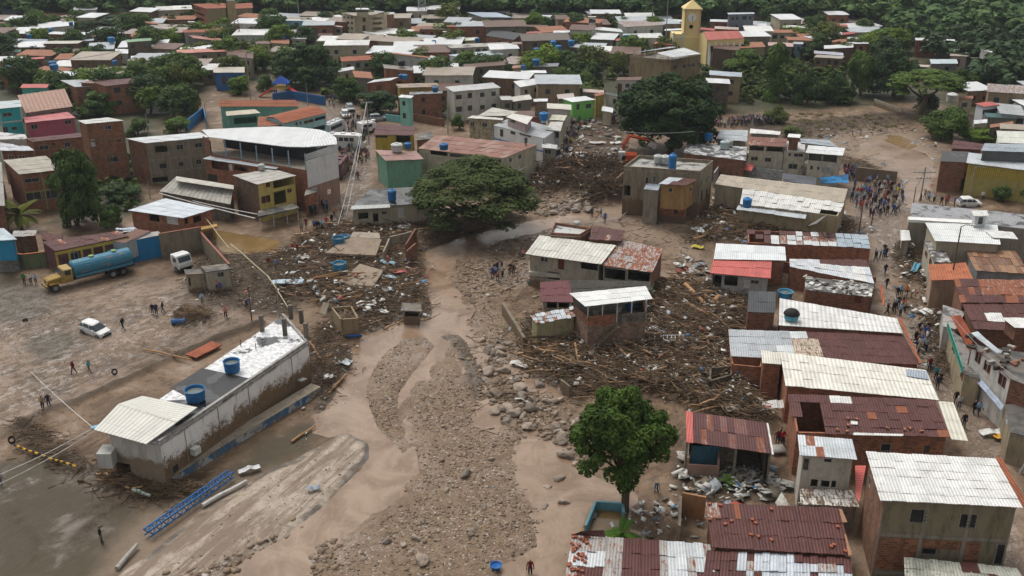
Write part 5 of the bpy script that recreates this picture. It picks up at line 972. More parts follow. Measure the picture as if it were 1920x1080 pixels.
FAR=[
('R1',0,72,188,68,10,-8,5,ZZ,plaster((.3,.36,.42),.3),'large pale grey-blue warehouse at the far left edge under the forest',0,'warehouse','warehouse'),
('R1',285,215,555,190,0,-44,4.6,WW,PW,'wide bright white warehouse roof at the foot of the far left forest',0,'warehouse','warehouse'),
('R1',90,205,300,200,30,-16,4,WW,BB,'brick house with a white roof in front of the grey-blue warehouse',3),
('R1',300,208,418,212,5,-14,4.2,WW,PW,'pale plaster house in front of the bright white warehouse',2),
('R1',130,238,240,232,8,-14,3.4,WW,PG,'small white roofed house left of the blue-grey shanties in the far left rows',1),
('R1',365,256,640,262,0,-20,4,WW,BB,'brick house with a long flat white roof in the far left rows',3),
('R1',695,276,870,272,-10,-26,4,metal_roof((.5,.26,.24),.1),BB,'brick house with a dusty pink roof in the far left rows',2),
('R1',150,306,350,312,10,-16,3.2,metal_roof((.3,.36,.42),.1),PG,'blue-grey shanty roofs in the far left rows',2),
('R1',315,330,585,326,40,-22,4,metal_roof((.56,.53,.46),.1),brick((.2,.1,.06)),'cream roofed brick house left of the dark bushes at the far left',2),
('R1',560,312,705,306,0,-16,3.5,metal_roof((.4,.44,.5),.1),PG,'blue-white lean-to roof next to the dusty pink roof',1),
('R1',720,332,840,326,20,-30,3.5,metal_roof((.45,.4,.32),.2),PC,'beige crumpled roof under the blue tank at the far left',1),
('R1',0,388,150,390,10,-20,3.5,metal_roof((.12,.22,.16),.2),PG,'green sheet roof at the left edge of the far rows',2),
('R1',0,458,250,458,-60,-36,4.2,WW,BB,'broad white roof at the left edge above the bright bushy tree',3),
('R1',215,448,328,440,10,-16,4,PINKR(.1),BB,'small pink roof right of the broad white roof at the left edge',1),
('R1',0,540,120,545,10,-40,4,BRN,BB,'dark house at the left edge beside the bushy green tree',1),
('R1',545,392,640,388,0,-26,3.8,BRN,plaster((.5,.38,.12),.4),'tiny yellow walled house among dark bushes at the left',1),
('R1',865,400,962,402,0,-34,4,WW,PW,'small white house among dark trees left of the green roof',1),
('R1',945,318,1135,304,0,-20,6,metal_roof((.2,.34,.2),.1),plaster((.17,.13,.09),.8),'brown terrace house with a green sheet roof',2),
('R1',978,274,1110,270,10,-26,5,TERRA2,PT,'house with an orange tile roof behind the green sheet roof',1),
('R1',1080,258,1212,262,-10,-22,5,TERRA2,PT,'second orange tile roof beside the bright tree at the left',1),
('R1',1020,168,1185,182,-10,-14,5,TERRA2,PC,'open gallery house with a thin orange roof under the far left forest',3),
('R1',985,442,1215,428,-5,-22,3.4,WW,BB,'white roofed brick house below the green sheet roof',2),
('R1',1375,246,1660,240,0,-22,4.6,TERRA,PW,'long white house with a red tile roof below the brick apartment block',3),
('R1',1450,285,1770,322,-40,-24,4,metal_roof((.42,.17,.13),.15),PG,'slanting red sheet roof beside the radio mast',0),
('R1',1470,356,1690,352,10,-18,4.4,WW,PG,'white roof just behind the salmon roof with olive walls',2),
('R1',1335,400,1700,386,-15,-26,5.4,metal_roof((.5,.2,.15),.08),plaster((.22,.19,.13),.6),'olive walled building with a salmon-red roof at the left',3),
('R1',1700,420,1900,440,0,-60,5.2,BRN,PC,'beige flat building left of the tall lamp mast',2),
('R1',1590,192,1720,196,10,-36,4,DK,PG,'dark hipped roof in front of the brick apartment block',2),
('R1',1600,545,1835,545,0,-42,4.4,metal_roof((.5,.46,.38),.05),metal_roof((.05,.16,.4),.1),'rumpled cream roof over bright blue walls behind the olive-green trees',2),
('R1',1408,166,1458,166,0,-6,6,WW,PW,'tiny white block beside the bright round tree',1),
('R1',620,568,1128,538,-40,-52,4.8,metal_roof((.25,.22,.15),.15,stain=.5,rough=.85),plaster((.05,.38,.36),.3),'long olive-grey roof over a turquoise wall',3),
('R1',400,572,590,568,-10,-36,4.0,metal_roof((.6,.64,.67),.06),PG,'pale roof beside the twin blue tanks at the left',1),
('R1',560,652,765,648,-110,-52,5.4,ZZ,BB,'light zinc roof in front of the long olive-grey roof',1),
('R1',770,628,915,598,-180,-8,6.2,RUSTY(.6),BB,'rusty striped roof strip next to the light zinc roof',0),
('R1',790,648,1066,616,-90,-30,6.4,MAROON(.3),BB,'two storey house, brick above and white below, left of the tall olive tree',2),
('R1',1068,706,1275,700,-10,-56,4.4,DK,PW,'white walled house with a black roof left of the tall olive tree',2),
('R1',190,848,545,800,-60,-135,5.2,metal_roof((.24,.11,.08),.6,rustc=(.3,.2,.15),pitch=.8),PG,'heavily rusted striped roof behind the pink house',1),
('R1',150,660,350,660,20,-30,5,PINKR(.1),plaster((.1,.4,.35),.3),'pink and turquoise house end behind the heavily rusted roof',1),
('R2',30,152,445,156,10,-8,5.6,WW,plaster((.3,.52,.68),.3),'pale sky-blue three storey building at the far left centre',4,'building','blue_building'),
('R2',60,122,190,122,5,-10,7,WW,PW,'white rooftop room behind the sky-blue building',1),
('R2',340,276,580,278,-10,-28,4,MAROON(.1),PC,'dark red roof right of the sky-blue building',2),
('R2',260,292,380,292,0,-20,4,WW,PC,'pale roof at the foot of the sky-blue building',1),
('R2',110,322,250,330,0,-34,4,TERRA2,PC,'brown tile roof behind the great dark tree',1),
('R2',0,330,108,328,-10,-22,5.4,BRN,plaster((.5,.42,.2),.3),'yellow house with a single dark window left of the great dark tree',1),
('R2',575,200,650,205,0,-10,5,metal_roof((.5,.35,.3),.2),PC,'pinkish shack left of the cream apartment block',1),
('R2',820,250,992,268,-20,-16,4.5,WW,PW,'white flat annex at the foot of the cream apartment block',2),
('R2',895,376,992,378,5,-30,3.6,REDR,BB,'red roofed hut between two dark trees in the centre',1),
('R2',640,462,1015,442,-10,-36,4.6,TERRA,plaster((.36,.33,.27),.4),'long grey-cream school-like house with an orange tile roof',5),
('R2',1022,404,1290,436,10,-10,6,TERRA2,plaster((.5,.5,.48),.7),'stained white party wall under a thin orange tile edge',0),
('R2',960,512,1186,532,-10,-30,5.6,flat_roof((.2,.17,.14)),BB,'flat roofed brick block with a black tank',1),
('R2',830,624,1010,602,60,-26,4.4,WW,BB,'white roof corner above the dark roadside trees',1),
('R2',620,540,740,520,-10,-22,4.2,WW,PC,'pale roof above the dark roadside trees',1),
('R2',740,580,880,590,-20,-50,4.2,TERRA2,PG,'crumpled orange-beige roof left of the white roof corner',0),
('R2',1550,436,1862,406,-110,-26,5,metal_roof((.44,.5,.55),.03,stain=.2),plaster((.62,.63,.64),.25),'white two storey building with a blue-grey flat roof in the centre',6,'building','white_building'),
('R2',1565,512,1872,486,-10,-30,5.6,BRN,plaster((.16,.13,.1),.8),'tall bare brown wall below the white two storey building',1),
('R2',1720,268,1935,300,60,-50,5,metal_roof((.045,.045,.05),.05),BB,'brick hall with a black pitched roof',1,'hall','black_roof_hall'),
('R2',1700,130,1925,132,-120,-38,6,metal_roof((.36,.43,.5),.03),PG,'wide blue-grey and white factory roof below the forest',2,'warehouse','warehouse'),
('R2',1480,172,1640,176,10,-20,4.5,WW,PG,'white roof left of the blue-grey factory roof',2),
('R2',1822,180,1925,184,0,-10,5,PG,plaster((.25,.5,.15),.2),'lime green walled house below the factory roof',2),
('R2',1220,220,1430,222,0,-16,5,BRN,BB,'maroon brick row below the bright round tree in the centre',3),
('R2',1430,200,1497,202,0,-12,6.5,BB,BB,'brick cube at the right end of the maroon brick row',1),
('R2',1400,240,1530,244,0,-12,4.5,WW,PW,'white railed gallery under the brick cube',3),
('R2',1245,312,1370,306,0,-22,3.8,WW,PW,'small white house right of the dark rounded tree',1),
('R2',1380,302,1530,300,0,-24,3.8,TAN,PC,'tan roof near two blue tanks',2),
('R2',1560,306,1665,300,0,-22,4,metal_roof((.6,.6,.5),.05),plaster((.4,.38,.15),.4),'small yellowish house with a cream roof in the centre',1),
('R2',1460,362,1925,340,-40,-26,5,flat_roof((.34,.32,.28)),plaster((.34,.32,.28),.5),'long grey concrete row with eight windows',8,'building','concrete_row'),
('R2',1290,445,1400,470,20,-30,4,metal_roof((.5,.56,.45),.05),PC,'pale green-white roof left of the white two storey building',1),
('R2',1370,500,1520,500,0,-30,4,WW,PG,'dark porch with a white roof below the white two storey building',3),
('R2',1068,660,1380,650,-20,-30,6.2,flat_roof((.28,.2,.14)),plaster((.36,.24,.08),.6),'yellow-brown parapet building with a cluttered flat roof',1),
('R2',1150,710,1400,700,0,-20,5.6,flat_roof((.2,.2,.2)),brick((.26,.1,.06)),'patchy orange brick building right of the mint house',1),
('R2',1065,728,1160,738,25,-20,6.5,WW,plaster((.25,.5,.42),.3),'mint green narrow two storey house by the roadside trees',1),
('R2',1478,690,1838,656,-60,-38,6.4,metal_roof((.5,.5,.5),.3,stain=.5),PW,'white house with a brick top storey and a battered white roof',4),
('R2',1840,750,1930,752,-20,-32,4.6,metal_roof((.5,.5,.48),.1),PG,'grey roof right of the white house with the brick top storey',1),
('R3',0,515,92,505,5,-22,4,metal_roof((.4,.2,.14),.2),plaster((.5,.36,.22),.4),'orange walled house with a brown roof in the centre',1),
('R3',75,552,262,548,-10,-22,4.2,WW,plaster((.36,.34,.3),.5),'grey-white house with a white roof left of the park trees',2),
('R3',60,655,240,628,-50,-44,4.2,WW,PW,'white roof with a red tile fringe in the centre',2),
('R3',285,622,404,618,-10,-28,4,WW,plaster((.1,.35,.35),.3),'white roofed hut with teal walls between two park bushes',1),
('R3',135,408,370,412,10,-22,4.6,flat_roof((.36,.35,.34)),PW,'white house with blue tanks on its flat roof left of the park',4),
('R3',150,505,345,498,10,-26,4,metal_roof((.26,.27,.28),.1),PG,'grey flat roof with one blue tank left of the park',1),
('R3',75,308,440,300,-20,-56,5.6,metal_roof((.15,.13,.11),.2,stain=.6,rough=.85),plaster((.15,.11,.08),.7),'long brown-grey market shed in the centre',2,'hall','market_shed'),
('R3',0,330,72,332,0,-16,6.5,flat_roof((.3,.2,.14)),plaster((.4,.17,.07),.4),'orange brick building at the left end of the long market shed',1),
('R3',310,246,442,244,0,-16,5,WW,plaster((.2,.17,.13),.5),'small shack roof above the long market shed',1),
('R3',108,252,225,248,0,-14,4.8,REDR,PG,'red-pink roof above the long market shed',0),
('R3',80,200,268,204,0,-16,4.4,BRN,PT,'brown house below the dark twin trees',2),
('R3',0,158,60,160,0,-16,4,metal_roof((.5,.25,.2),.1),PC,'small pink roof below the hill left of the twin dark trees',1),
('R3',75,160,190,162,0,-10,4,WW,PG,'thin white roof below the hill left of the twin dark trees',1),
('R3',570,128,632,128,0,-6,8,PW,PW,'small white tower block below the forest',2,'building','tower_block'),
('R3',625,222,835,244,-20,-26,4.8,WW,PW,'white gabled house in front of the round forest crown',2),
('R3',850,126,1072,124,-10,-30,6,metal_roof((.62,.64,.6),.03),plaster((.2,.3,.34),.3),'cream-white hall roof below the forest, left of the tall palm',2,'hall','white_hall'),
('R3',830,266,945,262,0,-12,4.6,ZZ,plaster((.04,.4,.42),.2),'small turquoise house left of the tall palm',2),
('R3',775,305,892,318,0,-18,4.2,REDR,PW,'white stall with a red umbrella-like roof near the park',2),
('R3',1060,326,1200,336,20,-14,4.6,plaster((.4,.17,.1),.3),plaster((.42,.2,.12),.4),'terracotta coloured house beside the flag mast',2),
('R3',1145,232,1275,226,0,-14,4.8,WW,PG,'white roof directly left of the church tower',1),
('R3',1182,158,1282,164,0,-16,5,WW,PG,'small white roof touching the church tower on the hill side',1),
('R3',780,605,965,602,10,-26,4.8,BRN,PW,'white house with a brown roof left of the huge dark tree',3),
('R3',455,768,628,748,-80,-28,4.6,WW,plaster((.2,.5,.12),.25),'bright green walled house with a white roof',2),
('R3',632,722,702,706,-20,-16,5.0,TERRA2,plaster((.45,.34,.1),.4),'yellow walled house right of the bright green house',0),
('R3',704,708,836,738,0,-20,5.0,DK,plaster((.45,.42,.36),.5),'cream walled house end left of the huge dark tree',1),
('R3',345,742,470,730,-10,-34,4.2,metal_roof((.5,.42,.4),.15),PG,'pinkish crumpled roof behind the bright green house',0),
('R3',530,690,690,700,0,-24,4.2,metal_roof((.5,.38,.33),.3),PG,'faded pink and white roofs behind the yellow walled house',1),
('R3',0,765,152,744,-20,-36,4.2,metal_roof((.56,.54,.48),.08),PG,'dull cream roof in the centre above the white and blue house',1),
('R3',162,762,268,762,0,-22,8.2,WW,brick((.2,.14,.1)),'grey stair tower with a white slab in the centre',0,'tower','stair_tower'),
('R3',262,812,445,826,0,-40,5.2,metal_roof((.6,.58,.5),.03),PW,'plain cream shed end right of the grey stair tower',0),
('R3',20,880,230,880,-10,-50,5.2,BRN,BB,'low brown roofs behind the white and blue house',0),
('R3',280,900,392,905,20,-40,5.2,metal_roof((.6,.57,.45),.1),PC,'yellowish white roof sheet at the back of the white and blue house',0),
('R3',672,830,756,845,5,-36,3.2,WW,PC,'leaning white roofed hut at the left foot of the huge dark tree',0),
('R3',1462,620,1640,628,-10,-36,6.4,WW,plaster((.1,.08,.06),.8),'dark house with a white roof right of the huge dark tree',1),
('R3',1480,562,1725,578,0,-34,6.0,metal_roof((.4,.45,.5),.1),plaster((.28,.21,.12),.7),'ochre-brown house with a blue-grey roof behind the huge dark tree',2),
('R3',1700,362,1905,352,-30,-40,5,TERRA2,PT,'orange tile roof right of the church nave',1),
('R3',1505,362,1700,380,20,-30,5.4,BRN,plaster((.12,.08,.06),.7),'dark brown wall below the church nave',0),
('R3',1485,162,1645,166,0,-18,4.4,WW,BB,'brick house with a white roof right of the church tower',2),
('R3',1645,182,1704,182,0,-20,4.4,WW,plaster((.6,.6,.58),.2),'small white barrel-roofed shed right of the church tower',0),
('R3',1622,108,1822,104,-8,-12,8,metal_roof((.5,.55,.58),.04),plaster((.17,.19,.22),.5),'grey half-open frame building right of the church tower',4,'building','frame_building'),
('R3',1750,205,1915,196,-10,-22,4.6,WW,plaster((.2,.2,.2),.4),'broad white roof in front of the grey frame building',2),
('R3',1400,222,1520,232,0,-18,4.8,REDR,PG,'red sheet roof just behind the church nave',1),
('R3',1520,215,1700,224,0,-20,4.6,metal_roof((.5,.4,.34),.2),BB,'brick and beige roofs behind the church nave',2),
('R4',0,246,240,246,0,-24,4.6,TERRA2,PC,'long terracotta roof in the right rows behind the church',3),
('R4',110,206,302,210,0,-18,4.4,WW,PG,'white and brown roofs below the hill at the right',2),
('R4',392,190,602,200,-10,-16,5,metal_roof((.42,.1,.07),.05),PC,'pillared house with a bright red roof below the hill',3),
('R4',262,256,555,262,0,-22,4,ZZ,BB,'long zinc roof in front of the bright red pillared house',3),
('R4',552,262,652,254,0,-18,4,REDR,BB,'red roof right of the long zinc roof',1),
('R4',150,300,332,306,-20,-26,4.6,TERRA2,PT,'brown tile roof in the right rows',2),
('R4',334,292,482,290,-70,-20,4.8,WW,plaster((.46,.4,.25),.3),'cream walled house with a white roof in the right rows',3),
('R4',482,318,548,308,0,-16,4.6,TERRA2,plaster((.45,.22,.1),.3),'orange walled small house in the right rows',1),
('R4',545,318,590,312,0,-22,4.8,TERRA2,plaster((.3,.42,.12),.3),'light green narrow house in the right rows',0),
('R4',595,298,690,296,0,-20,4.6,metal_roof((.5,.6,.56),.05),PW,'pale mint roof at the edge of the big dark trees',1),
('R4',590,330,755,328,0,-14,4.4,WW,BB,'thin bright white roof left of the big dark trees',2),
('R4',0,342,190,350,0,-28,4.4,metal_roof((.56,.38,.34),.1),PG,'pink-white roof above the dark riverside trees',2),
('R4',420,366,640,356,0,-26,4.4,WW,BRN,'white stepped roof above the dark riverside trees',2),
('R4',190,330,265,332,0,-18,4.2,ZZ,plaster((.2,.3,.4),.3),'bluish hut left of the white stepped roof',1),
('R4',345,400,565,418,0,-22,4,metal_roof((.42,.42,.48),.2),BB,'lilac-grey roof below the white stepped roof',2),
('R4',345,430,555,440,20,-20,4.4,metal_roof((.4,.36,.3),.2),brick((.16,.08,.05)),'brick house with three white shutters above the riverside trees',3),
('R4',885,228,950,228,5,-16,4.6,ZZ,plaster((.5,.1,.2),.2),'tiny magenta house among the hill trees',1),
('R4',1108,302,1275,302,-5,-18,4.6,WW,BB,'brick hut with a white roof on the right hillside',2),
('R4',1268,314,1402,318,0,-22,4.4,WW,PG,'second white roof on the right hillside',0),
('R4',1378,356,1455,358,0,-22,4.4,BRN,PC,'brown hut right of the second hillside white roof',1),
('R4',1392,392,1505,392,0,-22,4.4,TAN,BB,'tan roof of the right hillside cluster',1),
('R4',1482,398,1605,396,0,-26,4.6,WW,PG,'white roof of the right hillside cluster',1),
('R4',1365,420,1500,424,0,-18,4,metal_roof((.4,.33,.28),.3),plaster((.36,.28,.24),.5),'pinkish ruin wall in the right hillside cluster',1),
('R4',1592,372,1682,396,0,-22,6,WW,PW,'white two storey hut at the right end of the hillside cluster',1),
('R4',1520,436,1690,440,0,-18,3.6,TAN,PG,'long grey-tan shed below the hillside cluster',1),
('R4',1222,478,1425,478,-10,-34,4,metal_roof((.5,.58,.6),.03,stain=.15),PG,'pale blue-white roof below the right hillside',1),
('R4',1100,498,1205,504,10,-16,3.6,metal_roof((.5,.42,.36),.3),PG,'broken pinkish roofs left of the pale blue-white roof',0),
('R4',1432,748,1540,742,0,-24,4,TERRA2,PC,'orange roof behind the red-roofed white house',1),
('R4',1620,800,1742,786,-70,-26,4.8,metal_roof((.45,.1,.08),.03),plaster((.6,.62,.66),.2),'white house with a bright red roof at the right',3),
('R4',1740,850,1935,870,-40,-80,4.6,metal_roof((.4,.42,.42),.1),plaster((.4,.4,.4),.6),'long grey-white shed at the right edge behind the dark teal roof',4),
('R4',1640,880,1880,890,-20,-34,4,metal_roof((.05,.11,.11),.1),PG,'dark teal roof in front of the red-roofed white house',0),
('R4',1545,930,1645,922,0,-28,3.8,WW,PC,'small white-pink roof left of the dark teal roof',0),
('R4',1665,960,1840,935,0,-26,3.8,TERRA2,PG,'narrow terracotta roof strip below the dark teal roof',2),
('R4',1740,965,1935,975,0,-40,4.6,TAN,PG,'cluttered grey-beige house row at the right edge',4),
]
for row in FAR:
 c,xl,yl,xr,yr,dx,dy,h,ro,wa,lab=row[:11];n=row[11]if len(row)>11 else 2
 bg(c,xl,yl,xr,yr,dx,dy,h,ro,wa,lab,n,row[13]if len(row)>13 else 'house',row[12]if len(row)>12 else 'house')
# apartment blocks
r,q,w4=building('R1',[(1545,66),(1698,60),(1690,22),(1440,30)],8,plaster((.34,.27,.17),.6),TERRA,'brick apartment block with red tile roof, open galleries and a tan blank wall','building','apartment_block',sheets=(3,2),wallm={'L':BB},wins=[('L',1455,60,1500,75,'void'),('L',1460,95,1530,112,'void'),('L',1462,135,1530,150,'void'),('L',1465,165,1530,180,'void')])
building('R1',[(1698,8),(1760,6),(1760,-4),(1700,-4)],11,plaster((.38,.29,.15),.5),DK,'plain tan stair tower rising above the brick apartment block','tower','stair_tower',sheets=(1,1),oh=0)
building('R1',[(1762,66),(1898,60),(1890,20),(1745,30)],7.5,plaster((.3,.24,.16),.6),TERRA,'right wing of the brick apartment block with a red tile roof','building','apartment_wing',sheets=(3,2),wins=[('F',1780,42,1880,60,'void')])
r,q,w4=building('R2',[(738,118),(870,112),(960,90),(645,96)],8.5,plaster((.5,.42,.29),.4),flat_roof((.3,.25,.2)),'cream four storey apartment block with a rooftop room, in the far centre','building','apartment_block',sheets=(1,1),oh=0,foot=[(738,112),(962,105),(1000,88),(645,92)],
wins=[('F',800,130,820,165,'redwin'),('F',800,190,820,240,'redwin'),('F',872,130,945,148,'void'),('F',872,165,945,185,'void'),('F',872,205,945,225,'void')]+[('L',655+28*i,y-4+i*2,671+28*i,y+12+i*2,'dot')for i in range(3)for y in(125,165,205,245)])
building('R2',[(745,70),(852,70),(840,60),(750,60)],11,PC,WW,'small cream rooftop room on the far apartment block','hut','roof_room',z0=8.6,sheets=(1,1),floor=False,wins=[('F',755,78,840,90,'dot')])
building('R2',[(965,112),(1035,105),(1040,92),(960,90)],8,brick((.26,.1,.06)),metal_roof((.5,.55,.5),.1),'red brick wing behind the cream apartment block','building','brick_wing',sheets=(2,1))
# brown block with roof frame
r,q,w4=building('R3',[(882,440),(1196,472),(1415,428),(1100,402)],5.8,plaster((.32,.24,.14),.8),flat_roof((.2,.17,.14)),'stained tan block carrying a raised zinc roof on white posts, left of the church','building','tan_block',sheets=(1,1),oh=0,parapet=.7,
wins=[('R',1210,488,1240,520),('R',1280,482,1305,510),('R',1322,478,1340,505),('R',1350,472,1370,500),('R',1390,465,1405,492)])
panel(r,'R3',[(1085,398),(1205,432),(1418,402),(1290,358)],8.2,metal_roof((.58,.6,.6),.04),sheets=(5,3));panel(r,'R3',[(905,395),(1090,372),(1240,352),(1190,350)],8.3,ZZ)
for x_,y_ in((915,440),(995,445),(1070,455),(1170,465),(1200,470),(1290,452),(1380,432)):
 p=WC('R3',x_,y_,5.8);part_box(r,'roof_post',(p.x,p.y+.2,7.0),(.2,.2,2.5),plain('white_post',(.5,.5,.48)))
# church
YEL=plaster((.72,.57,.27),.12);WHT=plaster((.62,.6,.56),.25)
Yb=W(1293,113).y;Xp=lambda x:on_y(x,80,Yb).x;Zp=lambda y:on_y(1293,y,Yb).z
r=empty('church',(Xp(1295),Yb,0),'yellow church with white trim, a clock tower with pyramid spire and a red nave roof','church')
tx0,tx1=Xp(1280.5),Xp(1311);tw=tx1-tx0;zt=Zp(19);cx=(tx0+tx1)/2;cy=Yb+tw/2
part_box(r,'tower',(cx,cy,zt/2),(tw,tw,zt),YEL)
mb=MB();s=tw/2+.25;zz=zt+.35;ap=Vector((cx,cy,Zp(1)));b4=[Vector((cx-s,cy-s,zz)),Vector((cx+s,cy-s,zz)),Vector((cx+s,cy+s,zz)),Vector((cx-s,cy+s,zz))]
for k in range(4):mb.poly([b4[k],b4[(k+1)%4],ap])
mb.build('spire',plaster((.7,.54,.25),.1),r);part_box(r,'cornice',(cx,cy,zt+.17),(tw+.6,tw+.6,.34),plain('church_trim',(.56,.45,.25)))
for sx in(-1,1):part_box(r,'tower_pilaster',(cx+sx*(tw/2-.25),Yb-.06,zt*.76),(.4,.12,zt*.46),plain('church_trim',(.56,.45,.25)))
mb=MB();zc=Zp(33);mb.tube([(cx-.2,Yb-.02,zc),(cx-.2,Yb-.16,zc)],1.15,20);cl=mb.build('clock_face',plain('clock_white',(.75,.75,.72),dirt=.05),r)
for a_,l_ in((R(165),.9),(R(35),.6)):mb=MB();mb.tube([(cx-.2,Yb-.19,zc),(cx-.2+l_*math.sin(a_),Yb-.19,zc+l_*math.cos(a_))],.07,4);mb.build('clock_hand',mgrille,cl)
mb=MB();mb.tube([(cx-.3,Yb-.02,Zp(50)),(cx-.3,Yb-.1,Zp(50))],.55,14);mb.build('round_window',mdark,r)
for x0_,x1_,yt in((1261,1281,64),(1293+18,1326,68)):
 a_,b_=Xp(x0_),Xp(x1_);h_=Zp(yt);part_box(r,'front_wing',((a_+b_)/2,Yb+2.6,h_/2),(b_-a_,5,h_),YEL)
 for xx in(a_+.25,b_-.25):part_box(r,'white_pilaster',(xx,Yb+.02,h_/2+.2),(.55,.3,h_+.4),WHT)
 part_box(r,'white_band',((a_+b_)/2,Yb+.02,h_*.86),(b_-a_-1.15,.24,.35),WHT)
 for dx_ in(-.35,.35):part_box(r,'window',((a_+b_)/2+dx_,Yb+.07,h_*.45),(.35,.14,1.5),mdark)
a_,b_=Xp(1281),Xp(1311);part_box(r,'front_wall',((a_+b_)/2,Yb-.3,3.2),(b_-a_,.6,6.4),YEL)
qn=quad_on('R3',[(1465,302),(1742,288),(1655,262),(1400,262)],[7,7,7,7]);m0=(qn[0]+qn[3])/2+Vector((0,0,1.6));m1=(qn[1]+qn[2])/2+Vector((0,0,1.6))
for t4 in((qn[0],qn[1],m1,m0),(qn[2],qn[3],m0,m1)):roof_sheets(r,t4,8,1,metal_roof((.5,.13,.1),.02,stain=.15),5,jit=.01)
for k in range(4):
 a_,b_=Vector(qn[k]),Vector(qn[(k+1)%4]);wb=wall_mb(a_,b_,-.5,6.9,6.9,[])
 if k in(1,3):wb.poly([Vector((a_.x,a_.y,6.9)),Vector((b_.x,b_.y,6.9)),((a_+b_)/2+Vector((0,0,1.5)))])
 wb.build('nave_wall',YEL,r)
e_=(qn[1]-qn[0]);e_.z=0;Ln=e_.length;e_=e_.normalized();nn=Vector((e_.y,-e_.x,0))
for k in range(6):
 p=Vector((qn[0].x,qn[0].y,0))+e_*(Ln*(k+.3)/6);mb=MB();w_=e_*.22
 f4=[p-w_+nn*.01,p-w_+nn*1.6,p+w_+nn*1.6,p+w_+nn*.01];mb.hexa(f4,[v+Vector((0,0,6.2 if i in(0,3)else 2.6))for i,v in enumerate(f4)]);mb.build('buttress',WHT,r)
 p2=p+e_*(Ln/12)+nn*.02;part_box(r,'window',(p2 .x,p2 .y,4.6),(.8,.1,1.6),mdark,math.atan2(e_.y,e_.x))
def pixof(x,y,z=0):
 dy=y;dz=z-HC;zc=dy*math.cos(TH)-dz*math.sin(TH);yc=dy*math.sin(TH)+dz*math.cos(TH);return 960+F*x/zc,540-F*yc/zc
def scatter_poly(P,n,g):
 x0,x1,y0,y1=P[:,0].min(),P[:,0].max(),P[:,1].min(),P[:,1].max();out=[]
 while len(out)<n:
  X=g.uniform(x0,x1,n*3);Y=g.uniform(y0,y1,n*3);s=sdist(X,Y,P)<0;out+=list(zip(X[s],Y[s]))
 return np.array(out[:n])
# ---------------------------------------------------------------- trees
def leaf_cloud(n_leaf,lobes,ls,seed,flat=1.0,up=.3):
 """n_leaf small leaf clumps on the shells of overlapping lobes; lobes = [(centre, radius)] in unit crown space"""
 g=np.random.default_rng(seed);C=np.array([l[0]for l in lobes]);Rr=np.array([l[1]for l in lobes]);p=Rr**2;p/=p.sum()
 i=g.choice(len(lobes),n_leaf,p=p);d=g.normal(size=(n_leaf,3));d[:,2]=np.where(d[:,2]<-.65,-d[:,2],d[:,2]);d/=np.linalg.norm(d,axis=1)[:,None]
 rad=Rr[i]*g.uniform(.72,1.12,n_leaf)**1;P=C[i]+d*rad[:,None]*np.array([1,1,flat])
 nrm=d*np.array([1,1,1/flat])*.9+g.normal(size=(n_leaf,3))*.42+np.array([0,0,up]);nrm/=np.linalg.norm(nrm,axis=1)[:,None]
 t=np.cross(nrm,g.normal(size=(n_leaf,3)));t/=np.linalg.norm(t,axis=1)[:,None];b=np.cross(nrm,t)
 s=ls*g.uniform(.6,1.35,n_leaf)[:,None]
 V=np.stack([P-t*s,P-b*s*.62,P+t*s,P+b*s*.62],1).reshape(-1,3)
 Fc=np.arange(n_leaf*4).reshape(-1,4)
 lt=g.random(len(lobes))[i]*.55+g.random(n_leaf)*.45;tint=np.repeat(lt,4)
 return V,Fc,tint
def lobes_round(k,seed,r0=(.22,.36),shell=(.45,.8),fz=1.0):
 g=np.random.default_rng(seed);out=[((0,0,0),.5),((.2,-.1,.1),.4),((-.2,.1,-.1),.42)]
 for _ in range(k):
  d=g.normal(size=3);d/=np.linalg.norm(d);d[2]=d[2]if d[2]>-.75 else-d[2];rr=g.uniform(*shell);out.append((tuple(d*rr*np.array([1,1,fz])),g.uniform(*r0)))
 return out
def lobes_umbrella(k,seed):
 g=np.random.default_rng(seed);out=[]
 for _ in range(k):
  a=g.uniform(0,2*math.pi);rr=math.sqrt(g.random())*.84;z=1.35*math.sqrt(max(0,1-rr*rr))-.62+(g.uniform(-.5,-.1)if g.random()<.3 else g.uniform(-.1,.08));out.append(((rr*math.cos(a),rr*math.sin(a),z),g.uniform(.12,.22)))
 return out
def lobes_tall(k,seed):
 g=np.random.default_rng(seed);out=[]
 for _ in range(k):
  z=g.uniform(-.85,.85);a=g.uniform(0,2*math.pi);rr=g.uniform(.1,.62)*math.sqrt(max(.05,1-(z*.8)**2));out.append(((rr*math.cos(a),rr*math.sin(a),z),g.uniform(.24,.4)))
 return out
_CR={}
def crown_mesh(kind,n,ls,seed,mat):
 key=(kind,n,ls,seed,mat.name)
 if key in _CR:return _CR[key]
 lb={'round':lambda:lobes_round(26,seed),'umbrella':lambda:lobes_umbrella(110,seed),'tall':lambda:lobes_tall(24,seed),'small':lambda:lobes_round(10,seed,(.3,.45)),'great':lambda:lobes_round(85,seed,(.13,.24),(.5,.88))}[kind]()
 V,Fc,t=leaf_cloud(n,lb,ls,seed,.55 if kind=='umbrella' else.8,.7 if kind=='umbrella' else.3)
 me=bpy.data.meshes.new('crown');me.vertices.add(len(V));me.vertices.foreach_set('co',V.astype(np.float32).ravel());me.loops.add(Fc.size);me.loops.foreach_set('vertex_index',Fc.astype(np.int32).ravel())
 me.polygons.add(len(Fc));me.polygons.foreach_set('loop_start',np.arange(0,Fc.size,4,dtype=np.int32))
 a=me.attributes.new('tint','FLOAT','POINT');a.data.foreach_set('value',t.astype(np.float32));me.update(calc_edges=True);me.materials.append(mat)
 _CR[key]=me;return me
mbark=bark()
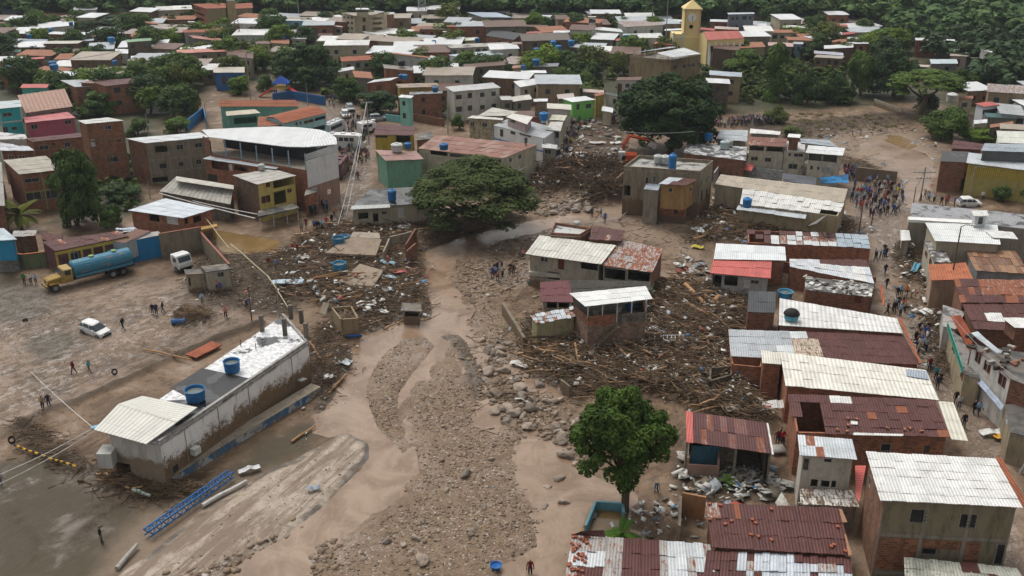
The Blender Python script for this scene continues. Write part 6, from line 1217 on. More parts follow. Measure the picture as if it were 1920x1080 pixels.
LG=leafmat((.055,.095,.024),(.135,.2,.05));LDK=leafmat((.038,.068,.026),(.09,.14,.045));LBR=leafmat((.07,.12,.022),(.19,.27,.05));LOL=leafmat((.07,.09,.028),(.16,.18,.055))
def tree(c,x0,x1,y0,y1,bx,by,label,kind='round',mat=None,n=2600,ls=.075,seed=1,name='tree',group=None,limbs=5):
 X0,Y0=px(c,x0,y0);X1,Y1=px(c,x1,y1);BX,BY=px(c,bx,by);mat=mat or LG
 if c!='P' and kind!='umbrella' and name=='tree':BY=Y1-.10*(Y1-Y0);BX=(X0+X1)/2;n=int(n*1.5)
 b=W(BX,BY);b.z=gz(b.x,b.y);d=(b-Vector((0,0,HC)));zc=d.y*math.cos(TH)-d.z*math.sin(TH);s=F/zc
 rx=(X1-X0)/2/s;hh=(Y1-Y0)/2/s;al=math.atan2(HC,b.y);rz=math.sqrt(max(hh**2-(rx*math.sin(al))**2,(hh*.45)**2))/math.cos(al)
 Yc=b.y;ctr=on_y((X0+X1)/2,(Y0+Y1)/2,Yc);rz=hh*1.15 if kind=='umbrella' else rz;ctr.z=max(ctr.z-.12*rz,rz*.6)
 root=empty(name,b,label,'tree',group)
 o=bpy.data.objects.new('crown',crown_mesh(kind,n,ls,seed,mat));sc.collection.objects.link(o);o.parent=root;o.location=ctr-b;o.scale=(rx,rx*.95,rz);o.rotation_euler=(0,0,(seed*1.7+x0)%6.28)
 tr=max(.12,rx*.07);top=ctr-Vector((0,0,rz*.1));mb=MB();mid=lerp(b,top,.5)+Vector((.08*rx,0,0));mb.tube([b-Vector((0,0,.5)),mid,top],[tr*1.3,tr,tr*.45],7);mb.build('trunk',mbark,root)
 rr=random.Random(seed+int(x0));fk=lerp(b,top,.55)
 for k in range(limbs):
  a=k*6.28/limbs+rr.random();e=ctr+Vector((math.cos(a)*rx*.6,math.sin(a)*rx*.6,rz*rr.uniform(-.1,.35)));mb=MB();mb.tube([fk,lerp(fk,e,.5)-Vector((0,0,.1*rz)),e],[tr*.55,tr*.35,tr*.12],5);mb.build('limb',mbark,root)
 return root
T=tree
T('P',1062,1262,702,915,1172,955,'dark green leafy tree standing alone beside the river channel','great',leafmat((.028,.055,.016),(.085,.135,.032)),24000,.042,3,limbs=7)
T('P',762,1022,290,452,872,432,'wide umbrella-shaped tree on the river bank beside the long tile roof','umbrella',leafmat((.045,.065,.016),(.12,.15,.035)),30000,.028,4,limbs=9)
T('P',1136,1372,122,292,1255,288,'huge dark round tree in front of the church','great',leafmat((.022,.042,.018),(.055,.09,.03)),34000,.036,5,limbs=7)
T('R5',300,605,200,760,450,780,'tall dense tree with a bright top beside the brick house at the left','great',LG,9000,.055,6)
T('R5',275,420,272,400,400,760,'light green crown reaching out left of the tall dense tree','small',LBR,2600,.1,7)
T('R5',565,745,568,725,650,745,'low round bright bush-tree by the grey-roofed brick house','small',LG,3200,.09,8)
T('R1',1140,1600,385,690,1400,720,'broad very dark tree behind the tall olive tree','round',LDK,5000,.055,9)
T('R1',1262,1525,490,880,1400,900,'tall olive-green tree above the roofs at the left','tall',LOL,6500,.08,10)
T('R1',35,385,490,690,200,740,'bushy bright green tree at the left edge above the rusted roof','round',LG,4500,.06,11)
T('R1',0,118,160,335,60,360,'dark rounded tree at the far left edge','small',LDK,1600,.09,12)
T('R1',570,1045,108,245,800,260,'wide dark umbrella tree below the far left forest','umbrella',LDK,6000,.05,13)
T('R1',1252,1412,108,222,1330,240,'bright green round tree left of the brick apartment block','small',LBR,2200,.085,14)
T('R1',1165,1402,192,392,1290,410,'bright green tall tree below the round one near the apartments','round',LBR,3600,.065,15)
T('R1',775,995,392,492,880,510,'low bright bush between the white roofs at the left','small',LBR,1600,.09,16)
T('R1',565,885,660,885,720,905,'mid green tree left of the brick and white house','round',LG,3600,.065,17)
T('R1',380,600,600,820,500,840,'dark tree behind the pink house','round',LDK,2600,.07,18)
T('R1',320,580,335,510,450,520,'dark bushes left of the tiny yellow walled house','round',LDK,2200,.075,19)
T('R1',600,830,320,500,700,510,'dark trees right of the tiny yellow walled house','round',LDK,2200,.075,20)
T('R1',925,1130,870,1025,1020,1040,'dense green thicket tree right of the tall brick tower house','small',LG,2200,.08,21)
T('R1',1200,1430,860,1010,1310,1020,'leafy thicket left of the blue wall behind the curved roof','small',LG,2200,.08,22)
T('R1',1730,1905,175,335,1810,350,'dark tree under the radio mast','small',LDK,1700,.085,23)
T('R1',1690,1900,560,720,1800,740,'feathery green tree right of the bright blue walls','small',LG,1900,.085,24)
T('R2',130,640,295,690,370,720,'great dark spreading tree beside the playground','great',LDK,9000,.045,25)
T('R2',0,150,540,695,70,710,'green tree left of the playground','small',LG,1800,.085,26)
T('R2',430,640,60,245,540,262,'dark trees between the sky-blue and cream buildings','round',LDK,2400,.075,27)
T('R2',615,908,252,420,760,435,'dark olive tree in front of the cream apartment block','round',LOL,3000,.065,28)
T('R2',985,1255,202,412,1120,430,'rounded dark green tree right of the cream apartment block','round',LG,3400,.065,29)
T('R2',1212,1422,58,205,1320,220,'bright round tree beneath the lattice mast','small',LG,2200,.085,30)
T('R2',1030,1215,118,225,1120,235,'dark crown left of the bright tree beneath the lattice mast','small',LDK,1700,.085,31)
T('R2',1608,1778,152,265,1690,275,'round dark tree in front of the blue-grey factory roof','small',LDK,1500,.09,32)
T('R2',1158,1365,432,615,1265,630,'bright green compact tree left of the tall bare brown wall','small',LBR,2600,.08,33)
T('R2',560,835,548,785,690,800,'dark tree on the right of the uphill road','round',LDK,3600,.06,34)
T('R2',720,1090,640,875,900,890,'broad dark tree left of the mint house','round',LDK,4200,.06,35)
T('R2',1500,1598,538,645,1550,655,'small green tree below the tall bare brown wall','small',LG,1200,.1,36)
T('R2',1180,1430,715,885,1300,900,'scraggly shrub in front of the patchy orange brick','small',LOL,1800,.085,37)
T('R2',1458,1582,838,985,1520,1000,'green shrub left of the tan corrugated house','small',LG,1600,.09,38)
T('R2',1385,1475,605,672,1430,680,'yellowish bush above the white house with the brick top','small',LOL,900,.11,39)
T('R2',430,595,288,365,510,375,'light green bush above the great dark spreading tree','small',LBR,1100,.1,40)
T('R3',395,575,120,325,485,345,'tall dark twin-crowned tree below the forest in the centre','tall',LDK,2800,.09,41)
T('R3',215,405,105,235,310,250,'dark tree left of the tall twin-crowned one','small',LDK,1600,.085,42)
T('R3',265,560,352,560,420,580,'park tree with several pale trunks at the left end of the park','round',LG,3200,.065,43)
T('R3',490,685,438,615,600,630,'middle tree of the park between its two neighbours','small',LDK,2200,.08,44)
T('R3',680,890,368,585,790,600,'right hand park tree with thin branches','round',LOL,2600,.065,45)
T('R3',400,545,545,705,470,715,'round bush in front of the park','small',LG,1700,.085,46)
T('R3',178,382,588,735,280,750,'bush above the bright green walled house','small',LG,1900,.085,47)
T('R3',525,745,235,335,640,345,'dark crown left of the red umbrella-like roof','small',LDK,1500,.085,48)
T('R3',935,1195,108,335,1060,350,'dense trees round the tall palm','round',LG,3000,.065,49)
T('R3',870,1035,298,385,950,395,'dark crown above the stained tan block','small',LDK,1400,.09,50)
T('R3',1728,1925,228,335,1830,350,'dark green trees right of the church nave','small',LDK,1700,.085,51)
T('R3',1555,1920,345,565,1740,585,'broad dark green tree below the orange tile roof near the church','round',LG,4200,.058,52)
T('R4',-60,190,340,800,60,830,'tall dark riverside tree at the left of the right hand grove','tall',LDK,5000,.08,53)
T('R4',165,420,480,810,300,840,'dark riverside tree second from the left in the grove','round',LDK,4200,.06,54)
T('R4',360,575,500,800,480,825,'paler riverside tree with yellow-green top leaves','round',LG,3600,.065,55)
T('R4',550,830,370,750,690,790,'tall pale-trunked tree in the middle of the grove','tall',LG,5200,.07,56)
T('R4',740,1140,330,760,900,800,'massive dark tree crowning the grove','great',LDK,8000,.045,57)
T('R4',690,1100,178,400,900,560,'bright topped tree behind the massive dark tree','round',LG,4200,.058,58)
T('R4',888,1492,508,720,1130,860,'wide flat umbrella tree over the mud field','umbrella',LG,9000,.042,59)
T('R4',1080,1320,690,860,1190,880,'dark low tree under the umbrella tree','round',LDK,2600,.07,60)
T('R4',1168,1565,778,1065,1370,1100,'large green tree at the right edge of the mud field','round',LG,6500,.052,61)
T('R4',1438,1745,935,1085,1590,1110,'bright yellow-green tree beside the dark maroon roof at the right','round',LBR,4500,.058,62)
T('R4',-30,162,772,955,60,975,'light olive bush at the left foot of the grove','small',LOL,2200,.08,63)
T('R4',215,352,345,455,285,470,'dark bush among the right rows of houses','small',LDK,1300,.095,64)
T('R4',1645,1925,240,445,1790,465,'green hillside tree at the right edge','round',LG,3000,.065,65)
T('R4',1350,1600,470,690,1480,720,'dark tree behind the white two storey hut cluster','round',LDK,3000,.065,66)
T('R4',1560,1800,450,700,1680,730,'dark tree left of the utility pole at the right','round',LDK,3000,.065,67)
T('R4',1760,1940,430,680,1860,705,'dark crown at the right edge above the long grey-white shed','round',LDK,2600,.07,68)
T('R4',1255,1385,315,405,1320,420,'small bush between the hillside roofs','small',LDK,1100,.1,69)
T('R4',145,222,95,172,183,185,'pale green small tree below the hill at the right','small',LG,900,.12,70)
T('R4',555,705,112,205,630,215,'bright green tree right of the bright red pillared house','small',LBR,1300,.095,71)
T('R4',1830,1930,580,725,1880,745,'brownish olive tree at the right edge','small',LOL,1400,.09,72)
T('S1',1155,1280,445,575,1215,612,'small rounded tree on the mud by the crushed white car','small',LG,2600,.085,73)
T('S1',1265,1420,435,570,1325,612,'small rounded tree at the right edge beside its twin','small',LG,2600,.085,74)
T('R8',855,1015,0,105,940,120,'light green bush at the top of the bank behind the crowd','small',LOL,1800,.085,75)
T('R8',950,1120,110,190,1050,205,'low scrub behind the grey sheet roof','small',LOL,1500,.09,76)
T('R5',590,840,430,570,720,580,'shrubs in the gap under the mouldy concrete house','small',LDK,2400,.085,77)
T('R3',635,860,8,165,745,175,'rounded forest crown standing out above the white gabled house','round',LDK,2600,.07,78)
T('R2',0,110,430,535,50,550,'pale feathery crown left of the great dark spreading tree','small',LG,1200,.1,79)
T('R7',1350,1520,455,560,1440,585,'green creeper mass hanging on the two storey concrete building','small',LG,2200,.1,80,name='creeper',limbs=2)
for c_,P_f,n_f in(('left',[(0,50),(480,40),(480,200),(340,230),(0,190)],66),('centre',[(480,40),(1260,35),(1250,120),(1040,185),(700,170),(480,150)],66),('right',[(1380,40),(1720,60),(1700,130),(1380,125)],24)):
 for i,(x,y)in enumerate(scatter_poly(wpoly(P_f),n_f,np.random.default_rng(n_f))):
  u,v=pixof(x,y);s_=F/(y*math.cos(TH)+HC*math.sin(TH));r_=random.Random(i).uniform(2.8,5.8)*s_;kd=(0,1,0,3,1,2)[i%6];T('P',u-r_,u+r_,v-r_*1.7,v,u,v,'%s tree among the roofs of the far %s rows'%(('dark rounded','mid green','bright green','olive')[kd],c_),'round',(LDK,LG,LBR,LOL)[kd],2600,.065,200+kd+i%3,name='garden_tree',group='%s trees of the far %s rows'%(('dark','mid green','bright green','olive')[kd],c_),limbs=2)
# palms and bananas: arching fronds
def palm(c,x,y,hpx,size,label,n=14,mat=None,trunk=True,seed=1,droop=.55,name='palm',cat='palm',wd=.16):
 b=G(c,x,y);X,Y=px(c,x,y);rr=random.Random(seed);mat=mat or leafmat((.08,.12,.03),(.2,.24,.06));z=on_y(X,Y-hpx/CR[c][2],b.y).z if trunk else.5
 root=empty(name,b,label,cat);top=Vector((b.x,b.y,z))
 mb=MB();mb.tube([b-Vector((0,0,.4)),lerp(b,top,.5)+Vector((.15,0,0)),top],[size*.07,size*.05,size*.045],7);mb.build('trunk',bark((.3,.27,.22)),root)
 for k in range(n):
  a=k*2.4+rr.random()*.5;el=rr.uniform(.1,1.1);mb=MB();pts=[];d=Vector((math.cos(a)*math.cos(el),math.sin(a)*math.cos(el),math.sin(el)));p=top.copy()
  for i in range(7):pts.append(p.copy());p=p+d*(size/6);d=(d+Vector((0,0,-droop*.38))).normalized()
  sd=Vector((-math.sin(a),math.cos(a),0))
  for i in range(6):
   w0=size*wd*math.sin(math.pi*(i+.25)/6.6);w1=size*wd*math.sin(math.pi*(i+1.25)/6.6)*(.2 if i==5 else 1);dr=Vector((0,0,-.35))
   for s_ in(-1,1):mb.poly([pts[i],pts[i+1],pts[i+1]+(sd*s_+dr)*w1,pts[i]+(sd*s_+dr)*w0])
  mb.build('frond',mat,root)
 return root
palm('R5',130,735,90,3.8,'coconut palm with yellowing drooping fronds at the left',20,leafmat((.12,.13,.03),(.3,.28,.08)),seed=3)
palm('S7',1695,765,40,1.9,'small banana plant with pale green leaves behind the patchwork roof',11,leafmat((.1,.2,.03),(.25,.36,.07)),seed=4,name='banana_plant',cat='plant')
palm('R3',1045,250,215,4.2,'tall palm with a pale trunk left of the church',14,LDK,seed=5)
palm('R3',1305,372,25,1.8,'young palm in front of the church steps',10,LG,seed=6)
palm('R1',440,1000,60,2.6,'banana clump in front of the pink house',12,leafmat((.07,.1,.03),(.14,.18,.06)),seed=7,name='banana_plant',cat='plant',trunk=True)
palm('R1',340,985,30,2.2,'lower banana clump left of the other one by the pink house',10,leafmat((.07,.1,.03),(.14,.18,.06)),seed=8,name='banana_plant',cat='plant')
palm('R2',235,110,75,3.2,'feathery palm behind the sky-blue building',12,LOL,seed=9)
palm('R3',80,120,70,3.5,'palm crown rising from the forest edge in the centre',12,LDK,seed=10)
palm('S8',345,480,20,1.0,'small leafy plant growing in the rubble behind the loose-brick roof',9,LBR,seed=11,name='plant',cat='plant')
palm('R1',1740,640,40,2.2,'small palm in front of the bright blue walls',10,LG,seed=12)
# shrubs filling the gaps between far houses: one mass of greenery
g_=np.random.default_rng(21)
NOG=[wpoly(p)for p in([(590,100),(650,130),(720,300),(590,300),(600,200),(520,190),(540,130)],[(1060,130),(1150,130),(1200,160),(1150,200),(1060,170)])]
rf=random.Random(9)
WALLS=[('brick',BB),('white',PW),('beige',PC),('grey',PG),('tan',PT),('brick',brick((.2,.1,.06)))];ROOFS=[('white',WW),('white',WHITE(.15)),('zinc',ZZ),('terracotta',TERRA2),('tan',TAN),('brown',BRN),('white',WW),('rusty',RUSTY(.5))]
for c_,P_f,n_f in(('left',[(0,45),(480,50),(480,150),(330,160),(0,165)],75),('centre',[(480,50),(1000,45),(1100,150),(1050,200),(860,200),(640,170),(480,130)],60),('centre',[(960,48),(1260,45),(1260,80),(1180,120),(960,120)],28),('right',[(1400,50),(1640,55),(1600,115),(1400,110)],30),('right',[(1780,185),(1960,190),(1960,245),(1860,240)],14)):
 k_=0
 for x,y in scatter_poly(wpoly(P_f),n_f*14,np.random.default_rng(int(P_f[0][0])+n_f)):
  if k_>=n_f:break
  w_,d_=rf.uniform(6,12),rf.uniform(5,9);rad=math.hypot(w_,d_)/2
  if any((x-a)**2+(y-b)**2<(rad*.72+r__*.72)**2 for a,b,r__ in FOOT)or any(sdist(np.array([x]),np.array([y]),q_)[0]<2 for q_ in NOG):continue
  k_+=1;FOOT.append((x,y,rad));h_=rf.choice([3.2,3.4,3.8,4.2,5.8]);wn,wm=rf.choice(WALLS);rn,rm=rf.choice(ROOFS);a=rf.gauss(0,.22);ca,sa=math.cos(a),math.sin(a)
  root=empty('house',(x,y,0),'small %s house with a %s roof in the far %s rows'%(wn,rn,c_),'house','small %s houses with %s roofs in the far %s rows'%(wn,rn,c_))
  V4=[Vector((x+(i*w_*ca-j*d_*sa)/2,y+(i*w_*sa+j*d_*ca)/2,h_))for i,j in((-1,-1),(1,-1),(1,1),(-1,1))];mb=MB();mb.hexa([v-Vector((0,0,h_+.5))for v in V4],V4);mb.build('wall',wm,root)
  o4=[v+(v-Vector((x,y,h_)))*.1+Vector((0,0,.12+(.5 if i>1 else 0)))for i,v in enumerate(V4)];roof_sheets(root,o4,2,1,rm,k_,jit=.04)
  for u in(.25,.7):part_box(root,'window',lerp(V4[0],V4[1],u)+Vector((sa*.02,-ca*.02,-1.6)),(1.0,.1,1.0),mgl,a)
def mass(name,pts,r,zoff,mat,nl,label=None,ls=.12,asp=.75):
 protos=[leaf_cloud(nl,lobes_round(9,100+k,(.28,.42)),ls,200+k,.8)for k in range(5)];Vs,Fs,Ts=[],[],[];off=0
 for i,(x,y)in enumerate(pts):
  V,Fc,t=protos[i%5];a=g_.uniform(0,6.28);ca,sa=math.cos(a),math.sin(a);rr=r*g_.uniform(.6,1.35)*(1 if not callable(zoff)else 1)
  X=(V[:,0]*ca-V[:,1]*sa)*rr+x;Y=(V[:,0]*sa+V[:,1]*ca)*rr+y;Z_=V[:,2]*rr*asp+gz(x,y)+(zoff(x,y)if callable(zoff)else zoff)+rr*.35
  Vs.append(np.stack([X,Y,Z_],-1));Fs.append(Fc+off);Ts.append(np.clip(t*.7+g_.uniform(-.15,.35),0,1));off+=len(V)
 V=np.concatenate(Vs);Fc=np.concatenate(Fs);t=np.concatenate(Ts);o=np_obj(name,V,Fc,mat)
 a=o.data.attributes.new('tint','FLOAT','POINT');a.data.foreach_set('value',t.astype(np.float32));tag(o,label,None,None,'stuff');return o
fp=[]
for yy in np.arange(312,620,5.5):
 wdt=yy*.55+20
 for xx in np.arange(-wdt,wdt,6.2):fp.append((xx+g_.uniform(-3,3),yy+g_.uniform(-2.5,2.5)))
fp=np.array(fp)
keep=[]
for x,y in fp:
 u,v=pixof(x,y,gz(x,y))
 lim=np.interp(u,[0,200,520,640,1000,1250,1440,1650,1720,1920],[40,38,32,34,36,40,44,54,110,110])
 if v<lim:keep.append((x,y))
mass('forest',np.array(keep),5.2,3.0,leafmat((.06,.11,.065),(.12,.18,.09)),420,'dense dark green forest covering the hills behind the town',.2)
mass('forest',scatter_poly(wpoly([(1640,60),(1940,50),(1940,185),(1860,180),(1740,100),(1640,75)]),60,g_),4.8,2.0,leafmat((.055,.095,.04),(.11,.165,.06)),520,'dark trees crowding the right hillside above the mud field',.16)
bush=[]
for c,P,n in(('P',[(0,60),(330,55),(330,200),(0,240)],210),('P',[(480,60),(960,50),(960,170),(640,200),(480,140)],180),('P',[(960,50),(1440,45),(1440,160),(1150,180),(960,180)],190),('P',[(1340,110),(1600,130),(1580,200),(1380,200)],110),('P',[(100,330),(270,300),(270,390),(140,400)],12),('P',[(1440,50),(1700,50),(1700,150),(1440,110)],60)):
 bush+=list(scatter_poly(wpoly(P,c),n,g_))
mass('shrubs',np.array(bush),2.5,0.2,leafmat((.04,.06,.02),(.09,.12,.035)),110,'dark shrubs filling the gaps between the far houses',.26)
mass('grass',scatter_poly(wpoly([(1480,210),(1600,215),(1700,235),(1650,245),(1500,250)]),90,g_),.7,-.2,leafmat((.1,.09,.04),(.2,.17,.08)),60,'flattened yellow-brown grass on the bank of the mud field',.2,.35)
# ---------------------------------------------------------------- the long white hall left of the channel
HH=4.7
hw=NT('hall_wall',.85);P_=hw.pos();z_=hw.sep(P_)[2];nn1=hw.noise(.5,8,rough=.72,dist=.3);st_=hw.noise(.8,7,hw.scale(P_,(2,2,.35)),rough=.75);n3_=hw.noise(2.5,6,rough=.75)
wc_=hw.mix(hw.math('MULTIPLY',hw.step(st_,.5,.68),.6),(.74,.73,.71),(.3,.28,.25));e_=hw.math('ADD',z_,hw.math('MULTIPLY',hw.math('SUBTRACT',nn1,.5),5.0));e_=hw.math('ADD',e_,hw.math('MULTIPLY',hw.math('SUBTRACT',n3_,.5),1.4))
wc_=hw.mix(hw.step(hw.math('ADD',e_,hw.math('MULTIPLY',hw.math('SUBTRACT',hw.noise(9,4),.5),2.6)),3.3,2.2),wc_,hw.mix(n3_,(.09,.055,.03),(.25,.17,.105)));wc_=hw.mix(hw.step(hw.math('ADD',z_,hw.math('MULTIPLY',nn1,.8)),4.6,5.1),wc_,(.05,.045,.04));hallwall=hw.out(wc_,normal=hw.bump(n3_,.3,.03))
roofdeck=NT('white_deck',.6,.5);n1_=roofdeck.noise(.28,6,rough=.6);n2_=roofdeck.noise(2.6,7,rough=.8);rc_=roofdeck.mix(roofdeck.step(n2_,.44,.6),(.68,.68,.68),(.36,.36,.36));rc_=roofdeck.mix(roofdeck.step(n1_,.54,.58),rc_,(.05,.052,.055))
hallroof=roofdeck.out(rc_,roofdeck.remap(roofdeck.step(n1_,.58,.62),0,1,.7,.08),roofdeck.bump(n2_,.4,.03))
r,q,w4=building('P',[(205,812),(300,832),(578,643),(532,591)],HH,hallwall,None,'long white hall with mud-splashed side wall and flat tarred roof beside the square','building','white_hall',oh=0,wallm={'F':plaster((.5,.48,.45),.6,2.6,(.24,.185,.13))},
wins=[('R',324,872,335,886,'dot'),('F',212,868,246,902,'void')])
Aq,Bq,Cq,Dq=q
mb=MB();mb.prism([v+Vector((0,0,.004))for v in q],.2);mb.build('roof_deck',hallroof,r)
def onroof(x,y,c='P',z=HH):return WC(c,x,y,z)
for P0,P1,hh,ww in((Bq,Cq,.3,.3),(Cq,Dq,.25,.25)):
 e=(P1-P0).normalized();n=Vector((-e.y,e.x,0))*ww;mb=MB();a_,b_=P0+e*.02,P1-e*(.3 if P0 is Bq else.02);mb.hexa([a_,b_,b_+n,a_+n],[v+Vector((0,0,hh))for v in(a_,b_,b_+n,a_+n)]);mb.build('parapet',plaster((.34,.33,.31),.9),r)
mb=MB();qq=[onroof(*p,z=HH+.03)for p in((320,727),(385,764),(466,709),(379,690))];mb.prism(qq,.025);mb.build('tar_sheet',flat_roof((.03,.031,.033),(.012,.012,.013),wet=1,amount=.3),r)
mb=MB();qq=[onroof(*p,z=HH+.015)for p in((330,800),(395,765),(375,748),(290,752))];mb.prism(qq,.012);mb.build('tar_patch',flat_roof((.04,.042,.045),(.3,.3,.3),wet=.5,amount=.4),r)
cs=metal_roof((.6,.585,.53),.03,pitch=.4,stain=.15,rough=.6)
def pan(pts,hs,name,n):
 qq=[WC('P',*p,h)for p,h in zip(pts,hs)];roof_sheets(r,qq,n[0],n[1],cs,3,name=name,jit=.006,th=.06);return qq
pan([(176,806),(274,833),(331,792),(222,757)],[5.1,5.0,5.7,5.7],'roof_sheet',(6,1));pan([(331,792),(370,764),(267,742),(222,757)],[5.72,5.3,5.3,5.72],'roof_sheet',(1,1))
for x,y,z1 in((492,621,1.9),(535,629,2.0),(546,598,1.7),(566,606,1.6),(575,636,1.9),(452,650,.8),(480,655,.7)):
 p=onroof(x,y);sz=.42 if z1>1 else.07;part_box(r,'concrete_stub' if z1>1 else 'rebar',(p.x,p.y,HH+z1/2),(sz,sz,z1),plaster((.17,.15,.12),.8)if z1>1 else mgrille)
# plinth with flaked blue-white paint
bw=NT('blue_white_paint',.8);nb_=bw.noise(1.6,5,rough=.7);blueW=bw.out(bw.mix(bw.step(nb_,.5,.56),bw.mix(bw.step(bw.noise(.6,3),.48,.52),(.34,.36,.36),(.05,.13,.24)),(.2,.155,.11)))
a_,b_=W(322,910),W(602,738);e=(b_-a_).normalized();n=Vector((-e.y,e.x,0));mb=MB();f4=[a_,b_,b_+n*1.3,a_+n*1.3];mb.hexa([v-Vector((0,0,.4))for v in f4],[v+Vector((0,0,.75))for v in f4]);mb.build('plinth',blueW,r)
mb=MB();mb.hexa([v+Vector((0,0,.76))for v in f4],[v+Vector((0,0,.86))for v in(a_-n*.06,b_-n*.06,b_+n*1.3,a_+n*1.3)]);mb.build('plinth_slab',plaster((.3,.25,.19),.7),r)
u_,z0_=on_wall(361,843,w4[1],w4[2]);ew=(w4[2]-w4[1]);ew.z=0;ew.normalize();p=Vector((w4[1].x,w4[1].y,z0_))+ew*u_+Vector((ew.y,-ew.x,0))*.35;ang=math.atan2(ew.y,ew.x)
ac=part_box(r,'air_conditioner',p,(.8,.6,.65),plain('ac_unit',(.55,.55,.52)),ang);part_box(ac,'fan_grille',p-p+Vector(p)+Vector((ew.y,-ew.x,0))*.31,(.5,.03,.45),mgrille,ang)if False else None
u_,z0_=on_wall(560,710,w4[1],w4[2]);p=Vector((w4[1].x,w4[1].y,z0_))+ew*u_+Vector((ew.y,-ew.x,0))*.45;mb=MB();mb.box(p,(1.0,.5,.12),ang,0,.2);mb.build('wall_lamp_box',plain('pale_box',(.55,.55,.52)),r)
for uu in(3.0,7.5,12,19):p=Vector((w4[1].x,w4[1].y,0))+ew*uu+Vector((ew.y,-ew.x,0))*.05;mb=MB();mb.tube([p+Vector((0,0,.9)),p+Vector((0,0,4.5))],.035,5);mb.build('drain_pipe',plain('pipe',(.3,.28,.25)),r)
p=W(196,845,3.2);part_box(r,'side_box',(p.x+.2,p.y,2.6),(1.3,1.6,1.5),plaster((.5,.49,.46),.4))
p=W(182,800,4.9);part_box(r,'blue_board',(p.x,p.y,4.9),(1.0,.5,.1),plain('sky_blue',(.2,.42,.6)),.6)
# ---------------------------------------------------------------- water tanks and roof clutter
def tank(c,x,y,z,rad,hgt,col,label,open_top=False,name='water_tank',dome=False,on_post=False):
 p=WC(c,x,y,z);col=c3(col,.7+.09*(int(x)%5));mt=plain('tank_%s'%str(col),col,.5,dirt=.35);root=empty(name,(p.x,p.y,z),label,'water tank')
 mb=MB();mb.lathe([(rad*.86,0),(rad*.98,hgt*.12),(rad*.97,hgt*.5),(rad*1.03,hgt*.52),(rad*1.0,hgt*.58),(rad*1.04,hgt*.97),(rad*1.1,hgt)]+([(rad,hgt),(rad*.93,hgt*.9),(rad*.9,hgt*.75)]if open_top else[]),(p.x,p.y,z),18);mb.build('tank_body',mt,root,smooth=True)
 if open_top:mb=MB();mb.lathe([(rad*.9,0),(.02,.01)],(p.x,p.y,z+hgt*.76),18);mb.build('water',plain('tank_water',(.12,.15,.15),.1),root)
 elif dome:mb=MB();mb.lathe([(rad*1.15*math.cos(t*math.pi/12),rad*.85*math.sin(t*math.pi/12))for t in range(7)],(p.x,p.y,z+hgt+.02),18);mb.build('dome_lid',plain('black_net',(.015,.016,.018)),root,smooth=True)
 else:mb=MB();mb.lathe([(rad*1.1,0),(rad*.9,hgt*.12),(rad*.35,hgt*.2),(rad*.33,hgt*.27),(.03,hgt*.28)],(p.x,p.y,z+hgt+.01),18);mb.build('lid',mt,root,smooth=True)
 return root
BL,WT=(.02,.17,.42),(.6,.62,.6)
tank('S3',256,728,4.8,.78,1.15,BL,'blue open water tank nearer the middle of the white hall roof',True)
tank('S2',1240,912,4.8,.9,1.2,BL,'larger blue open water tank at the edge of the black tar sheet',True)
tank('S5',521,507,3.6,.8,.6,(.12,.4,.5),'dark domed water tank with a pale blue body on the long white roof',dome=True)
tank('S5',445,284,.2,.7,2.6,(.02,.2,.45),'tall blue water tank beside the salmon-red roof')
tank('S5',488,392,.3,.9,.9,(.05,.32,.55),'pair of stacked light blue tubs by the black-roofed brick tower',True,'water_tub')
tank('R8',235,335,7.5,.7,1.1,WT,'left white dome-topped tank on the concrete building',dome=False);tank('R8',276,338,7.5,.7,1.1,WT,'right white dome-topped tank on the concrete building')
tank('R8',318,376,7.5,.62,2.1,BL,'tall blue tank column on the concrete building');tank('R8',763,598,4.2,.65,1.2,BL,'blue tank at the left end of the battered white sheets')
tank('R8',533,200,4.4,.75,1.1,BL,'blue tank on a post platform behind the white patched roof');tank('R8',630,250,4.3,.8,1.2,(.5,.6,.62),'pale tank left of its white twin on the patched roof');tank('R8',655,235,4.3,.7,1.0,WT,'white tank right of the pale one on the patched roof')
tank('R8',1037,238,5.7,.6,.9,WT,'white tub on the plain cream middle house');tank('R6',1221,266,5.4,.95,1.2,WT,'round white tank on the faded pink roof',dome=False);tank('R6',1286,250,5.4,.6,.9,BL,'blue tank beside the round white tank on the faded pink roof')
tank('R6',1500,255,6.2,.75,.9,BL,'blue tank standing on the long tile roof');tank('R6',1192,560,3.8,.65,1.5,(.02,.14,.34),'deep blue tank on the wet black roof');tank('R6',415,375,6.4,.5,.8,WT,'silver ball tank above the yellow house')
tank('R6',875,832,.7,.85,1.4,(.05,.25,.45),'blue drum half-buried on the mud slab among the ruins',True);tank('R6',905,808,.7,.8,1.0,(.06,.28,.5),'second blue drum behind the half-buried one',True);tank('R6',880,975,.8,.85,1.1,(.03,.28,.5),'bright blue tub tipped among the wreckage near the channel',True)
tank('R7',1020,712,5,.4,.6,WT,'small white tub at the back of the river house roof');tank('R7',823,95,6.2,.5,1.2,(.3,.5,.6),'light blue box tank on the white and blue house')
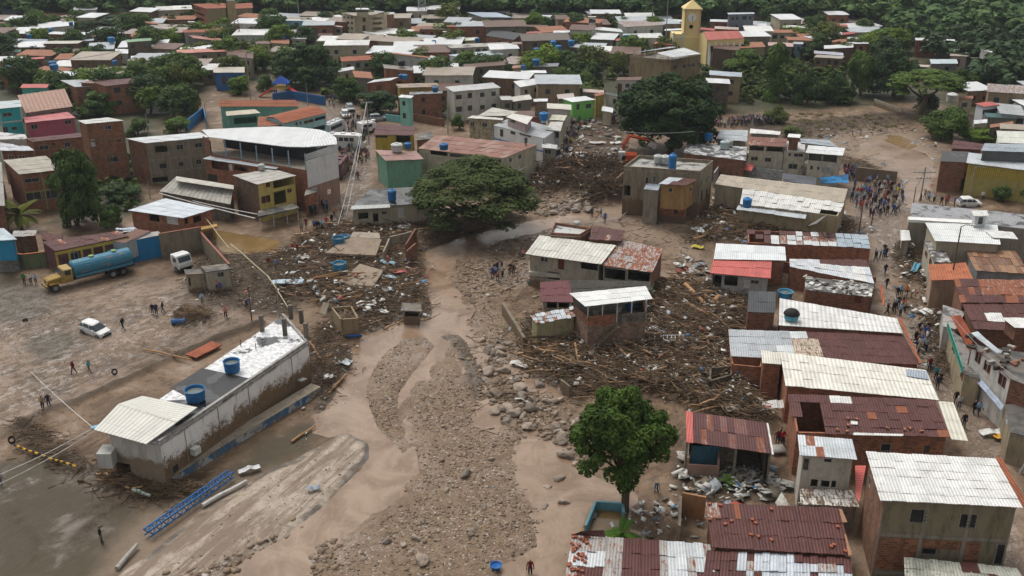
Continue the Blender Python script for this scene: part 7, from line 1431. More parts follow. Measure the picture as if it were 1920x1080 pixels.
for c,x,y,z,rad,lab in(('R1',838,320,4.2,.9,'blue tank above the beige crumpled roof'),('R1',66,530,4.2,.7,'blue tank at the left edge under the broad white roof'),('R1',400,508,5,.9,'upper blue tank of the twin pair at the left'),('R1',410,532,4.5,.95,'lower blue tank of the twin pair at the left'),
('R1',862,485,5,.6,'blue tank behind the long olive-grey roof'),('R1',550,288,4,.8,'white tank in the far left rows'),('R1',220,290,4,.7,'blue tank over the blue-grey shanty roofs'),('R1',535,192,6.2,.6,'blue tank on the bright white warehouse'),('R1',382,238,4,.6,'teal tank right of the pale plaster house'),
('R2',1093,495,6,.8,'black tank on the flat roofed brick block'),('R2',1090,590,4.6,.6,'left blue tank at the end of the white roof corner'),('R2',1118,594,4.6,.6,'right blue tank at the end of the white roof corner'),('R2',1775,595,1.2,.9,'blue tank at the foot of the tall bare brown wall'),('R2',1808,590,1.2,.8,'white tank at the foot of the tall bare brown wall'),
('R2',1335,330,4,.6,'blue tank near the tan roof'),('R2',1660,318,4.2,.7,'blue tank right of the small yellowish house'),('R2',208,292,4,.7,'blue tank at the foot of the sky-blue building'),('R2',600,385,4,.6,'blue tank left of the dark olive tree'),('R2',1345,690,6.3,.6,'blue tank on the yellow-brown parapet building'),
('R3',308,345,5,.8,'left blue tank behind the house left of the park'),('R3',443,345,5,.9,'big blue tank at the right of the market shed'),('R3',185,400,5,.8,'blue tank on the front left of the flat roof by the park'),('R3',348,380,5,.8,'blue tank on the right of the flat roof by the park'),('R3',180,490,4.4,.9,'blue tank on the grey flat roof left of the park'),('R3',238,900,7.6,.8,'light blue tank behind the white and blue house'),
('R3',85,520,4.4,.6,'blue tank on the orange walled house'),('R4',1374,765,1.5,1.1,'silver ball tank at the edge of the right trees')):
 col=BL if 'blue' in lab.split('tank')[0]or 'teal' in lab.split('tank')[0]else((.02,.02,.025)if 'black' in lab.split('tank')[0]else WT);tank(c,x,y,z,rad,rad*1.5,col,lab)
# ---------------------------------------------------------------- debris
def spread(P,n,seed):g=np.random.default_rng(seed);return scatter_poly(wpoly(P),n,g)+g.normal(0,.8,(n,2))*(g.random((n,1))**2)*2
def sticks(name,pts,lmin,lmax,rmin,rmax,ang,angs,mat,seed,label,zup=.5,tilt=.25):
 g=np.random.default_rng(seed);n=len(pts);L=g.uniform(0,1,n)**2*(lmax-lmin)+lmin;r_=g.uniform(rmin,rmax,n);a=g.normal(ang,angs,n);el=g.normal(0,tilt,n)
 d=np.stack([np.cos(a)*np.cos(el),np.sin(a)*np.cos(el),np.sin(el)],-1);c=np.stack([pts[:,0],pts[:,1],gzv(pts[:,0],pts[:,1])+g.uniform(.0,1,n)**2*zup+.03],-1)
 s=np.stack([-np.sin(a),np.cos(a),np.zeros(n)],-1);u=np.cross(d,s);V=[]
 bend=g.normal(0,.06,n)[:,None]*L[:,None]
 for t,rr in((-.5,1.0),(.05,.9),(.5,.55)):
  m_=c+d*(L*t)[:,None]+(s*bend if t==.05 else 0)
  for q1,q2 in((1,.6),(-1,.6),(0,-1)):V.append(m_+(s*q1+u*-q2)*(r_*rr)[:,None])
 V=np.stack(V,1).reshape(-1,3);b=np.arange(n)[:,None]*9;Fc=[]
 for k in(0,3):
  for i in range(3):j=(i+1)%3;Fc.append(np.concatenate([b+k+i,b+k+j,b+k+3+j,b+k+3+i],1))
 o=np_obj(name,V,np.concatenate(Fc),mat);tag(o,label,None,None,'stuff');return o
D1=HEAPS[0][0];D2=HEAPS[1][0]
md=driftwood();ml=logwood()
sticks('driftwood',spread(D1,11000,31),.4,3.2,.02,.07,-.25,.7,md,41,'tangled sticks and branches of the great debris heap around the staircase house',1.1)
sticks('driftwood',spread(D2,5000,32),.4,3.0,.02,.07,.3,.7,md,42,'tangled sticks and planks burying the ruins left of the channel',.7)
sticks('driftwood',spread(HEAPS[3][0],3200,33),.5,4,.03,.08,.9,.9,plain('dark_root',(.085,.055,.035),.9),43,'dark branches and roots jammed upstream by the excavator',1.3,.5)
sticks('driftwood',spread(HEAPS[4][0],2400,34),.5,3.4,.02,.08,.3,.8,md,44,'broken branches swept against the torn shed',.9)
sticks('driftwood',np.concatenate([spread(HEAPS[5][0],900,35),spread(HEAPS[6][0],1700,36),spread(HEAPS[12][0],500,37),spread(HEAPS[13][0],350,38)]),.4,2.4,.02,.05,.2,.8,md,45,'roots and twigs caught along the foot of the white hall',.5)
sticks('driftwood',np.concatenate([spread(HEAPS[7][0],900,39),spread(HEAPS[8][0],900,40),spread(HEAPS[10][0],900,41),spread(HEAPS[14][0],600,42)]),.3,2.2,.02,.05,.5,.9,md,46,'swept branches lying along the street and the tree roots',.6)
sticks('driftwood',np.concatenate([spread(HEAPS[9][0],1000,47),spread(HEAPS[2][0],900,48),spread([(1480,235),(1740,225),(1700,250),(1500,262)],500,51),spread([(850,480),(1000,440),(1100,790),(900,780)],500,49),spread([(1000,430),(1330,400),(1330,520),(1250,520)],350,50)]),.3,2.4,.02,.06,.4,1.0,md,47,'loose sticks strewn over the mud and the upper ruins',.4)
# single logs
logm=[]
for k in range(7):
 rr=random.Random(k);mb=MB();L=1.0;pts=[Vector(((t-.5),.05*math.sin(t*4+k)*rr.uniform(.5,2),.03*math.cos(t*5+k)))for t in(0,.3,.65,1)];mb.tube(pts,[.045,.04,.034,.022],7);logm.append(mb.mesh('log',ml))
def log(x,y,z,L,rs,a,tl,label,group,k):
 o=bpy.data.objects.new('log',logm[k%7]);sc.collection.objects.link(o);o.location=(x,y,z);o.scale=(L,rs,rs);o.rotation_euler=(0,tl,a);tag(o,label,'log',group)
rr=random.Random(5)
for P,n,lab,grp,ang,sa,lm,up in((D1,150,'bare stripped log in the great debris heap around the staircase house','logs in the great debris heap',-.25,.6,5,1.1),([(985,640),(1100,650),(1110,720),(1010,700)],35,'pale log fanned out at the river end of the great heap','logs at the river end of the heap',-.15,.35,4.5,1.3),(D2,50,'splintered beam among the buried ruins left of the channel','beams among the buried ruins',.4,.5,5,.7),(HEAPS[3][0],30,'dark log jammed upstream near the excavator','logs jammed upstream',.6,.8,6,2),
(HEAPS[4][0],26,'broken timber swept against the torn shed','timbers by the torn shed',.2,.5,5,1),(HEAPS[6][0],10,'log caught under the corner of the white hall','logs at the hall corner',-.1,.4,3,.4)):
 for i,(x,y)in enumerate(spread(P,n,500+n)):log(x,y,gz(x,y)+rr.random()*up*.7+.1,rr.uniform(.35,1)*lm,rr.uniform(1.6,4.2),rr.gauss(ang,sa),rr.gauss(0,.13),lab,grp,i)
def long_log(c,x0,y0,x1,y1,r_,label,z0=.4,z1=.4,mat=None,name='log',cat='log'):
 a,b=G(c,x0,y0),G(c,x1,y1);a.z+=z0;b.z+=z1;mb=MB();m_=(a+b)/2+Vector((.1,.1,.05));mb.tube([a,lerp(a,b,.33)+Vector((0,.15,0)),lerp(a,b,.66),b],[r_,r_*.95,r_*.85,r_*.7],8);o=mb.build(name,mat or ml,None,True);tag(o,label,cat)
mli=plain('fresh_wood',(.34,.19,.09),.7,dirt=.3)
long_log('S4',1430,225,1555,345,.32,'long orange-brown tree trunk lying in the debris heap',1,.9,mli);long_log('S4',1600,345,1645,305,.42,'short thick broken trunk stump in the debris heap',.8,1.1,mli);long_log('S4',1430,330,1580,405,.16,'slim pale trunk below the long orange-brown one',.8,.7,mli)
long_log('S2',905,600,1215,685,.12,'long thin pole lying across the dirt ridge by the hall',.2,.6,mli);long_log('S2',1040,590,1120,612,.08,'short dark branch beside the tile fragment',.2,.2);long_log('S4',685,505,755,555,.1,'curved root end at the top of the heap',1.2,1.2,mli);long_log('S4',735,600,755,700,.12,'pale forked branch standing in the heap',1.0,.6,mli)
long_log('S4',280,895,470,905,.1,'thin branch lying on the boulders',.5,.5);long_log('S3',745,560,815,655,.14,'plank leaning by the right end of the hall',.3,.1,mli);long_log('S3',815,655,890,635,.12,'plank lying at the right end of the hall',.1,.2,mli);long_log('S3',865,875,970,770,.13,'pale beam at the water edge by the hall plinth',.1,.3,mli)
long_log('S6',1640,215,1775,130,.13,'second pale beam at the water edge nearer the road slab',.2,.3,mli);long_log('S6',660,930,775,805,.22,'broken concrete lamp post lying at the lower left',.2,.4,plain('grey_post',(.33,.31,.28)),'fallen_post','post')
long_log('S6',1140,580,1390,440,.2,'fallen white pole beside the blue lattice truss',.3,.3,plain('white_post2',(.5,.49,.46)),'fallen_post','post');long_log('S6',745,495,850,525,.2,'dull green pipe at the foot of the hall heap',.3,.3,plain('pipe_green',(.3,.36,.32)),'pipe','pipe')
long_log('S3',260,62,485,180,.1,'pale yellow fallen power pole slanting across the debris',3.2,1.2,plain('yellow_post',(.42,.37,.24)),'fallen_pole','pole');long_log('S3',485,180,640,400,.08,'lower half of the fallen yellow power pole',1.2,.6,plain('yellow_post',(.42,.37,.24)),'fallen_pole','pole')
long_log('R6',60,740,235,965,.07,'long pale rail along the top of the yard side wall',3.2,3.0,plain('yellow_post',(.42,.37,.24)),'rail','rail');long_log('R8',0,680,200,545,.13,'long wooden pole leaning by the people crossing the mud',.2,1.5,plain('grey_wood',(.24,.19,.14)),'leaning_pole','pole');long_log('R6',700,1065,900,1015,.1,'pale timber lying across the ruins',.8,.9,mli)
for k in range(14):
 a=rr.uniform(.1,.6);x,y=640+rr.uniform(-110,110),540+rr.uniform(-30,40);p=G('P',x,y);L=rr.uniform(1.5,4);d=Vector((math.cos(a),math.sin(a),rr.uniform(-.05,.12)))*L;mb=MB();mb.tube([p+Vector((0,0,.6)),p+d+Vector((0,0,.6))],rr.uniform(.06,.12),5);tag(mb.build('plank',mli),'pale splintered plank in the wreckage left of the channel','plank','planks left of the channel')
# litter: torn sheets, paper, plastic
lit=NT('litter',.6);ca_=lit.n('ShaderNodeAttribute',attribute_name='c').outputs['Color'];mlit=lit.out(lit.mix(lit.math('MULTIPLY',lit.step(lit.noise(4,4),.45,.7),.5),ca_,c3(MUD,.7)))
def litter(P,n,s0,s1,seed,label,cols=((.55,.54,.5),(.4,.38,.35),(.3,.33,.35),(.05,.16,.3),(.35,.08,.06),(.2,.17,.13)),wts=(6,5,3,.6,.6,4),zup=.5,pts=None):
 pts=spread(P,n,seed)if pts is None else pts;n=len(pts);g=np.random.default_rng(seed+1);a=g.uniform(0,6.28,n);L=s0+(s1-s0)*g.random(n)**3;Wd=L*g.uniform(.25,.9,n);tl=g.normal(0,.35,n)
 e=np.stack([np.cos(a),np.sin(a),np.sin(tl)],-1);f=np.stack([-np.sin(a),np.cos(a),np.sin(g.normal(0,.3,n))],-1);c=np.stack([pts[:,0],pts[:,1],gzv(pts[:,0],pts[:,1])+g.random(n)*zup+.05],-1);V=[]
 for dz in(-.02,.02):
  for p_,q_ in((-1,-1),(1,-1),(.8,1),(-1,.9)):V.append(c+e*(p_*L/2)[:,None]+f*(q_*Wd/2)[:,None]+np.array([0,0,dz]))
 V=np.stack(V,1).reshape(-1,3);b=np.arange(n)[:,None]*8;Fc=np.concatenate([b+np.array([x])for x in((4,5,6,7),(3,2,1,0),(0,1,5,4),(1,2,6,5),(2,3,7,6),(3,0,4,7))])
 w_=np.array(wts,float);ci=g.choice(len(cols),n,p=w_/w_.sum());C_=np.array([(*c,1)for c in cols])[ci];C_[:,:3]*=g.uniform(.6,1.2,n)[:,None];o=np_obj('litter',V,Fc,mlit,col={'c':np.repeat(C_,8,0)});tag(o,label,None,None,'stuff')
litter(D1,1500,.12,.8,61,'white scraps scattered through the great debris heap',zup=1.2);litter(D2,900,.12,.9,62,'white and blue scraps in the wreckage left of the channel',zup=.8);litter(HEAPS[2][0],420,.08,.5,63,'small pale scraps trodden into the mud',zup=.05)
litter(HEAPS[3][0],130,.2,1.2,64,'scraps caught in the upstream jam',zup=1.6);litter(HEAPS[9][0],480,.2,1.6,65,'rubble and sheet scraps over the upper ruins',zup=.4);litter([(1330,385),(1600,400),(1640,440),(1600,450),(1300,460)],420,.2,1.2,66,'wreckage scraps along the torn shed',zup=.8)
litter([(1270,480),(1330,500),(1330,560),(1280,560)],160,.3,1.8,67,'broken pale slabs beside the salmon-roofed house',zup=.2);litter([(1670,440),(1760,470),(1770,690),(1720,700),(1700,560)],420,.15,1.1,68,'street rubble and scraps before the shopfronts',zup=.5);litter([(1280,870),(1440,880),(1500,940),(1290,945)],260,.2,1.5,69,'collapsed boards and scraps in the yard under the striped shed',zup=.5)
litter([(600,600),(690,610),(660,700),(590,790),(560,820)],200,.1,.6,70,'scraps on the bank beside the hall',zup=.2);litter([(0,560),(480,560),(350,660),(0,800)],110,.06,.25,71,'few small scraps on the muddy square',zup=.02);litter([(740,420),(1000,400),(1000,520),(870,500),(780,560)],220,.1,.7,72,'scraps under the umbrella tree and along its bank',zup=.1)
litter([(1480,250),(1760,230),(1760,350),(1600,330)],260,.2,1.3,73,'scraps on the mud field',zup=.1);litter([(1100,960),(1290,930),(1310,1000),(1200,1010)],120,.15,.9,74,'junk in the yard behind the patchwork roof',zup=.3)
# stones
gi=bmesh.new();bmesh.ops.create_icosphere(gi,subdivisions=1,radius=1);IV=np.array([v.co[:]for v in gi.verts]);IF=np.array([[v.index for v in f.verts]for f in gi.faces]);gi.free()
mst=NT('stone',.75,.35);cst=mst.n('ShaderNodeAttribute',attribute_name='c').outputs['Color'];mstone=mst.out(mst.mix(mst.math('MULTIPLY',mst.step(mst.noise(1.2,5),.45,.65),.6),cst,c3(MUD,1.1)))
def stones(pts,s0,s1,seed,label,pw=5,name='gravel'):
 n=len(pts);g=np.random.default_rng(seed);s=s0+(s1-s0)*g.random(n)**pw;sc3=g.uniform(.6,1.3,(n,1,3))*np.array([1,1,.55]);a=g.uniform(0,6.28,n);V=IV[None]*g.uniform(.62,1.3,(n,12,1))*sc3*s[:,None,None]
 ca,sa=np.cos(a)[:,None],np.sin(a)[:,None];X=V[...,0]*ca-V[...,1]*sa+pts[:,0:1];Y=V[...,0]*sa+V[...,1]*ca+pts[:,1:2];Z_=V[...,2]+(gzv(pts[:,0],pts[:,1])+s*.02)[:,None]
 Fc=(IF[None]+np.arange(n)[:,None,None]*12).reshape(-1,3);base=np.array([(.18,.125,.083),(.22,.156,.104),(.12,.087,.062),(.26,.2,.15),(.21,.145,.095),(.4,.37,.34)]);C_=base[g.choice(6,n,p=[.3,.25,.2,.1,.12,.03])]*g.uniform(.7,1.15,(n,1));C_=np.concatenate([C_,np.ones((n,1))],1)
 o=np_obj(name,np.stack([X,Y,Z_],-1).reshape(-1,3),Fc,mstone,col={'c':np.repeat(C_,12,0)});tag(o,label,None,None,'stuff')
def thin(P,A=None):
 g=np.random.default_rng(5);m_=gzv(P[:,0],P[:,1],np.maximum(grav,cres)*(1-wat*.7));cl=np.clip(.5+2.6*fbm(P[:,0],P[:,1],5,4,.6),.05,1);return P[g.random(len(P))<m_**1.5*cl]
stones(thin(np.concatenate([spread(GRAV[0],34000,81),scatter_poly(wpoly(CRESC,'S3'),6000,np.random.default_rng(82))])),.02,.2,91,'stones and gravel covering the channel bed',6)
stones(np.concatenate([spread(PLAZA,3500,181),spread(OLIVE[0],1600,182),spread([(1000,400),(1330,400),(1320,520),(1250,520)],900,183),spread([(590,790),(900,790),(900,1080),(300,1080)],2200,184),spread([(1490,250),(1760,240),(1760,350),(1600,330)],1200,185)]),.02,.13,94,'clods and small stones lying on the mud',6,'clods')
stones(np.concatenate([spread(GRAV[1],2200,83),spread(GRAV[2],1200,84),spread([(880,640),(960,610),(1000,700),(1090,790),(1130,880),(1060,870),(950,800),(900,780)],3600,85)]),.04,.4,92,'coarse rubble of the upper channel and road edge',5)
stones(np.concatenate([spread(GRAV[3],500,86),spread([(980,395),(1100,370),(1120,390),(1040,402)],500,87),spread(HEAPS[9][0],900,88),spread([(1000,480),(1240,640),(980,640)],200,89)]),.1,.6,93,'rubble heap at the bend below the excavator',3)
bmats=[]
def rockmat():
 m=NT('boulder',.7,.35);n=m.noise(1.3,6);rnd=m.info('Random');c=m.mix(rnd,(.14,.115,.095,1),(.32,.25,.19,1));nz_=m.sep(m.n('ShaderNodeNewGeometry').outputs['Normal'])[2]
 return m.out(m.mix(m.step(n,.45,.62),c,(.19,.145,.108,1)),normal=m.bump(n,.5,.08))
mrock=rockmat();rocks=[]
for k in range(8):
 bm=bmesh.new();bmesh.ops.create_icosphere(bm,subdivisions=3,radius=1);g2=random.Random(k);pl=[(Vector((g2 .gauss(0,1),g2 .gauss(0,1),g2 .gauss(0,1))).normalized(),g2 .uniform(.55,.85))for _ in range(9)]
 for v in bm.verts:
  d=v.co.normalized();s=1.0
  for nrm,dd in pl:
   t=d.dot(nrm)
   if t>.05:s=min(s,dd/t)
  v.co=d*s*(1+.03*math.sin(d.x*9+k)+.02*math.sin(d.y*13))*Vector((1,1,1)).x;v.co.z*=.7
 me=bpy.data.meshes.new('boulder');bm.to_mesh(me);bm.free();me.materials.append(mrock);rocks.append(me)
def boulder(x,y,s,k,label,group=None):
 o=bpy.data.objects.new('boulder',rocks[k%8]);sc.collection.objects.link(o);o.location=(x,y,gz(x,y)+s*.22);o.scale=(s,s*rr.uniform(.6,.95),s*rr.uniform(.6,1));o.rotation_euler=(rr.uniform(-.25,.25),rr.uniform(-.25,.25),rr.random()*6.28);tag(o,label,'boulder',group)
for i,(x,y)in enumerate(spread([(885,650),(950,620),(985,690),(1040,740),(1090,790),(1110,880),(1060,870),(1010,815),(950,800),(915,780),(905,720)],110,95)):boulder(x,y,.25+.8*rr.random()**2.2,i,'grey-brown boulder in the rocky channel below the staircase house','boulders in the rocky channel')
for i,(x,y)in enumerate(spread([(1030,382),(1100,375),(1105,392),(1040,402),(1020,396)],42,96)):boulder(x,y,.3+.7*rr.random()**1.5,i,'tan boulder in the rock pile at the river bend','boulders at the river bend')
for i,(x,y)in enumerate(spread([(780,700),(900,640),(960,900),(1000,1060),(700,1060),(780,900)],34,97)):boulder(x,y,.18+.35*rr.random()**2,i,'small lone boulder on the gravel bed','lone boulders on the gravel bed')
for c,x,y,s,lab in(('S7',820,395,.65,'dark flat boulder standing alone in the middle of the gravel'),('S7',1345,425,.75,'rounded grey boulder beside the right stream'),('S7',1275,470,.6,'pale rock just below the rounded grey boulder'),('S7',1370,560,.65,'tan boulder in the right stream'),('S7',1265,578,.55,'dark boulder with white litter left of the tan one'),('S7',1360,205,.9,'reddish-brown boulder beside the lone green tree'),('S7',570,885,.8,'pale boulder with a root clump near the bottom edge'),('S3',1240,507,.35,'small dark rock alone on the smooth mud flow'),('S7',1380,290,.9,'grey slab rock under the left side of the lone green tree')):
 p=G(c,x,y);boulder(p.x,p.y,s,int(x),lab)
# ---------------------------------------------------------------- ruins
MC=plaster((.3,.26,.2),.7,.8)
def slab(c,pts,hs,th,mat,label,name='concrete_slab',cat='slab'):
 mb=MB();mb.prism(quad_on(c,pts,hs),th);tag(mb.build(name,mat),label,cat)
slab('R6',[(790,870),(1095,885),(1130,790),(940,770)],[1.3,1.1,1.4,1.5],.3,plaster((.26,.2,.15),.6),'mud-covered collapsed roof slab among the ruins left of the channel')
slab('R6',[(880,1040),(1060,1100),(1140,975),(1000,935)],[1.0,.8,1.3,1.4],.3,plaster((.27,.21,.155),.5),'tilted mud-covered slab below the collapsed roof slab')
slab('R6',[(940,775),(1120,785),(1115,752),(960,745)],[1.4,1.4,1.7,1.7],.2,plaster((.34,.29,.23),.5),'pale thin slab behind the collapsed roof slab')
r=empty('ruined_brick_room',G('R6',1230,890),'roofless brick room with broken walls at the bank edge','ruin')
for k,(a,b,hh,mt)in enumerate((((1145,880),(1180,800),2.0,MC),((1180,800),(1300,770),2.2,MC),((1330,760),(1270,860),2.6,BKD()),((1330,850),(1275,900),2.6,BKD()))):
 A=WC('R6',*a,1.6);B_=WC('R6',*b,1.6);mb=MB();e=(B_-A).normalized();n=Vector((-e.y,e.x,0))*.22;z=Vector((0,0,-2.2));A2=A+e*.02*k;mb.hexa([A2+z,B_+z,B_+n+z,A2+n+z],[v+Vector((0,0,hh-1.6))for v in(A2,B_,B_+n,A2+n)]);mb.build('broken_wall',mt,r)
r,q,w4=building('S3',[(940,398),(1055,390),(1010,310),(880,320)],2.5,plaster((.28,.21,.13),.8,.5),None,'small roofless box-like room stuffed with debris beside the hall end','ruin','ruined_room',oh=0)
mb=MB();mb.poly([v-Vector((0,0,.6))for v in w4]);mb.build('debris_fill',plain('dirt_fill',(.09,.06,.04)),r)
for k in range(16):p=lerp(lerp(w4[0],w4[1],rr.uniform(.1,.9)),lerp(w4[3],w4[2],rr.uniform(.1,.9)),rr.uniform(.1,.9));mb=MB();a=rr.random()*3;mb.tube([p+Vector((0,0,-.5)),p+Vector((math.cos(a),math.sin(a),-.2))],.06,5);mb.build('loose_stick',md,r)
slab('S3',[(805,360),(845,372),(868,300),(830,290)],[.4,.4,1.6,1.6],.12,plaster((.34,.28,.22),.5),'door-like board leaning on the box-like ruin','leaning_board','board')
r,q,w4=building('S3',[(1320,345),(1455,350),(1450,300),(1330,295)],1.8,MC,flat_roof((.14,.11,.08),amount=.7),'low mud-roofed shelter at the bank beside the smooth mud flow','ruin','low_shelter',sheets=(1,1),wins=[('F',1345,355,1440,385,'void')])
for c,x,y,w_,d_,a,col,lab in(('R6',1262,725,2.0,1.2,.4,(.5,.55,.58),'bent zinc sheet standing on the ruined brick room'),('R6',570,1062,4.2,1.4,.05,(.4,.5,.58),'pale blue upturned sheet lying in the mud'),('R6',880,1062,1.5,1.2,.2,(.62,.62,.6),'white freezer lid dumped in the wreckage'),('R6',675,908,1.2,1.0,.1,(.55,.53,.48),'square pale lid left of the ruins'),
('R6',1170,940,2.2,.8,-.4,(.25,.4,.48),'crumpled blue-grey sheet near the bank'),('R6',1165,1030,2.4,.8,-.4,(.3,.42,.5),'second crumpled blue-grey sheet nearer the channel'),('R6',1240,995,2.6,.9,-.1,(.4,.1,.1),'torn red cloth draped on the wreckage'),('R6',1278,925,1.4,.5,.9,(.3,.48,.55),'upright light blue scrap at the bank edge'),('S3',1240,228,1.4,1.0,.3,(.4,.47,.52),'crushed pale blue tin near the mud flow'),('S3',1105,320,2.4,1.4,.3,(.6,.6,.58),'white plastic sheeting heaped by the box-like ruin'),
('S3',965,690,1.6,1.2,-.3,(.45,.48,.5),'grey-white torn bag at the water edge'),('S3',865,785,1.0,.8,.2,(.6,.6,.57),'white sack beside the hall end'),('S6',1405,378,2.0,.6,.5,(.6,.6,.6),'white mud-caked plank above the fallen white pole'),('S6',1765,480,1.2,.6,.3,(.3,.35,.4),'blue-grey scrap on the mud by the road slab'),('S4',1240,590,.1,.1,0,(.6,.6,.6),''),
('S4',1210,345,1.4,1.0,-.3,(.62,.62,.6),'white board right of the staircase house'),('S4',1270,370,1.5,.9,-.2,(.6,.6,.58),'broken white board in the heap'),('S4',1555,240,2.6,1.5,0,(.3,.27,.22),'rounded grey slab on the back of the debris heap'),('S4',1262,480,2.2,1.4,-.4,(.6,.63,.66),'pile of white and blue plastic in the heap'),('S4',395,700,2.6,1.0,-.5,(.5,.47,.43),'pale concrete slab lying in the narrow stream'),('S4',400,928,1.6,.3,-.5,(.5,.48,.44),'white slat on the boulders'),('S4',1545,830,.9,.8,.3,(.4,.42,.42),'small grey box in the heap'),
('S5',205,990,1.6,1.3,.3,(.3,.24,.18),'square wooden lid in the mud below the heap'),('S5',1240,480,2.2,1.6,.4,(.6,.6,.58),'crumpled white sheet on the street rubble'),('S8',1745,215,2.2,.9,.1,(.6,.6,.57),'white board lying in the lower street'),('S8',1800,240,1.6,.9,-.3,(.55,.3,.03),'orange mattress scrap in the lower street'),('R8',470,745,1.2,2.2,.3,(.5,.52,.52),'white crumpled car door on the mud'),('R8',470,845,1.8,.9,-.4,(.5,.42,.05),'yellow sheet dropped on the mud'),
('R8',1195,700,2.0,1.2,0,(.4,.4,.38),'bent grey tin at the foot of the curled roof sheet'),('S1',685,975,.8,3.4,-.5,(.08,.3,.42),'turquoise door leaning over the street rubble'),('S4',480,180,2.0,1.2,0,(.03,.04,.05),'black grille dumped beside the maroon roof'),('R8',600,560,2.5,1.0,-.2,(.5,.46,.4),'pale broken slab behind the torn shed'),('R7',1145,225,3.2,1.5,0,(.5,.46,.45),'pale pinkish slab in the upper ruins'),('R7',1265,225,2,1.2,.3,(.65,.65,.64),'white sheet pieces in the upper ruins'),('R7',1200,325,4.2,1.6,-.2,(.5,.47,.42),'pale boards below the excavator'),('R7',1020,300,4.5,4.0,.2,(.6,.58,.55),'big white tarpaulin spread beside the white truck'),
('S4',1350,560,.1,.1,0,(.5,.5,.5),'')):
 if not lab:continue
 p=G(c,x,y);mb=MB();ca,sa=math.cos(a),math.sin(a);up=dark_h=.25;N_=4
 for i in range(N_):
  for j in range(2):
   def V(i_,j_):u=(i_/N_-.5)*w_;v=(j_/2-.5)*d_;h_=.12+.22*math.sin(i_*2.1+x)*(.6 if w_<3 else.3)+.1*math.cos(j_*3+y);return p+Vector((u*ca-v*sa,u*sa+v*ca,h_+.3))
   t4=[V(i,j),V(i+1,j),V(i+1,j+1),V(i,j+1)];mb.poly(t4);mb.poly([v-Vector((0,0,.03))for v in t4][::-1])
 nm='crumpled_sheet' if any(k in lab for k in('sheet','tin','bag','sack','cloth','tarp','zinc','plastic'))else 'board';tag(mb.build(nm,plain('scrap_%s'%str(col),col,.6,dirt=.5)),lab,'scrap')
# tile fragment by the ridge
mb=MB();qd=[G('S2',*p)+Vector((0,0,.45))for p in((1175,645),(1245,665),(1405,585),(1345,560))];mb.prism(qd,.15);tag(mb.build('tile_fragment',tile_roof((.4,.13,.07))),'piece of red tile roofing lying on the dirt ridge beside the hall','roof piece')
# bed frame in heap
r=empty('bed_frame',G('S4',1370,585),'white metal bed frame lying in the debris heap','bed frame');p=G('S4',1370,585)+Vector((0,0,.7))
for k in range(7):mb=MB();o_=Vector((k*.45-1.4,0,0));mb.tube([p+o_,p+o_+Vector((.15,1.0,.5))],.035,4);mb.build('slat',plain('white_iron',(.65,.65,.63)),r)
for v in(0,1):mb=MB();o_=Vector((.15*v,v,.5*v));mb.tube([p+Vector((-1.5,0,0))+o_,p+Vector((1.5,0,0))+o_],.04,4);mb.build('rail',plain('white_iron',(.65,.65,.63)),r)
# blue lattice truss
r=empty('lattice_truss',G('S6',1060,620),'bright blue lattice truss fallen across the mud by the road slab','truss');bl=plain('truss_blue',(.015,.13,.34),.5,dirt=.5)
A,B_=G('S6',845,760),G('S6',1318,420);A.z=B_.z=.2;e=(B_-A).normalized();L=(B_-A).length;n=Vector((-e.y,e.x,0));offs=[Vector((0,0,.1)),n*.6+Vector((0,0,.1)),Vector((0,0,.65)),n*.6+Vector((0,0,.65))]
for o_ in offs:mb=MB();mb.tube([A+o_,B_+o_],.07,6);mb.build('chord',bl,r)
N_=26
for k in range(N_):
 a,b=A+e*(L*k/N_),A+e*(L*(k+1)/N_)
 for i,j in((0,2),(1,3),(2,3)):mb=MB();s_,t_=(i,j)if k%2 else(j,i);mb.tube([a+offs[s_],b+offs[t_]],.045,4,cap=False);mb.build('brace',bl,r)
# barrier pole yellow/black
r=empty('striped_barrier',G('S6',260,300),'bent yellow and black striped barrier pole in the mud left of the hall','barrier');pts=[(85,240),(150,268),(220,290),(300,322),(360,338),(432,362)];gp=[G('S6',*p)+Vector((0,0,.35))for p in pts];fine=[]
for a,b in zip(gp[:-1],gp[1:]):fine+=[lerp(a,b,t)for t in(0,.25,.5,.75)]
fine.append(gp[-1])
for k in range(len(fine)-1):mb=MB();mb.tube([fine[k],fine[k+1]],.11,6);mb.build('stripe',plain('barrier_yellow',(.55,.32,.02))if k%2 else plain('barrier_black',(.02,.02,.02)),r)
def tyre(c,x,y,R_,label,flat=True):
 p=G(c,x,y);mb=MB();n=16
 for i in range(n):
  for j in range(8):
   def V(i_,j_):a,b=2*math.pi*i_/n,2*math.pi*j_/8;rr_=R_+R_*.3*math.cos(b);return p+Vector((rr_*math.cos(a),rr_*math.sin(a)*(1 if flat else.4),R_*.3*math.sin(b)+.1+(0 if flat else rr_*math.sin(a)*.9+R_)))
   mb.poly([V(i,j),V(i+1,j),V(i+1,j+1),V(i,j+1)])
 tag(mb.build('tyre',plain('rubber',(.015,.015,.016)),None,True),label,'tyre')
tyre('S2',728,752,.27,'black tyre lying on the muddy square',False);tyre('S2',160,408,.28,'half sunk tyre at the left of the square');tyre('S6',70,215,.3,'tyre at the left end of the striped barrier',False)
p=G('S7',990,920);mb=MB();mb.lathe([(.25,0),(.42,.25),(.5,.42),(.47,.42),(.38,.25),(.05,.1)],(p.x,p.y,p.z),16);tag(mb.build('basin',plain('basin_blue',(.02,.14,.4)),None,True),'blue plastic basin alone on the gravel near the bottom edge','basin')
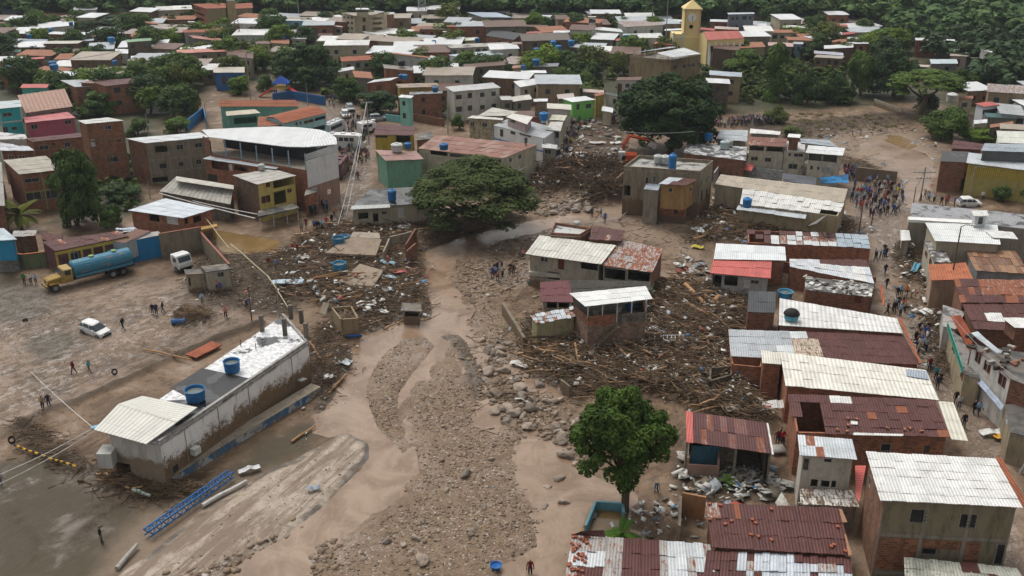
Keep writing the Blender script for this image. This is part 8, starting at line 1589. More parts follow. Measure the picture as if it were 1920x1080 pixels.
for c,x,y,col,lab in(('S2',1130,432,(.03,.1,.25),'flattened blue drum in the mud by the small heap'),('R5',362,962,(.02,.1,.3),'blue drum lying against the purple house'),('S3',1020,522,(.02,.12,.4),'blue plastic strip beside the mud flow')):
 p=G(c,x,y);mb=MB();mb.tube([p+Vector((-.8,0,.3)),p+Vector((.8,.2,.3))],.38 if 'drum' in lab else.15,12);tag(mb.build('drum' if 'drum' in lab else 'pipe',plain('drum_blue%s'%str(col),col),None,False),lab,'drum' if 'drum' in lab else 'pipe')
# ---------------------------------------------------------------- vehicles
def lp(root,name,mb,mat,smooth=False):me=mb.mesh(name,mat);o=bpy.data.objects.new(name,me);sc.collection.objects.link(o);o.parent=root;me.polygons.foreach_set('use_smooth',[smooth]*len(me.polygons));return o
def loft(mb,secs):
 n=len(secs[0])
 for a,b in zip(secs[:-1],secs[1:]):
  for k in range(n):j=(k+1)%n;mb.poly([a[k],a[j],b[j],b[k]])
 mb.poly(secs[0][::-1]);mb.poly(secs[-1])
def sec(x,w_,z0,z1,t=.8,wt=None):wt=w_ if wt is None else wt;zm=z0+(z1-z0)*.5;return[Vector(v)for v in((x,-w_*.9,z0),(x,w_*.9,z0),(x,w_,zm),(x,wt*.97,z1-.08),(x,wt*t,z1),(x,-wt*t,z1),(x,-wt*.97,z1-.08),(x,-w_,zm))]
RUB=plain('rubber',(.015,.015,.016));RIM=plain('wheel_rim',(.2,.2,.19),.5);VG=glass((.015,.02,.025));DKP=plain('black_plastic',(.02,.02,.022))
def wheel(root,x,y,R_,wd=.24):
 mb=MB();mb.tube([(x,y-wd/2,R_),(x,y+wd/2,R_)],R_,16);o=lp(root,'wheel',mb,RUB);mb=MB();mb.tube([(x,y-wd/2-.012,R_),(x,y+wd/2+.012,R_)],R_*.58,12);lp(o,'rim',mb,RIM)
def pos_between(c,x0,y0,x1,y1):a,b=G(c,x0,y0),G(c,x1,y1);m=(a+b)/2;return m,math.atan2(a.y-b.y,a.x-b.x),(a-b).length
def make_car(loc,rz,paint,label,group=None,name='car',pitch=0,roll=0):
 root=empty(name,loc,label,'car',group);root.rotation_euler=(roll,pitch,rz)
 mb=MB();loft(mb,[sec(-2.0,.72,.35,.8),sec(-1.95,.82,.25,.95),sec(-1.2,.85,.22,1.0),sec(.7,.86,.22,.98),sec(1.3,.84,.22,.9),sec(1.85,.8,.24,.78),sec(2.0,.7,.3,.62)]);lp(root,'body',mb,paint,True)
 mb=MB();loft(mb,[sec(-1.9,.72,.93,1.0,.8),sec(-1.5,.76,.95,1.42,.74,.66),sec(-.2,.78,.96,1.5,.8,.68),sec(.35,.78,.95,1.42,.76,.66),sec(1.15,.74,.88,.95,.8)]);lp(root,'windows',mb,VG,True)
 mb=MB();loft(mb,[sec(-1.62,.5,1.36,1.42),sec(-1.4,.63,1.40,1.50),sec(-.2,.66,1.45,1.56),sec(.25,.62,1.40,1.49),sec(.4,.5,1.36,1.42)]);lp(root,'roof',mb,paint,True)
 for s in(-1,1):
  for x0,x1,z1 in((-1.0,-.95,1.45),(-.05,.02,1.5)):mb=MB();mb.box(((x0+x1)/2,s*.74,1.2),(.08,.07,.56),0);lp(root,'pillar',mb,paint)
  mb=MB();mb.box((1.82,s*.6,.7),(.22,.34,.14));lp(root,'headlight',mb,plain('lamp_glass',(.5,.5,.48),.2));mb=MB();mb.box((-1.96,s*.66,.85),(.08,.2,.3));lp(root,'tail_light',mb,plain('tail_red',(.3,.02,.02)))
  mb=MB();mb.box((.75,s*.92,1.0),(.14,.18,.13));lp(root,'mirror',mb,paint)
  for x in(-1.25,1.25):wheel(root,x,s*.76,.31,.2)
 mb=MB();mb.box((1.96,0,.42),(.14,1.3,.2));lp(root,'bumper',mb,DKP);mb=MB();mb.box((1.98,0,.66),(.06,.7,.12));lp(root,'grille',mb,DKP)
 return root
WP=plain('white_car_paint',(.66,.66,.65),.3,dirt=.2);SP=plain('silver_paint',(.35,.36,.37),.3,dirt=.3)
m,a,L=pos_between('S2',670,512,530,470);c0=make_car(m+Vector((0,.2,-.12)),a,WP,'white hatchback stranded in the mud of the square',pitch=.06,roll=.05)
m,a,L=pos_between('R2',690,905,650,850);make_car(m,a,WP,'white car at the head of the crowd on the uphill road')
m,a,L=pos_between('R2',722,850,690,810);make_car(m,a,SP,'silver car behind the white one on the uphill road');make_car(G('R2',915,905),.3,SP,'grey car parked under the trees right of the road crowd')
make_car(G('S1',1000,590),.15,WP,'crushed white car on the mud before the yellow striped building',pitch=.05,roll=.15);make_car(G('R2',570,640),1.4,WP,'white car on the road beside the great dark spreading tree')
def make_van(loc,rz,paint,label,L=6,h=2.5,cat='van',name='van',stripes=True):
 root=empty(name,loc,label,cat);root.rotation_euler=(0,0,rz);mb=MB();x=L/2;loft(mb,[sec(-x,.95,.4,h*.97),sec(-x+.1,1.02,.35,h),sec(x-1.5,1.02,.35,h),sec(x-.8,1.0,.35,h*.92),sec(x-.25,.96,.35,h*.55),sec(x,.9,.4,h*.48)]);lp(root,'body',mb,paint)
 for s in(-1,1):
  n=max(2,int(L/1.3))
  for k in range(n):mb=MB();mb.box((-x+.8+k*(L-2.2)/n,s*1.02,h*.7),(.85,.05,h*.24));lp(root,'window',mb,VG)
  for xx in(-x+1.1,x-1.2):wheel(root,xx,s*.9,.42,.26)
  mb=MB();mb.box((x-.06,s*.7,h*.34),(.1,.25,.18));lp(root,'headlight',mb,plain('lamp_glass',(.5,.5,.48),.2))
 mb=MB();mb.hexa([Vector(v)for v in((x-.3,-.8,h*.58),(x-.22,-.8,h*.58),(x-.22,.8,h*.58),(x-.3,.8,h*.58))],[Vector(v)for v in((x-.82,-.8,h*.9),(x-.74,-.8,h*.9),(x-.74,.8,h*.9),(x-.82,.8,h*.9))]);lp(root,'windscreen',mb,VG)
 for k in range(3):mb=MB();mb.box((-x+1+k*L*.28,0,h+.1),(.7,.9,.18));lp(root,'roof_vent',mb,paint)
 return root
make_van(G('R6',925,250),-.15,plain('white_van',(.64,.64,.63),.4,dirt=.1),'large white emergency van in the middle of the road crowd',7.5,3.0)
make_van(G('R6',850,170),1.2,plain('white_van2',(.55,.56,.57),.4),'white and grey box truck beside the mint-green house',6.5,3.0,'truck','box_truck')
make_van(G('R6',885,405),1.5,plain('bus_maroon',(.12,.045,.05),.4),'dark maroon bus tucked against the white wall of the curved roof building',7.5,3.0,'bus','bus');make_van(G('R6',1050,150),.6,plain('white_van',(.64,.64,.63),.4,dirt=.1),'small white van by the utility pole in the road crowd',4.2,2.2)
# tanker truck
m,a,L=pos_between('S2',345,212,800,98);root=empty('tanker_truck',m,'old tanker truck with a yellow cab and a rusty sky-blue tank','truck');root.rotation_euler=(0,0,a);s=L/11.5
YC=plain('cab_yellow',(.3,.19,.035),.6,dirt=.7);BT_=NT('tank_blue',.45);nb=BT_.noise(.9,7,rough=.75);BTK=BT_.out(BT_.mix(BT_.step(nb,.56,.62),(.045,.17,.25),BT_.mix(BT_.noise(3,4),(.2,.07,.03),(.4,.3,.22))))
mb=MB();loft(mb,[sec(4.0,1.0,.95,1.9),sec(4.6,.95,.95,1.85),sec(5.5,.85,.95,1.7),sec(5.7,.8,1.0,1.6)]);lp(root,'bonnet',mb,YC);mb=MB();loft(mb,[sec(2.5,1.15,.9,2.75),sec(3.6,1.15,.9,2.75),sec(4.0,1.1,.9,1.95)]);cab=lp(root,'cab',mb,plain('cab_roof',(.36,.25,.08),.5,dirt=.5))
mb=MB();mb.box((3.8,0,2.3),(.12,1.9,.6),0,0,-.45);lp(cab,'windscreen',mb,VG)
for s_ in(-1,1):
 mb=MB();mb.box((3.1,s_*1.16,2.25),(.7,.05,.6));lp(cab,'side_window',mb,VG);mb=MB();mb.box((4.9,s_*1.05,1.15),(1.3,.4,.2));lp(root,'fender',mb,YC);wheel(root,4.9,s_*1.0,.55,.35);mb=MB();mb.box((5.72,s_*.6,1.2),(.08,.22,.22));lp(root,'headlight',mb,plain('lamp_glass',(.5,.5,.48),.2))
 for x in(-2.6,-4.0,.0 if False else-4.0):wheel(root,x,s_*1.0,.55,.5)
mb=MB();mb.box((5.9,0,.85),(.2,2.1,.35));lp(root,'bumper',mb,YC);mb=MB();mb.box((-.8,0,.95),(10.2,1.0,.25));lp(root,'chassis',mb,DKP)
mb=MB();prof=[Vector((0,1.22*math.cos(t*math.pi/9),2.2+1.12*math.sin(t*math.pi/9)))for t in range(18)];loft(mb,[[Vector((x,p.y*k,2.2+(p.z-2.2)*k))for p in prof]for x,k in((-5.6,.82),(-5.45,1),(2.1,1),(2.3,.82))]);tk=lp(root,'tank',mb,BTK,True)
for s_ in(-1,1):mb=MB();mb.box((-1.6,s_*1.22,1.45),(7.6,.2,.3));lp(root,'side_rail',mb,BTK)
for x in(-3.5,-.5):mb=MB();mb.lathe([(.35,0),(.35,.15),(.02,.17)],(x,0,3.3),12);lp(tk,'hatch',mb,plain('hatch_green',(.2,.3,.12)))
# box truck behind the tanker
m,a,L=pos_between('R5',700,945,838,880);root=empty('cargo_truck',G('R5',770,925),'grey canvas-sided cargo truck with a dark blue cab behind the tanker','truck');root.rotation_euler=(0,0,a)
GB=metal_roof((.34,.36,.38),.05,pitch=.4);mb=MB();mb.box((-1.0,0,2.2),(5.2,2.5,2.6));lp(root,'cargo_box',mb,GB);mb=MB();mb.box((-1.0,0,3.53),(5.2,2.5,.05));lp(root,'cargo_roof',mb,plain('rusty_lid',(.16,.09,.07),.8,dirt=.5));mb=MB();loft(mb,[sec(1.8,1.15,.8,2.6),sec(2.9,1.15,.8,2.5),sec(3.3,1.1,.8,1.6)]);lp(root,'cab',mb,plain('cab_blue',(.06,.12,.17),.5))
mb=MB();mb.box((3.1,0,2.05),(.1,1.9,.6),0,0,-.4);lp(root,'windscreen',mb,VG)
for s_ in(-1,1):
 for x in(2.4,-1.6,-2.8):wheel(root,x,s_*.98,.5,.35)
# white wrecked truck cab in the yard and one by the ruins, with flat beds
def cabtruck(loc,rz,label,bed=True,hull=None,sc_=1.0):
 root=empty('truck',loc,label,'truck');root.rotation_euler=(0,0,rz);WC_=plain('cab_white',(.6,.61,.6),.4,dirt=.2);mb=MB();loft(mb,[sec(-.9,.98,.55,2.2),sec(-.2,1.0,.5,2.3),sec(.5,1.0,.5,2.2),sec(.85,.98,.5,1.35),sec(.95,.92,.55,1.2)]);c_=lp(root,'cab',mb,WC_)
 mb=MB();mb.box((.72,0,1.72),(.1,1.6,.66),0,0,-.38);lp(c_,'windscreen',mb,VG)
 for s_ in(-1,1):
  mb=MB();mb.box((.05,s_*.99,1.65),(.7,.05,.5));lp(c_,'side_window',mb,VG);wheel(root,.1,s_*.85,.4,.25);mb=MB();mb.box((.93,s_*.65,.95),(.08,.3,.2));lp(c_,'headlight',mb,plain('lamp_glass',(.5,.5,.48),.2))
 mb=MB();mb.box((.97,0,.62),(.1,1.8,.2));lp(root,'bumper',mb,DKP)
 if bed:
  mb=MB();mb.box((-3.4,0,.9),(4.8,2.0,.2));lp(root,'flat_bed',mb,hull or plain('bed_brown',(.12,.08,.06)))
  for s_ in(-1,1):wheel(root,-4.2,s_*.85,.42,.3)
 root.scale=(sc_,)*3;return root
cabtruck(G('R5',1090,975),-.75,'wrecked white truck cab standing in the muddy yard',False,sc_=1.1);cabtruck(G('R7',872,352),-.6,'white truck with a red-brown bed at the edge of the upper ruins',True,plain('bed_red',(.14,.04,.03)),1.5)
r=empty('flatbed_trailer',G('R7',1190,385),'grey flatbed trailer in front of the crowd near the excavator','trailer');p=G('R7',1190,378);mb=MB();mb.box((p.x,p.y,1.2),(7.5,2.4,.2),-.12);mb.build('flat_bed',plain('bed_grey',(.36,.33,.29)),r)
for x in(-2.5,2.5):mb=MB();mb.tube([(p.x+x,p.y-1.1,.5),(p.x+x,p.y-.8,.5)],.5,12);mb.build('wheel',RUB,r)
# excavator
p=G('R7',1310,355);r=empty('excavator',p,'orange-red excavator reaching over the upper ruins','excavator');OR=plain('excavator_red',(.42,.07,.025),.4,dirt=.3)
for s_ in(-1,1):mb=MB();mb.box(p+Vector((0,s_*1.1,.45)),(3.6,.6,.9));mb.build('track',DKP,r)
mb=MB();mb.box(p+Vector((.6,0,1.7)),(2.8,2.4,1.3));mb.build('engine_house',OR,r);mb=MB();mb.box(p+Vector((-.8,-.7,2.1)),(1.2,1.0,1.7));cb=mb.build('cab',plain('excavator_cab',(.5,.5,.48)),r);mb=MB();mb.box(p+Vector((-1.42,-.7,2.3)),(.05,.8,.9));mb.build('window',VG,cb)
e1,e2,e3,e4=p+Vector((-.4,.3,2)),p+Vector((.6,.5,5.6)),p+Vector((4.2,.8,4.6)),p+Vector((5.2,.9,3.4));mb=MB();mb.tube([e1,lerp(e1,e2,.5)+Vector((-.5,0,.2)),e2],[.4,.38,.3],4);mb.build('boom',OR,r);mb=MB();mb.tube([e2,e3],[.32,.25],4);mb.build('arm',OR,r)
mb=MB();mb.tube([e1+Vector((0,0,.4)),lerp(e1,e2,.7)+Vector((.2,0,0))],.08,6);mb.build('ram',RIM,r);mb=MB();mb.box(e4+Vector((-.3,0,.4)),(1.3,1.1,1.0),0,0,.5);mb.build('bucket',plain('bucket_white',(.4,.38,.36)),r)
# playground
r=empty('playground_slide',G('R2',190,735),'red and blue playground tower with a slide behind the tile-roofed houses','playground');p=G('R2',190,730);RD,BU,YL=plain('toy_red',(.5,.03,.03)),plain('toy_blue',(.02,.08,.35)),plain('toy_yellow',(.55,.33,.02))
for x in(-1.5,1.5):
 for y in(0,2):part_box(r,'post',p+Vector((x,y,1.6)),(.25,.25,3.2),BU)
part_box(r,'platform',p+Vector((0,1,2.2)),(3.4,2.4,.3),YL);mb=MB();ap=p+Vector((0,1,5));b4=[p+Vector(v)for v in((-2,-.4,3.3),(2,-.4,3.3),(2,2.4,3.3),(-2,2.4,3.3))];[mb.poly([b4[k],b4[(k+1)%4],ap])for k in range(4)];mb.build('roof',BU,r)
mb=MB();mb.prism([p+Vector((1.6,.2,2.3)),p+Vector((5.5,-1.2,.3)),p+Vector((5.7,-.2,.3)),p+Vector((1.8,1.4,2.3))],.3);mb.build('slide',RD,r);mb=MB();mb.prism([p+Vector((-1.8,1.2,2.3)),p+Vector((-5.2,.8,.3)),p+Vector((-5.2,-.3,.3)),p+Vector((-1.8,.1,2.3))],.3);mb.build('slide',RD,r)
wallrun('R2',[(130,765),(270,745),(520,790)],2.0,metal_roof((.03,.12,.3),.1,pitch=.2),'blue railing fence round the playground','fence');wallrun('R1',[(1400,990),(1530,885),(1550,960)],2.2,plaster((.05,.2,.4),.4),'blue wall beside the lamp post behind the curved roof');wallrun('R2',[(970,905),(1130,925),(1160,905)],1.4,plaster((.16,.42,.42),.4),'turquoise garden wall in front of the mint house')
wallrun('S1',[(330,440),(570,468)],2.4,plaster((.18,.14,.1),.8),'brown retaining wall between the street crowd and the mud field','retaining_wall','wall',.4);wallrun('R4',[(790,790),(1000,870)],1.5,MC,'old stone wall at the back of the mud field')
wallrun('R2',[(1180,905),(1410,950)],1.6,brick(BRICKD),'red-brown wall with faded lettering below the shrub','garden_wall')
# ---------------------------------------------------------------- poles, lamps, cables
mpole=plain('pole_grey',(.3,.29,.27),.6);mpoled=plain('pole_dark',(.09,.075,.06),.7)
def pole(c,x,y0,y1,label,r_=.13,arms=(),lamp=False,z=None,mat=None,name='utility_pole',lean=0,cat='pole'):
 b=G(c,x,y1)if z is None else WC(c,x,y1,z);X,Y0=px(c,x,y0);t=on_y(X+lean,Y0,b.y);t.x=b.x+lean*.07;root=empty(name,b,label,cat);mb=MB();mb.tube([b-Vector((0,0,.3)),t],[r_,r_*.65],8);mb.build('pole_shaft',mat or mpole,root)
 for dz,hw_ in arms:
  p=t-Vector((0,0,dz));part_box(root,'crossarm',p,(hw_*2,.12,.12),mat or mpole)
  for k in(-.9,-.45,.45,.9):mb=MB();mb.lathe([(.05,0),(.07,.1),(.03,.18)],(p.x+k*hw_,p.y,p.z+.06),8);mb.build('insulator',plain('porcelain',(.35,.33,.3)),root)
 if lamp:mb=MB();mb.tube([t,t+Vector((.5,0,.25)),t+Vector((1.3,0,.2))],.05,6);mb.build('lamp_arm',mat or mpole,root);part_box(root,'lamp_head',t+Vector((1.5,0,.17)),(.6,.25,.14),plain('lamp_head',(.5,.5,.48)))
 return root,t
_,tA=pole('R2',848,765,1085,'pale utility pole in the road crowd with two crossarms',arms=((.1,1.2),(3.2,1.2)));pole('R2',1440,760,1005,'slim pale pole in front of the scraggly shrub',arms=());pole('R1',1882,400,770,'tall lamp mast left of the red tile roofs',.16,lamp=True);pole('R1',1556,770,968,'street lamp beside the blue wall',.1,lamp=True);pole('R1',1115,850,1022,'leaning white pole behind the mouldy concrete house',.12);pole('R1',1243,70,185,'thin white mast at the far left',.08);pole('R2',390,625,805,'slim grey lamp pole beside the playground',.1,name='lamp_post')
pole('R2',324,0,150,'mast behind the sky-blue building',.15);pole('R2',786,0,62,'aerial on the cream apartment block',.1,z=18.5,name='aerial');pole('R3',1150,-40,355,'tall flag mast left of the church',.16,name='flag_mast');pole('R3',1460,270,445,'white lamp post at the right corner of the church front',.1,arms=((2.5,.8),));pole('R4',1575,648,745,'utility pole with crossarms above the red-roofed white house',.14,arms=((.1,1.6),))
_,tB=pole('S1',715,360,565,'dark lattice-armed utility pole beside the long flat grey roof',.15,arms=((.9,1.9),(1.9,1.2)),mat=mpole);pole('S1',1010,365,535,'street lamp before the yellow striped building',.11,lamp=True);_,tC=pole('S1',655,478,700,'thin dark pole at the left end of the long flat grey roof',.1,mat=mpoled);pole('S1',893,715,1080,'tall dark lamp pole rising from the orange roof',.12,arms=(),lamp=True,z=1.5,mat=mpoled,name='lamp_pole')
pole('S1',350,600,755,'brown pole at the left kerb of the crowded street',.12,mat=mpoled);pole('S1',425,600,705,'reddish pole right of the brown kerb pole',.1,mat=plain('pole_red',(.2,.06,.05)));pole('R8',440,145,325,'white pole with a crossarm beside the blue tank platform',.13,arms=((.3,1.5),));_,tD=pole('R5',895,445,545,'short pole left of the grey ribbed shed',.1);pole('S3',555,75,400,'thin sign pole with a round white plate behind the hall',.07,name='sign_pole')
pole('S3',380,195,420,'dark bare post behind the hall',.08,mat=mpoled);pole('S8',1895,60,420,'slanted grey pole at the right edge of the lower street',.14,lean=25);pole('R6',1140,980-700,460,'leaning pole by the green-walled house',.1);pole('R5',400,760,935,'thin pole in front of the purple house',.06,mat=mpoled)
r=empty('lattice_mast',G('R2',1250,175),'white lattice radio mast behind the bright round tree','mast');b=G('R2',1250,175);t=on_y(*px('R2',1250,-60),b.y);hgt_=t.z
for sx in(-1,1):
 for sy in(-1,1):mb=MB();mb.tube([b+Vector((sx*1.4,sy*1.4,0)),Vector((b.x+sx*.9,b.y+sy*.9,hgt_))],.1,4);mb.build('leg',plain('mast_white',(.5,.5,.5)),r)
for k in range(9):
 z0,z1=hgt_*k/9,hgt_*(k+1)/9
 for s_ in(-1,1):mb=MB();mb.tube([(b.x-s_*1.2,b.y-1.2,b.z+z0),(b.x+s_*1.2,b.y-1.2,b.z+z1)],.06,4);mb.build('brace',plain('mast_white',(.5,.5,.5)),r)
r=empty('red_mast',G('R1',1790,345),'rusty red lattice mast left of the radio tree','mast');b=G('R1',1790,345);t=on_y(*px('R1',1785,150),b.y)
for sx in(-1,1):mb=MB();mb.tube([b+Vector((sx*1.0,0,0)),Vector((b.x+sx*.5,b.y,t.z))],.1,4);mb.build('leg',plain('mast_rust',(.2,.07,.04)),r)
for k in range(10):mb=MB();s_=1 if k%2 else-1;mb.tube([(b.x-s_*.8,b.y,t.z*k/10),(b.x+s_*.8,b.y,t.z*(k+1)/10)],.06,4);mb.build('brace',plain('mast_rust',(.2,.07,.04)),r)
def cable(a,b,sag,r_,label,mat=None):
 mb=MB();mb.tube([lerp(a,b,t/16)-Vector((0,0,sag*4*(t/16)*(1-t/16)))for t in range(17)],r_,4);tag(mb.build('cable',mat or plain('cable_black',(.02,.02,.02))),label,'cable')
WCb=plain('cable_white',(.55,.55,.53));he=W(180,806,5.0)
cable(he,W(-40,925,1.5),.3,.045,'lower white cable running from the hall roof to the left edge',WCb);cable(he+Vector((-.2,.4,.1)),W(-40,905,1.5),.3,.045,'upper white cable running from the hall roof to the left edge',WCb);cable(he,G('S2',195,735)+Vector((0,0,.05)),.2,.035,'thin white cable from the hall roof across the square',WCb)
cable(WC('R3',600,960,9),WC('R3',1370,985,9),.6,.05,'power line crossing in front of the huge dark tree',plain('cable_grey',(.25,.25,.25)));cable(WC('R1',330,460,8),WC('R1',900,380,9),.4,.06,'power line above the far left rows',plain('cable_grey',(.25,.25,.25)));cable(tA,WC('R6',870,700,3),.8,.04,'left drooping cable from the pale utility pole',WCb);cable(tA,WC('R6',920,640,3),.8,.04,'right drooping cable from the pale utility pole',WCb)
cable(tB,tC,.5,.03,'short cable between the street poles');cable(WC('R5',950,515,3.4),WC('R5',1520,665,3.4),.1,.09,'white gutter pipe along the lower edge of the ribbed shed',WCb);cable(WC('S5',1370,480,7),WC('S5',1762,850,7),.5,.035,'sagging power line over the white fronted house',plain('cable_grey',(.25,.25,.25)));cable(WC('R6',390,640,3.3),WC('R6',5,560,3.3),.1,.07,'white pipe along the wall above the yellow-brown puddle',WCb)
# ---------------------------------------------------------------- people
def body_mesh(pose,name):
 P={'stand':dict(lf=(-.11,.02),rf=(.12,.0),lh=(-.3,-.02,.78),rh=(.3,.04,.8),le=(-.27,.04,1.08),re=(.27,.03,1.08),ch=(0,0)),
'walk':dict(lf=(-.1,-.32),rf=(.1,.3),lh=(-.26,.28,.84),rh=(.26,-.26,.86),le=(-.26,.02,1.06),re=(.26,-.02,1.06),ch=(0,-.05)),
'point':dict(lf=(-.12,.02),rf=(.13,-.04),lh=(-.3,-.02,.8),rh=(.2,-.38,1.5),le=(-.27,.04,1.08),re=(.34,-.16,1.3),ch=(0,0)),
'carry':dict(lf=(-.11,.02),rf=(.12,-.06),lh=(.08,-.3,1.18),rh=(-.06,-.32,1.1),le=(-.3,-.06,1.08),re=(.3,-.06,1.08),ch=(0,.02)),
'bend':dict(lf=(-.13,.02),rf=(.13,.05),lh=(-.14,-.55,.45),rh=(.16,-.52,.5),le=(-.24,-.42,.75),re=(.26,-.4,.77),ch=(0,-.4),low=.28)}[pose]
 lo=P.get('low',0);cy=P['ch'][1];H=1.42-lo
 V=[((0,0,.92),.15),((0,cy*.4,1.12-lo*.2),.14),((0,cy*.8,1.34-lo*.7),.17),((0,cy*1.05,1.5-lo),.07),((0,cy*1.15,1.6-lo),.1),((0,cy*1.15-.01,1.68-lo),.095),
((-.19,cy*.8,1.4-lo*.75),.065),(P['le'],.05),(P['lh'],.042),((.19,cy*.8,1.4-lo*.75),.065),(P['re'],.05),(P['rh'],.042),
((-.1,0,.86),.1),((-.11,P['lf'][1]*.45-.04,.48),.075),((P['lf'][0],P['lf'][1],.1),.05),((P['lf'][0],P['lf'][1]-.16,.04),.045),((.1,0,.86),.1),((.11,P['rf'][1]*.45-.04,.48),.075),((P['rf'][0],P['rf'][1],.1),.05),((P['rf'][0],P['rf'][1]-.16,.04),.045),((0,cy*1.15-.1,1.6-lo),.03)]
 E=[(0,1),(1,2),(2,3),(3,4),(4,5),(2,6),(6,7),(7,8),(2,9),(9,10),(10,11),(0,12),(12,13),(13,14),(14,15),(0,16),(16,17),(17,18),(18,19),(4,20)]
 for hnd,s_ in((8,-1),(11,1)):
  h_=Vector(V[hnd][0]);el=Vector(V[hnd-1][0]);d=(h_-el).normalized();sd=d.cross(Vector((0,1,0))).normalized()
  for k in range(5):
   o=sd*(.028*(k-1.5));tip=h_+d*(.15-.012*abs(k-1))+o*1.3 if k<4 else h_+d*.07+sd*-.075;V.append((tuple(tip),.011));E.append((hnd,len(V)-1))
 me=bpy.data.meshes.new(name);me.from_pydata([v for v,_ in V],E,[]);o=bpy.data.objects.new(name,me);sc.collection.objects.link(o);sk=o.modifiers.new('s','SKIN');sk.use_smooth_shade=True
 for i,(_,r_)in enumerate(V):sv=me.skin_vertices[0].data[i];sv.radius=(r_,r_);sv.use_root=(i==0)
 sb=o.modifiers.new('d','SUBSURF');sb.levels=1;dg=bpy.context.evaluated_depsgraph_get();ev=o.evaluated_get(dg);m2=bpy.data.meshes.new_from_object(ev);sc.collection.objects.unlink(o);bpy.data.objects.remove(o)
 m2 .name=name
 for m in(objcol(),trousers(),plain('skin',(.22,.12,.075),.6,dirt=0),plain('hair',(.012,.01,.009),.6,dirt=0),plain('shoes',(.05,.04,.035))):m2 .materials.append(m)
 hc=Vector((0,cy*1.15,1.62-lo));hands=[Vector(P['lh']),Vector(P['rh'])]
 for p in m2 .polygons:
  c=p.center;i=0
  if c.z<.93 and abs(c.x)<.24 and not(lo and c.z>.8 and c.y<-.15)and c.y>-.45:i=1
  if c.z<.07:i=4
  if min((c-h).length for h in hands)<.17:i=2
  if c.z>1.47-lo and(c-hc).length<.25:i=3 if(c.z>1.66-lo or c.y>cy*1.15+.03)else 2
  p.material_index=i;p.use_smooth=True
 return m2
PM={k:body_mesh(k,'person')for k in('stand','walk','point','carry','bend')}
SH={'white':(.55,.55,.53),'black':(.015,.015,.018),'red':(.4,.03,.03),'blue':(.04,.1,.32),'light blue':(.25,.4,.55),'yellow':(.55,.42,.04),'green':(.05,.2,.08),'grey':(.22,.22,.22),'maroon':(.14,.02,.03),'orange':(.6,.18,.03),'pink':(.5,.2,.25),'teal':(.06,.32,.32),'beige':(.35,.28,.18),'navy':(.02,.03,.09)}
rp=random.Random(77)
def person(p,shirt,pose='stand',label='',group=None,a=None,s=None):
 o=bpy.data.objects.new('person',PM[pose]);sc.collection.objects.link(o);o.location=(p.x,p.y,p.z-.02);s=s or rp.uniform(.93,1.06);o.scale=(s,)*3;o.rotation_euler=(0,0,rp.random()*6.28 if a is None else a);o.color=(*c3(SH[shirt],rp.uniform(.8,1.15)),1);tag(o,label,'person',group);return o
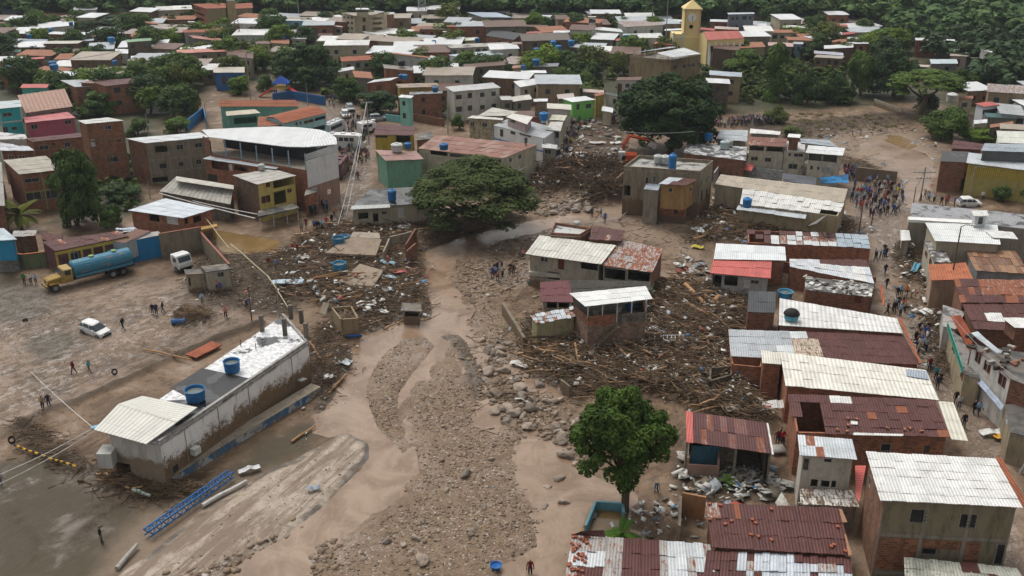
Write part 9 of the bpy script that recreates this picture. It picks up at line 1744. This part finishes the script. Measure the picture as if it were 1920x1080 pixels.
for c,x,y,sh,po,lab,a in(('S2',157,180,'green','stand','person in a dark green shirt standing left of the tanker truck',0),('S2',197,177,'white','stand','person in a white shirt, middle of the three beside the tanker truck',1),('S2',231,183,'light blue','carry','person in a pale checked shirt, right of the three beside the tanker truck',.3),
('S2',780,466,'black','walk','person in black walking up behind the white hatchback',1.2),('S2',968,372,'black','stand','person in black, left of the trio on the square',0),('S2',992,376,'navy','walk','person in dark clothes, middle of the trio on the square',.4),('S2',1032,358,'black','walk','person in black with blue jeans, right of the trio on the square',1.5),('S2',1283,306,'light blue','carry','person in light blue with white boots near the small twig heap',0),('S2',1430,394,'pink','carry','person in a pale pink top standing in the debris mud',.5),('S2',467,746,'maroon','walk','person in a maroon shirt and blue jeans crossing the square',2.8),('S2',566,736,'teal','walk','person in a turquoise shirt striding right across the square',1.3),
('S2',275,972,'beige','carry','person carrying a child at the left side of the square',0),('S2',312,956,'navy','stand','person in dark blue beside the one carrying a child',.3),('S2',1562,322,'blue','bend','person in blue bending down with a bucket in the debris',1),('S2',1376,222,'pink','stand','person in pink by the cream shed',0),('S2',1398,232,'blue','stand','person in blue by the cream shed',.6),('S6',572,776,'black','point','person in black raising a phone on the mud at the lower left',2.0),('S6',4,448,'grey','stand','person cut by the left edge holding the white cable',0),
('R6',604,872,'red','walk','person in red, left of the pair near the yellow-brown puddle',0),('R6',627,874,'maroon','walk','person in dark red, right of the pair near the yellow-brown puddle',.3),('R6',455,945,'red','bend','person in red digging in the debris mud',.4),('R6',495,965,'blue','bend','person in blue with a yellow bucket in the debris mud',2),('R6',654,746,'grey','stand','lone person in grey below the corner shop',0),('R6',681,726,'maroon','stand','person in maroon right of the lone grey one below the corner shop',0),('R6',730,736,'blue','stand','person in blue at the left of the group on the mud road',0),('R6',746,738,'black','stand','person in black in the group on the mud road',1),('R6',760,736,'navy','carry','person in navy in the group on the mud road',2),('R6',776,734,'light blue','stand','person in light blue at the right of the group on the mud road',3),('R6',803,716,'red','stand','person in bright red right of the group on the mud road',0),('R6',834,698,'black','stand','person in black before the cream house with the wet black roof',1),('R6',848,652,'orange','bend','rescuer in orange bending on the mud road',1),('R6',896,655,'black','stand','person in black beside the rescuer in orange',0),('R6',884,690,'grey','walk','person in grey climbing the debris edge',1),
('R6',974,426,'light blue','walk','person in light blue walking on the wet road below the crowd',.2),('R6',990,432,'red','walk','person in red walking on the wet road below the crowd',.2),('R7',1110,661,'navy','stand','person in dark clothes crossing the mud, left of the three',0),('R7',1164,655,'white','carry','person in white with a load on the head side, middle of the three',0),('R7',1188,692,'blue','stand','person in blue, nearest of the three crossing the mud',0),
('R7',533,1000,'black','stand','person in black at the back left of the river bank group',0),('R7',548,985,'navy','stand','person in navy at the back of the river bank group',1),('R7',576,985,'black','stand','person in black at the back right of the river bank group',2),('R7',518,1022,'blue','stand','person in blue at the front left of the river bank group',0),('R7',537,1012,'light blue','carry','person in light blue in the river bank group',0),('R7',578,1015,'white','stand','person in white at the right of the river bank group',1),('R7',550,1038,'pink','bend','person in pink crouching in front of the river bank group',0),('R7',623,1000,'black','carry','person with a white striped top at the puddle, left of two',0),('R7',643,1002,'black','stand','person in black at the puddle, right of two',0),('R7',681,906,'grey','stand','person in grey at the corner of the river house',0),('R7',702,908,'pink','stand','person in pale pink at the corner of the river house',0),('S4',428,508,'grey','stand','person in grey and blue jeans behind the retaining wall',0),
('S8',612,262,'maroon','stand','person in maroon on the path beside the striped tin shed',0),('S8',640,266,'red','carry','person in red and white on the path beside the striped tin shed',.5),('S8',627,242,'grey','stand','person in grey behind the two on the path beside the striped tin shed',1),('S8',714,278,'black','carry','person in black by the small white tin roof',0),('S8',697,282,'black','bend','second person in black by the small white tin roof',1),('S7',1890,488,'light blue','bend','person in light blue bending over a tub near the lone green tree',0),('S7',1182,958,'maroon','stand','person in dark red at the bottom edge beside the right stream',0),('S5',1028,342,'black','walk','person in black alone on the street beside the mottled flat roof',0),('S5',1085,392,'black','stand','person in black, leftmost of the small street group',0),('S5',1105,386,'light blue','stand','person in light blue in the small street group',0),('S5',1132,386,'orange','stand','person in orange-brown in the small street group',0),('S5',1160,392,'white','bend','person in white bending over in the small street group',1),('S5',1290,826,'teal','stand','person in teal in the shaded lower street',0),('S5',1315,838,'grey','carry','person in grey carrying a bundle behind the one in teal',0),('S5',1298,880,'navy','stand','person in navy nearest the cream roof in the lower street',0),('S5',1412,986,'white','stand','person in white in the lower street',0),('S5',1395,958,'black','stand','person in black behind the one in white in the lower street',0),('S5',1516,1020,'light blue','walk','person in light blue by the shopfronts in the lower street',0),('S5',1492,1012,'black','walk','person in black by the shopfronts in the lower street',0),('S5',1255,782,'maroon','stand','person in maroon at the corner of the long maroon roof',0),('S8',1598,175,'black','stand','person in black standing alone beside the white awning strip',0),
('S1',505,1000,'black','walk','person in black walking past the street rubble',0),('S1',1085,560,'white','stand','person in white behind the crushed white car',0),('R5',1290,1070,'pink','stand','person in pink in front of the cream shed window',0)):
 person(G(c,x,y),sh,po,lab,None,a)
p_=WC('R7',718,228,6.0);person(Vector((p_.x,p_.y,5.75)),'navy','stand','person standing on the edge of the long tile roof',None,0)
def crowd(c,P,n,where,seed,far=False,cols=('black','white','blue','red','grey','light blue','maroon','navy','yellow','beige','pink','green'),dmin=.5):
 g=np.random.default_rng(seed);pts=[];src=scatter_poly(wpoly(P,c),n*6,g)
 for x,y in src:
  if len(pts)>=n:break
  if all((x-a)**2+(y-b)**2>dmin**2 for a,b in pts):pts.append((x,y))
 if far:
  Vs,Fs,Cs,off=[],[],[],0
  for x,y in pts:
   me=PM[rp.choice(['stand','walk','carry'])];V=np.array([v.co[:]for v in me.vertices]);a=rp.random()*6.28;s=SH[rp.choices(cols,[6,4.5,2.5,1.6,3,2,1.5,4,.6,1.6,.8,.8])[0]];cl=[s,(.03,.04,.07),(.22,.12,.075),(.012,.01,.009),(.05,.04,.035)];C_=np.zeros((len(V),4));q4=[]
   for p in me.polygons:
    v=list(p.vertices);q4 .append(v if len(v)==4 else v+[v[-1]])
    for i in v:C_[i]=(*cl[p.material_index],1)
   q4=[f for f in q4 if len(set(f))==4];Vs.append(np.stack([V[:,0]*math.cos(a)-V[:,1]*math.sin(a)+x,V[:,0]*math.sin(a)+V[:,1]*math.cos(a)+y,V[:,2]+gz(x,y)],-1));Fs.append(np.array(q4)+off);Cs.append(C_);off+=len(V)
  tag(np_obj('crowd',np.concatenate(Vs),np.concatenate(Fs),mlit,col={'c':np.concatenate(Cs)}),'distant people standing '+where,None,None,'stuff');return
 for x,y in pts:
  sh=rp.choices(cols,[6,4.5,2.5,1.6,3,2,1.5,4,.6,1.6,.8,.8][:len(cols)])[0];person(Vector((x,y,gz(x,y))),sh,rp.choice(['stand','stand','walk','walk','carry','point']),'person in %s %s'%(sh,where),'people in %s %s'%(sh,where))
crowd('S1',[(310,490),(470,440),(600,490),(620,570),(560,660),(440,680),(300,590)],88,'in the crowd on the wet street',1);crowd('S1',[(255,385),(330,395),(325,435),(285,440)],18,'beside the blue tarp',2);crowd('S1',[(430,875),(525,870),(520,925),(430,925)],6,'on the street beside the rubble heap',3);crowd('S5',[(1030,445),(1125,440),(1125,490),(1030,490)],10,'at the end of the long white roof',4);crowd('S5',[(1175,580),(1255,590),(1240,700),(1190,700)],17,'in the narrow part of the street',5);crowd('S1',[(710,530),(930,580),(925,600),(710,570)],11,'along the edge of the long flat grey roof',6)
crowd('R6',[(880,270),(1050,225),(1060,340),(960,375),(885,320)],34,'around the white emergency van',7);crowd('R6',[(905,70),(1060,95),(1065,215),(1000,240),(940,190)],46,'in the crowd up the road',8,True);crowd('R6',[(690,620),(810,600),(815,630),(700,655)],10,'outside the corner shop',9)
crowd('R7',[(950,350),(1090,350),(1290,345),(1285,372),(950,385)],38,'watching the excavator',10,True);crowd('R7',[(985,45),(1060,45),(1060,100),(1000,230),(960,310),(935,310)],42,'in the upper ruined street',11,True);crowd('R3',[(450,850),(630,820),(640,850),(480,900)],22,'before the bright green house',12,True);crowd('R8',[(560,92),(900,98),(905,128),(570,125)],70,'in the far crowd on the bank',13,True);crowd('R3',[(700,905),(790,900),(790,935),(700,935)],9,'at the foot of the huge dark tree',14,True);crowd('R2',[(520,700),(630,700),(620,850),(540,850)],8,'walking up the road',15,True)
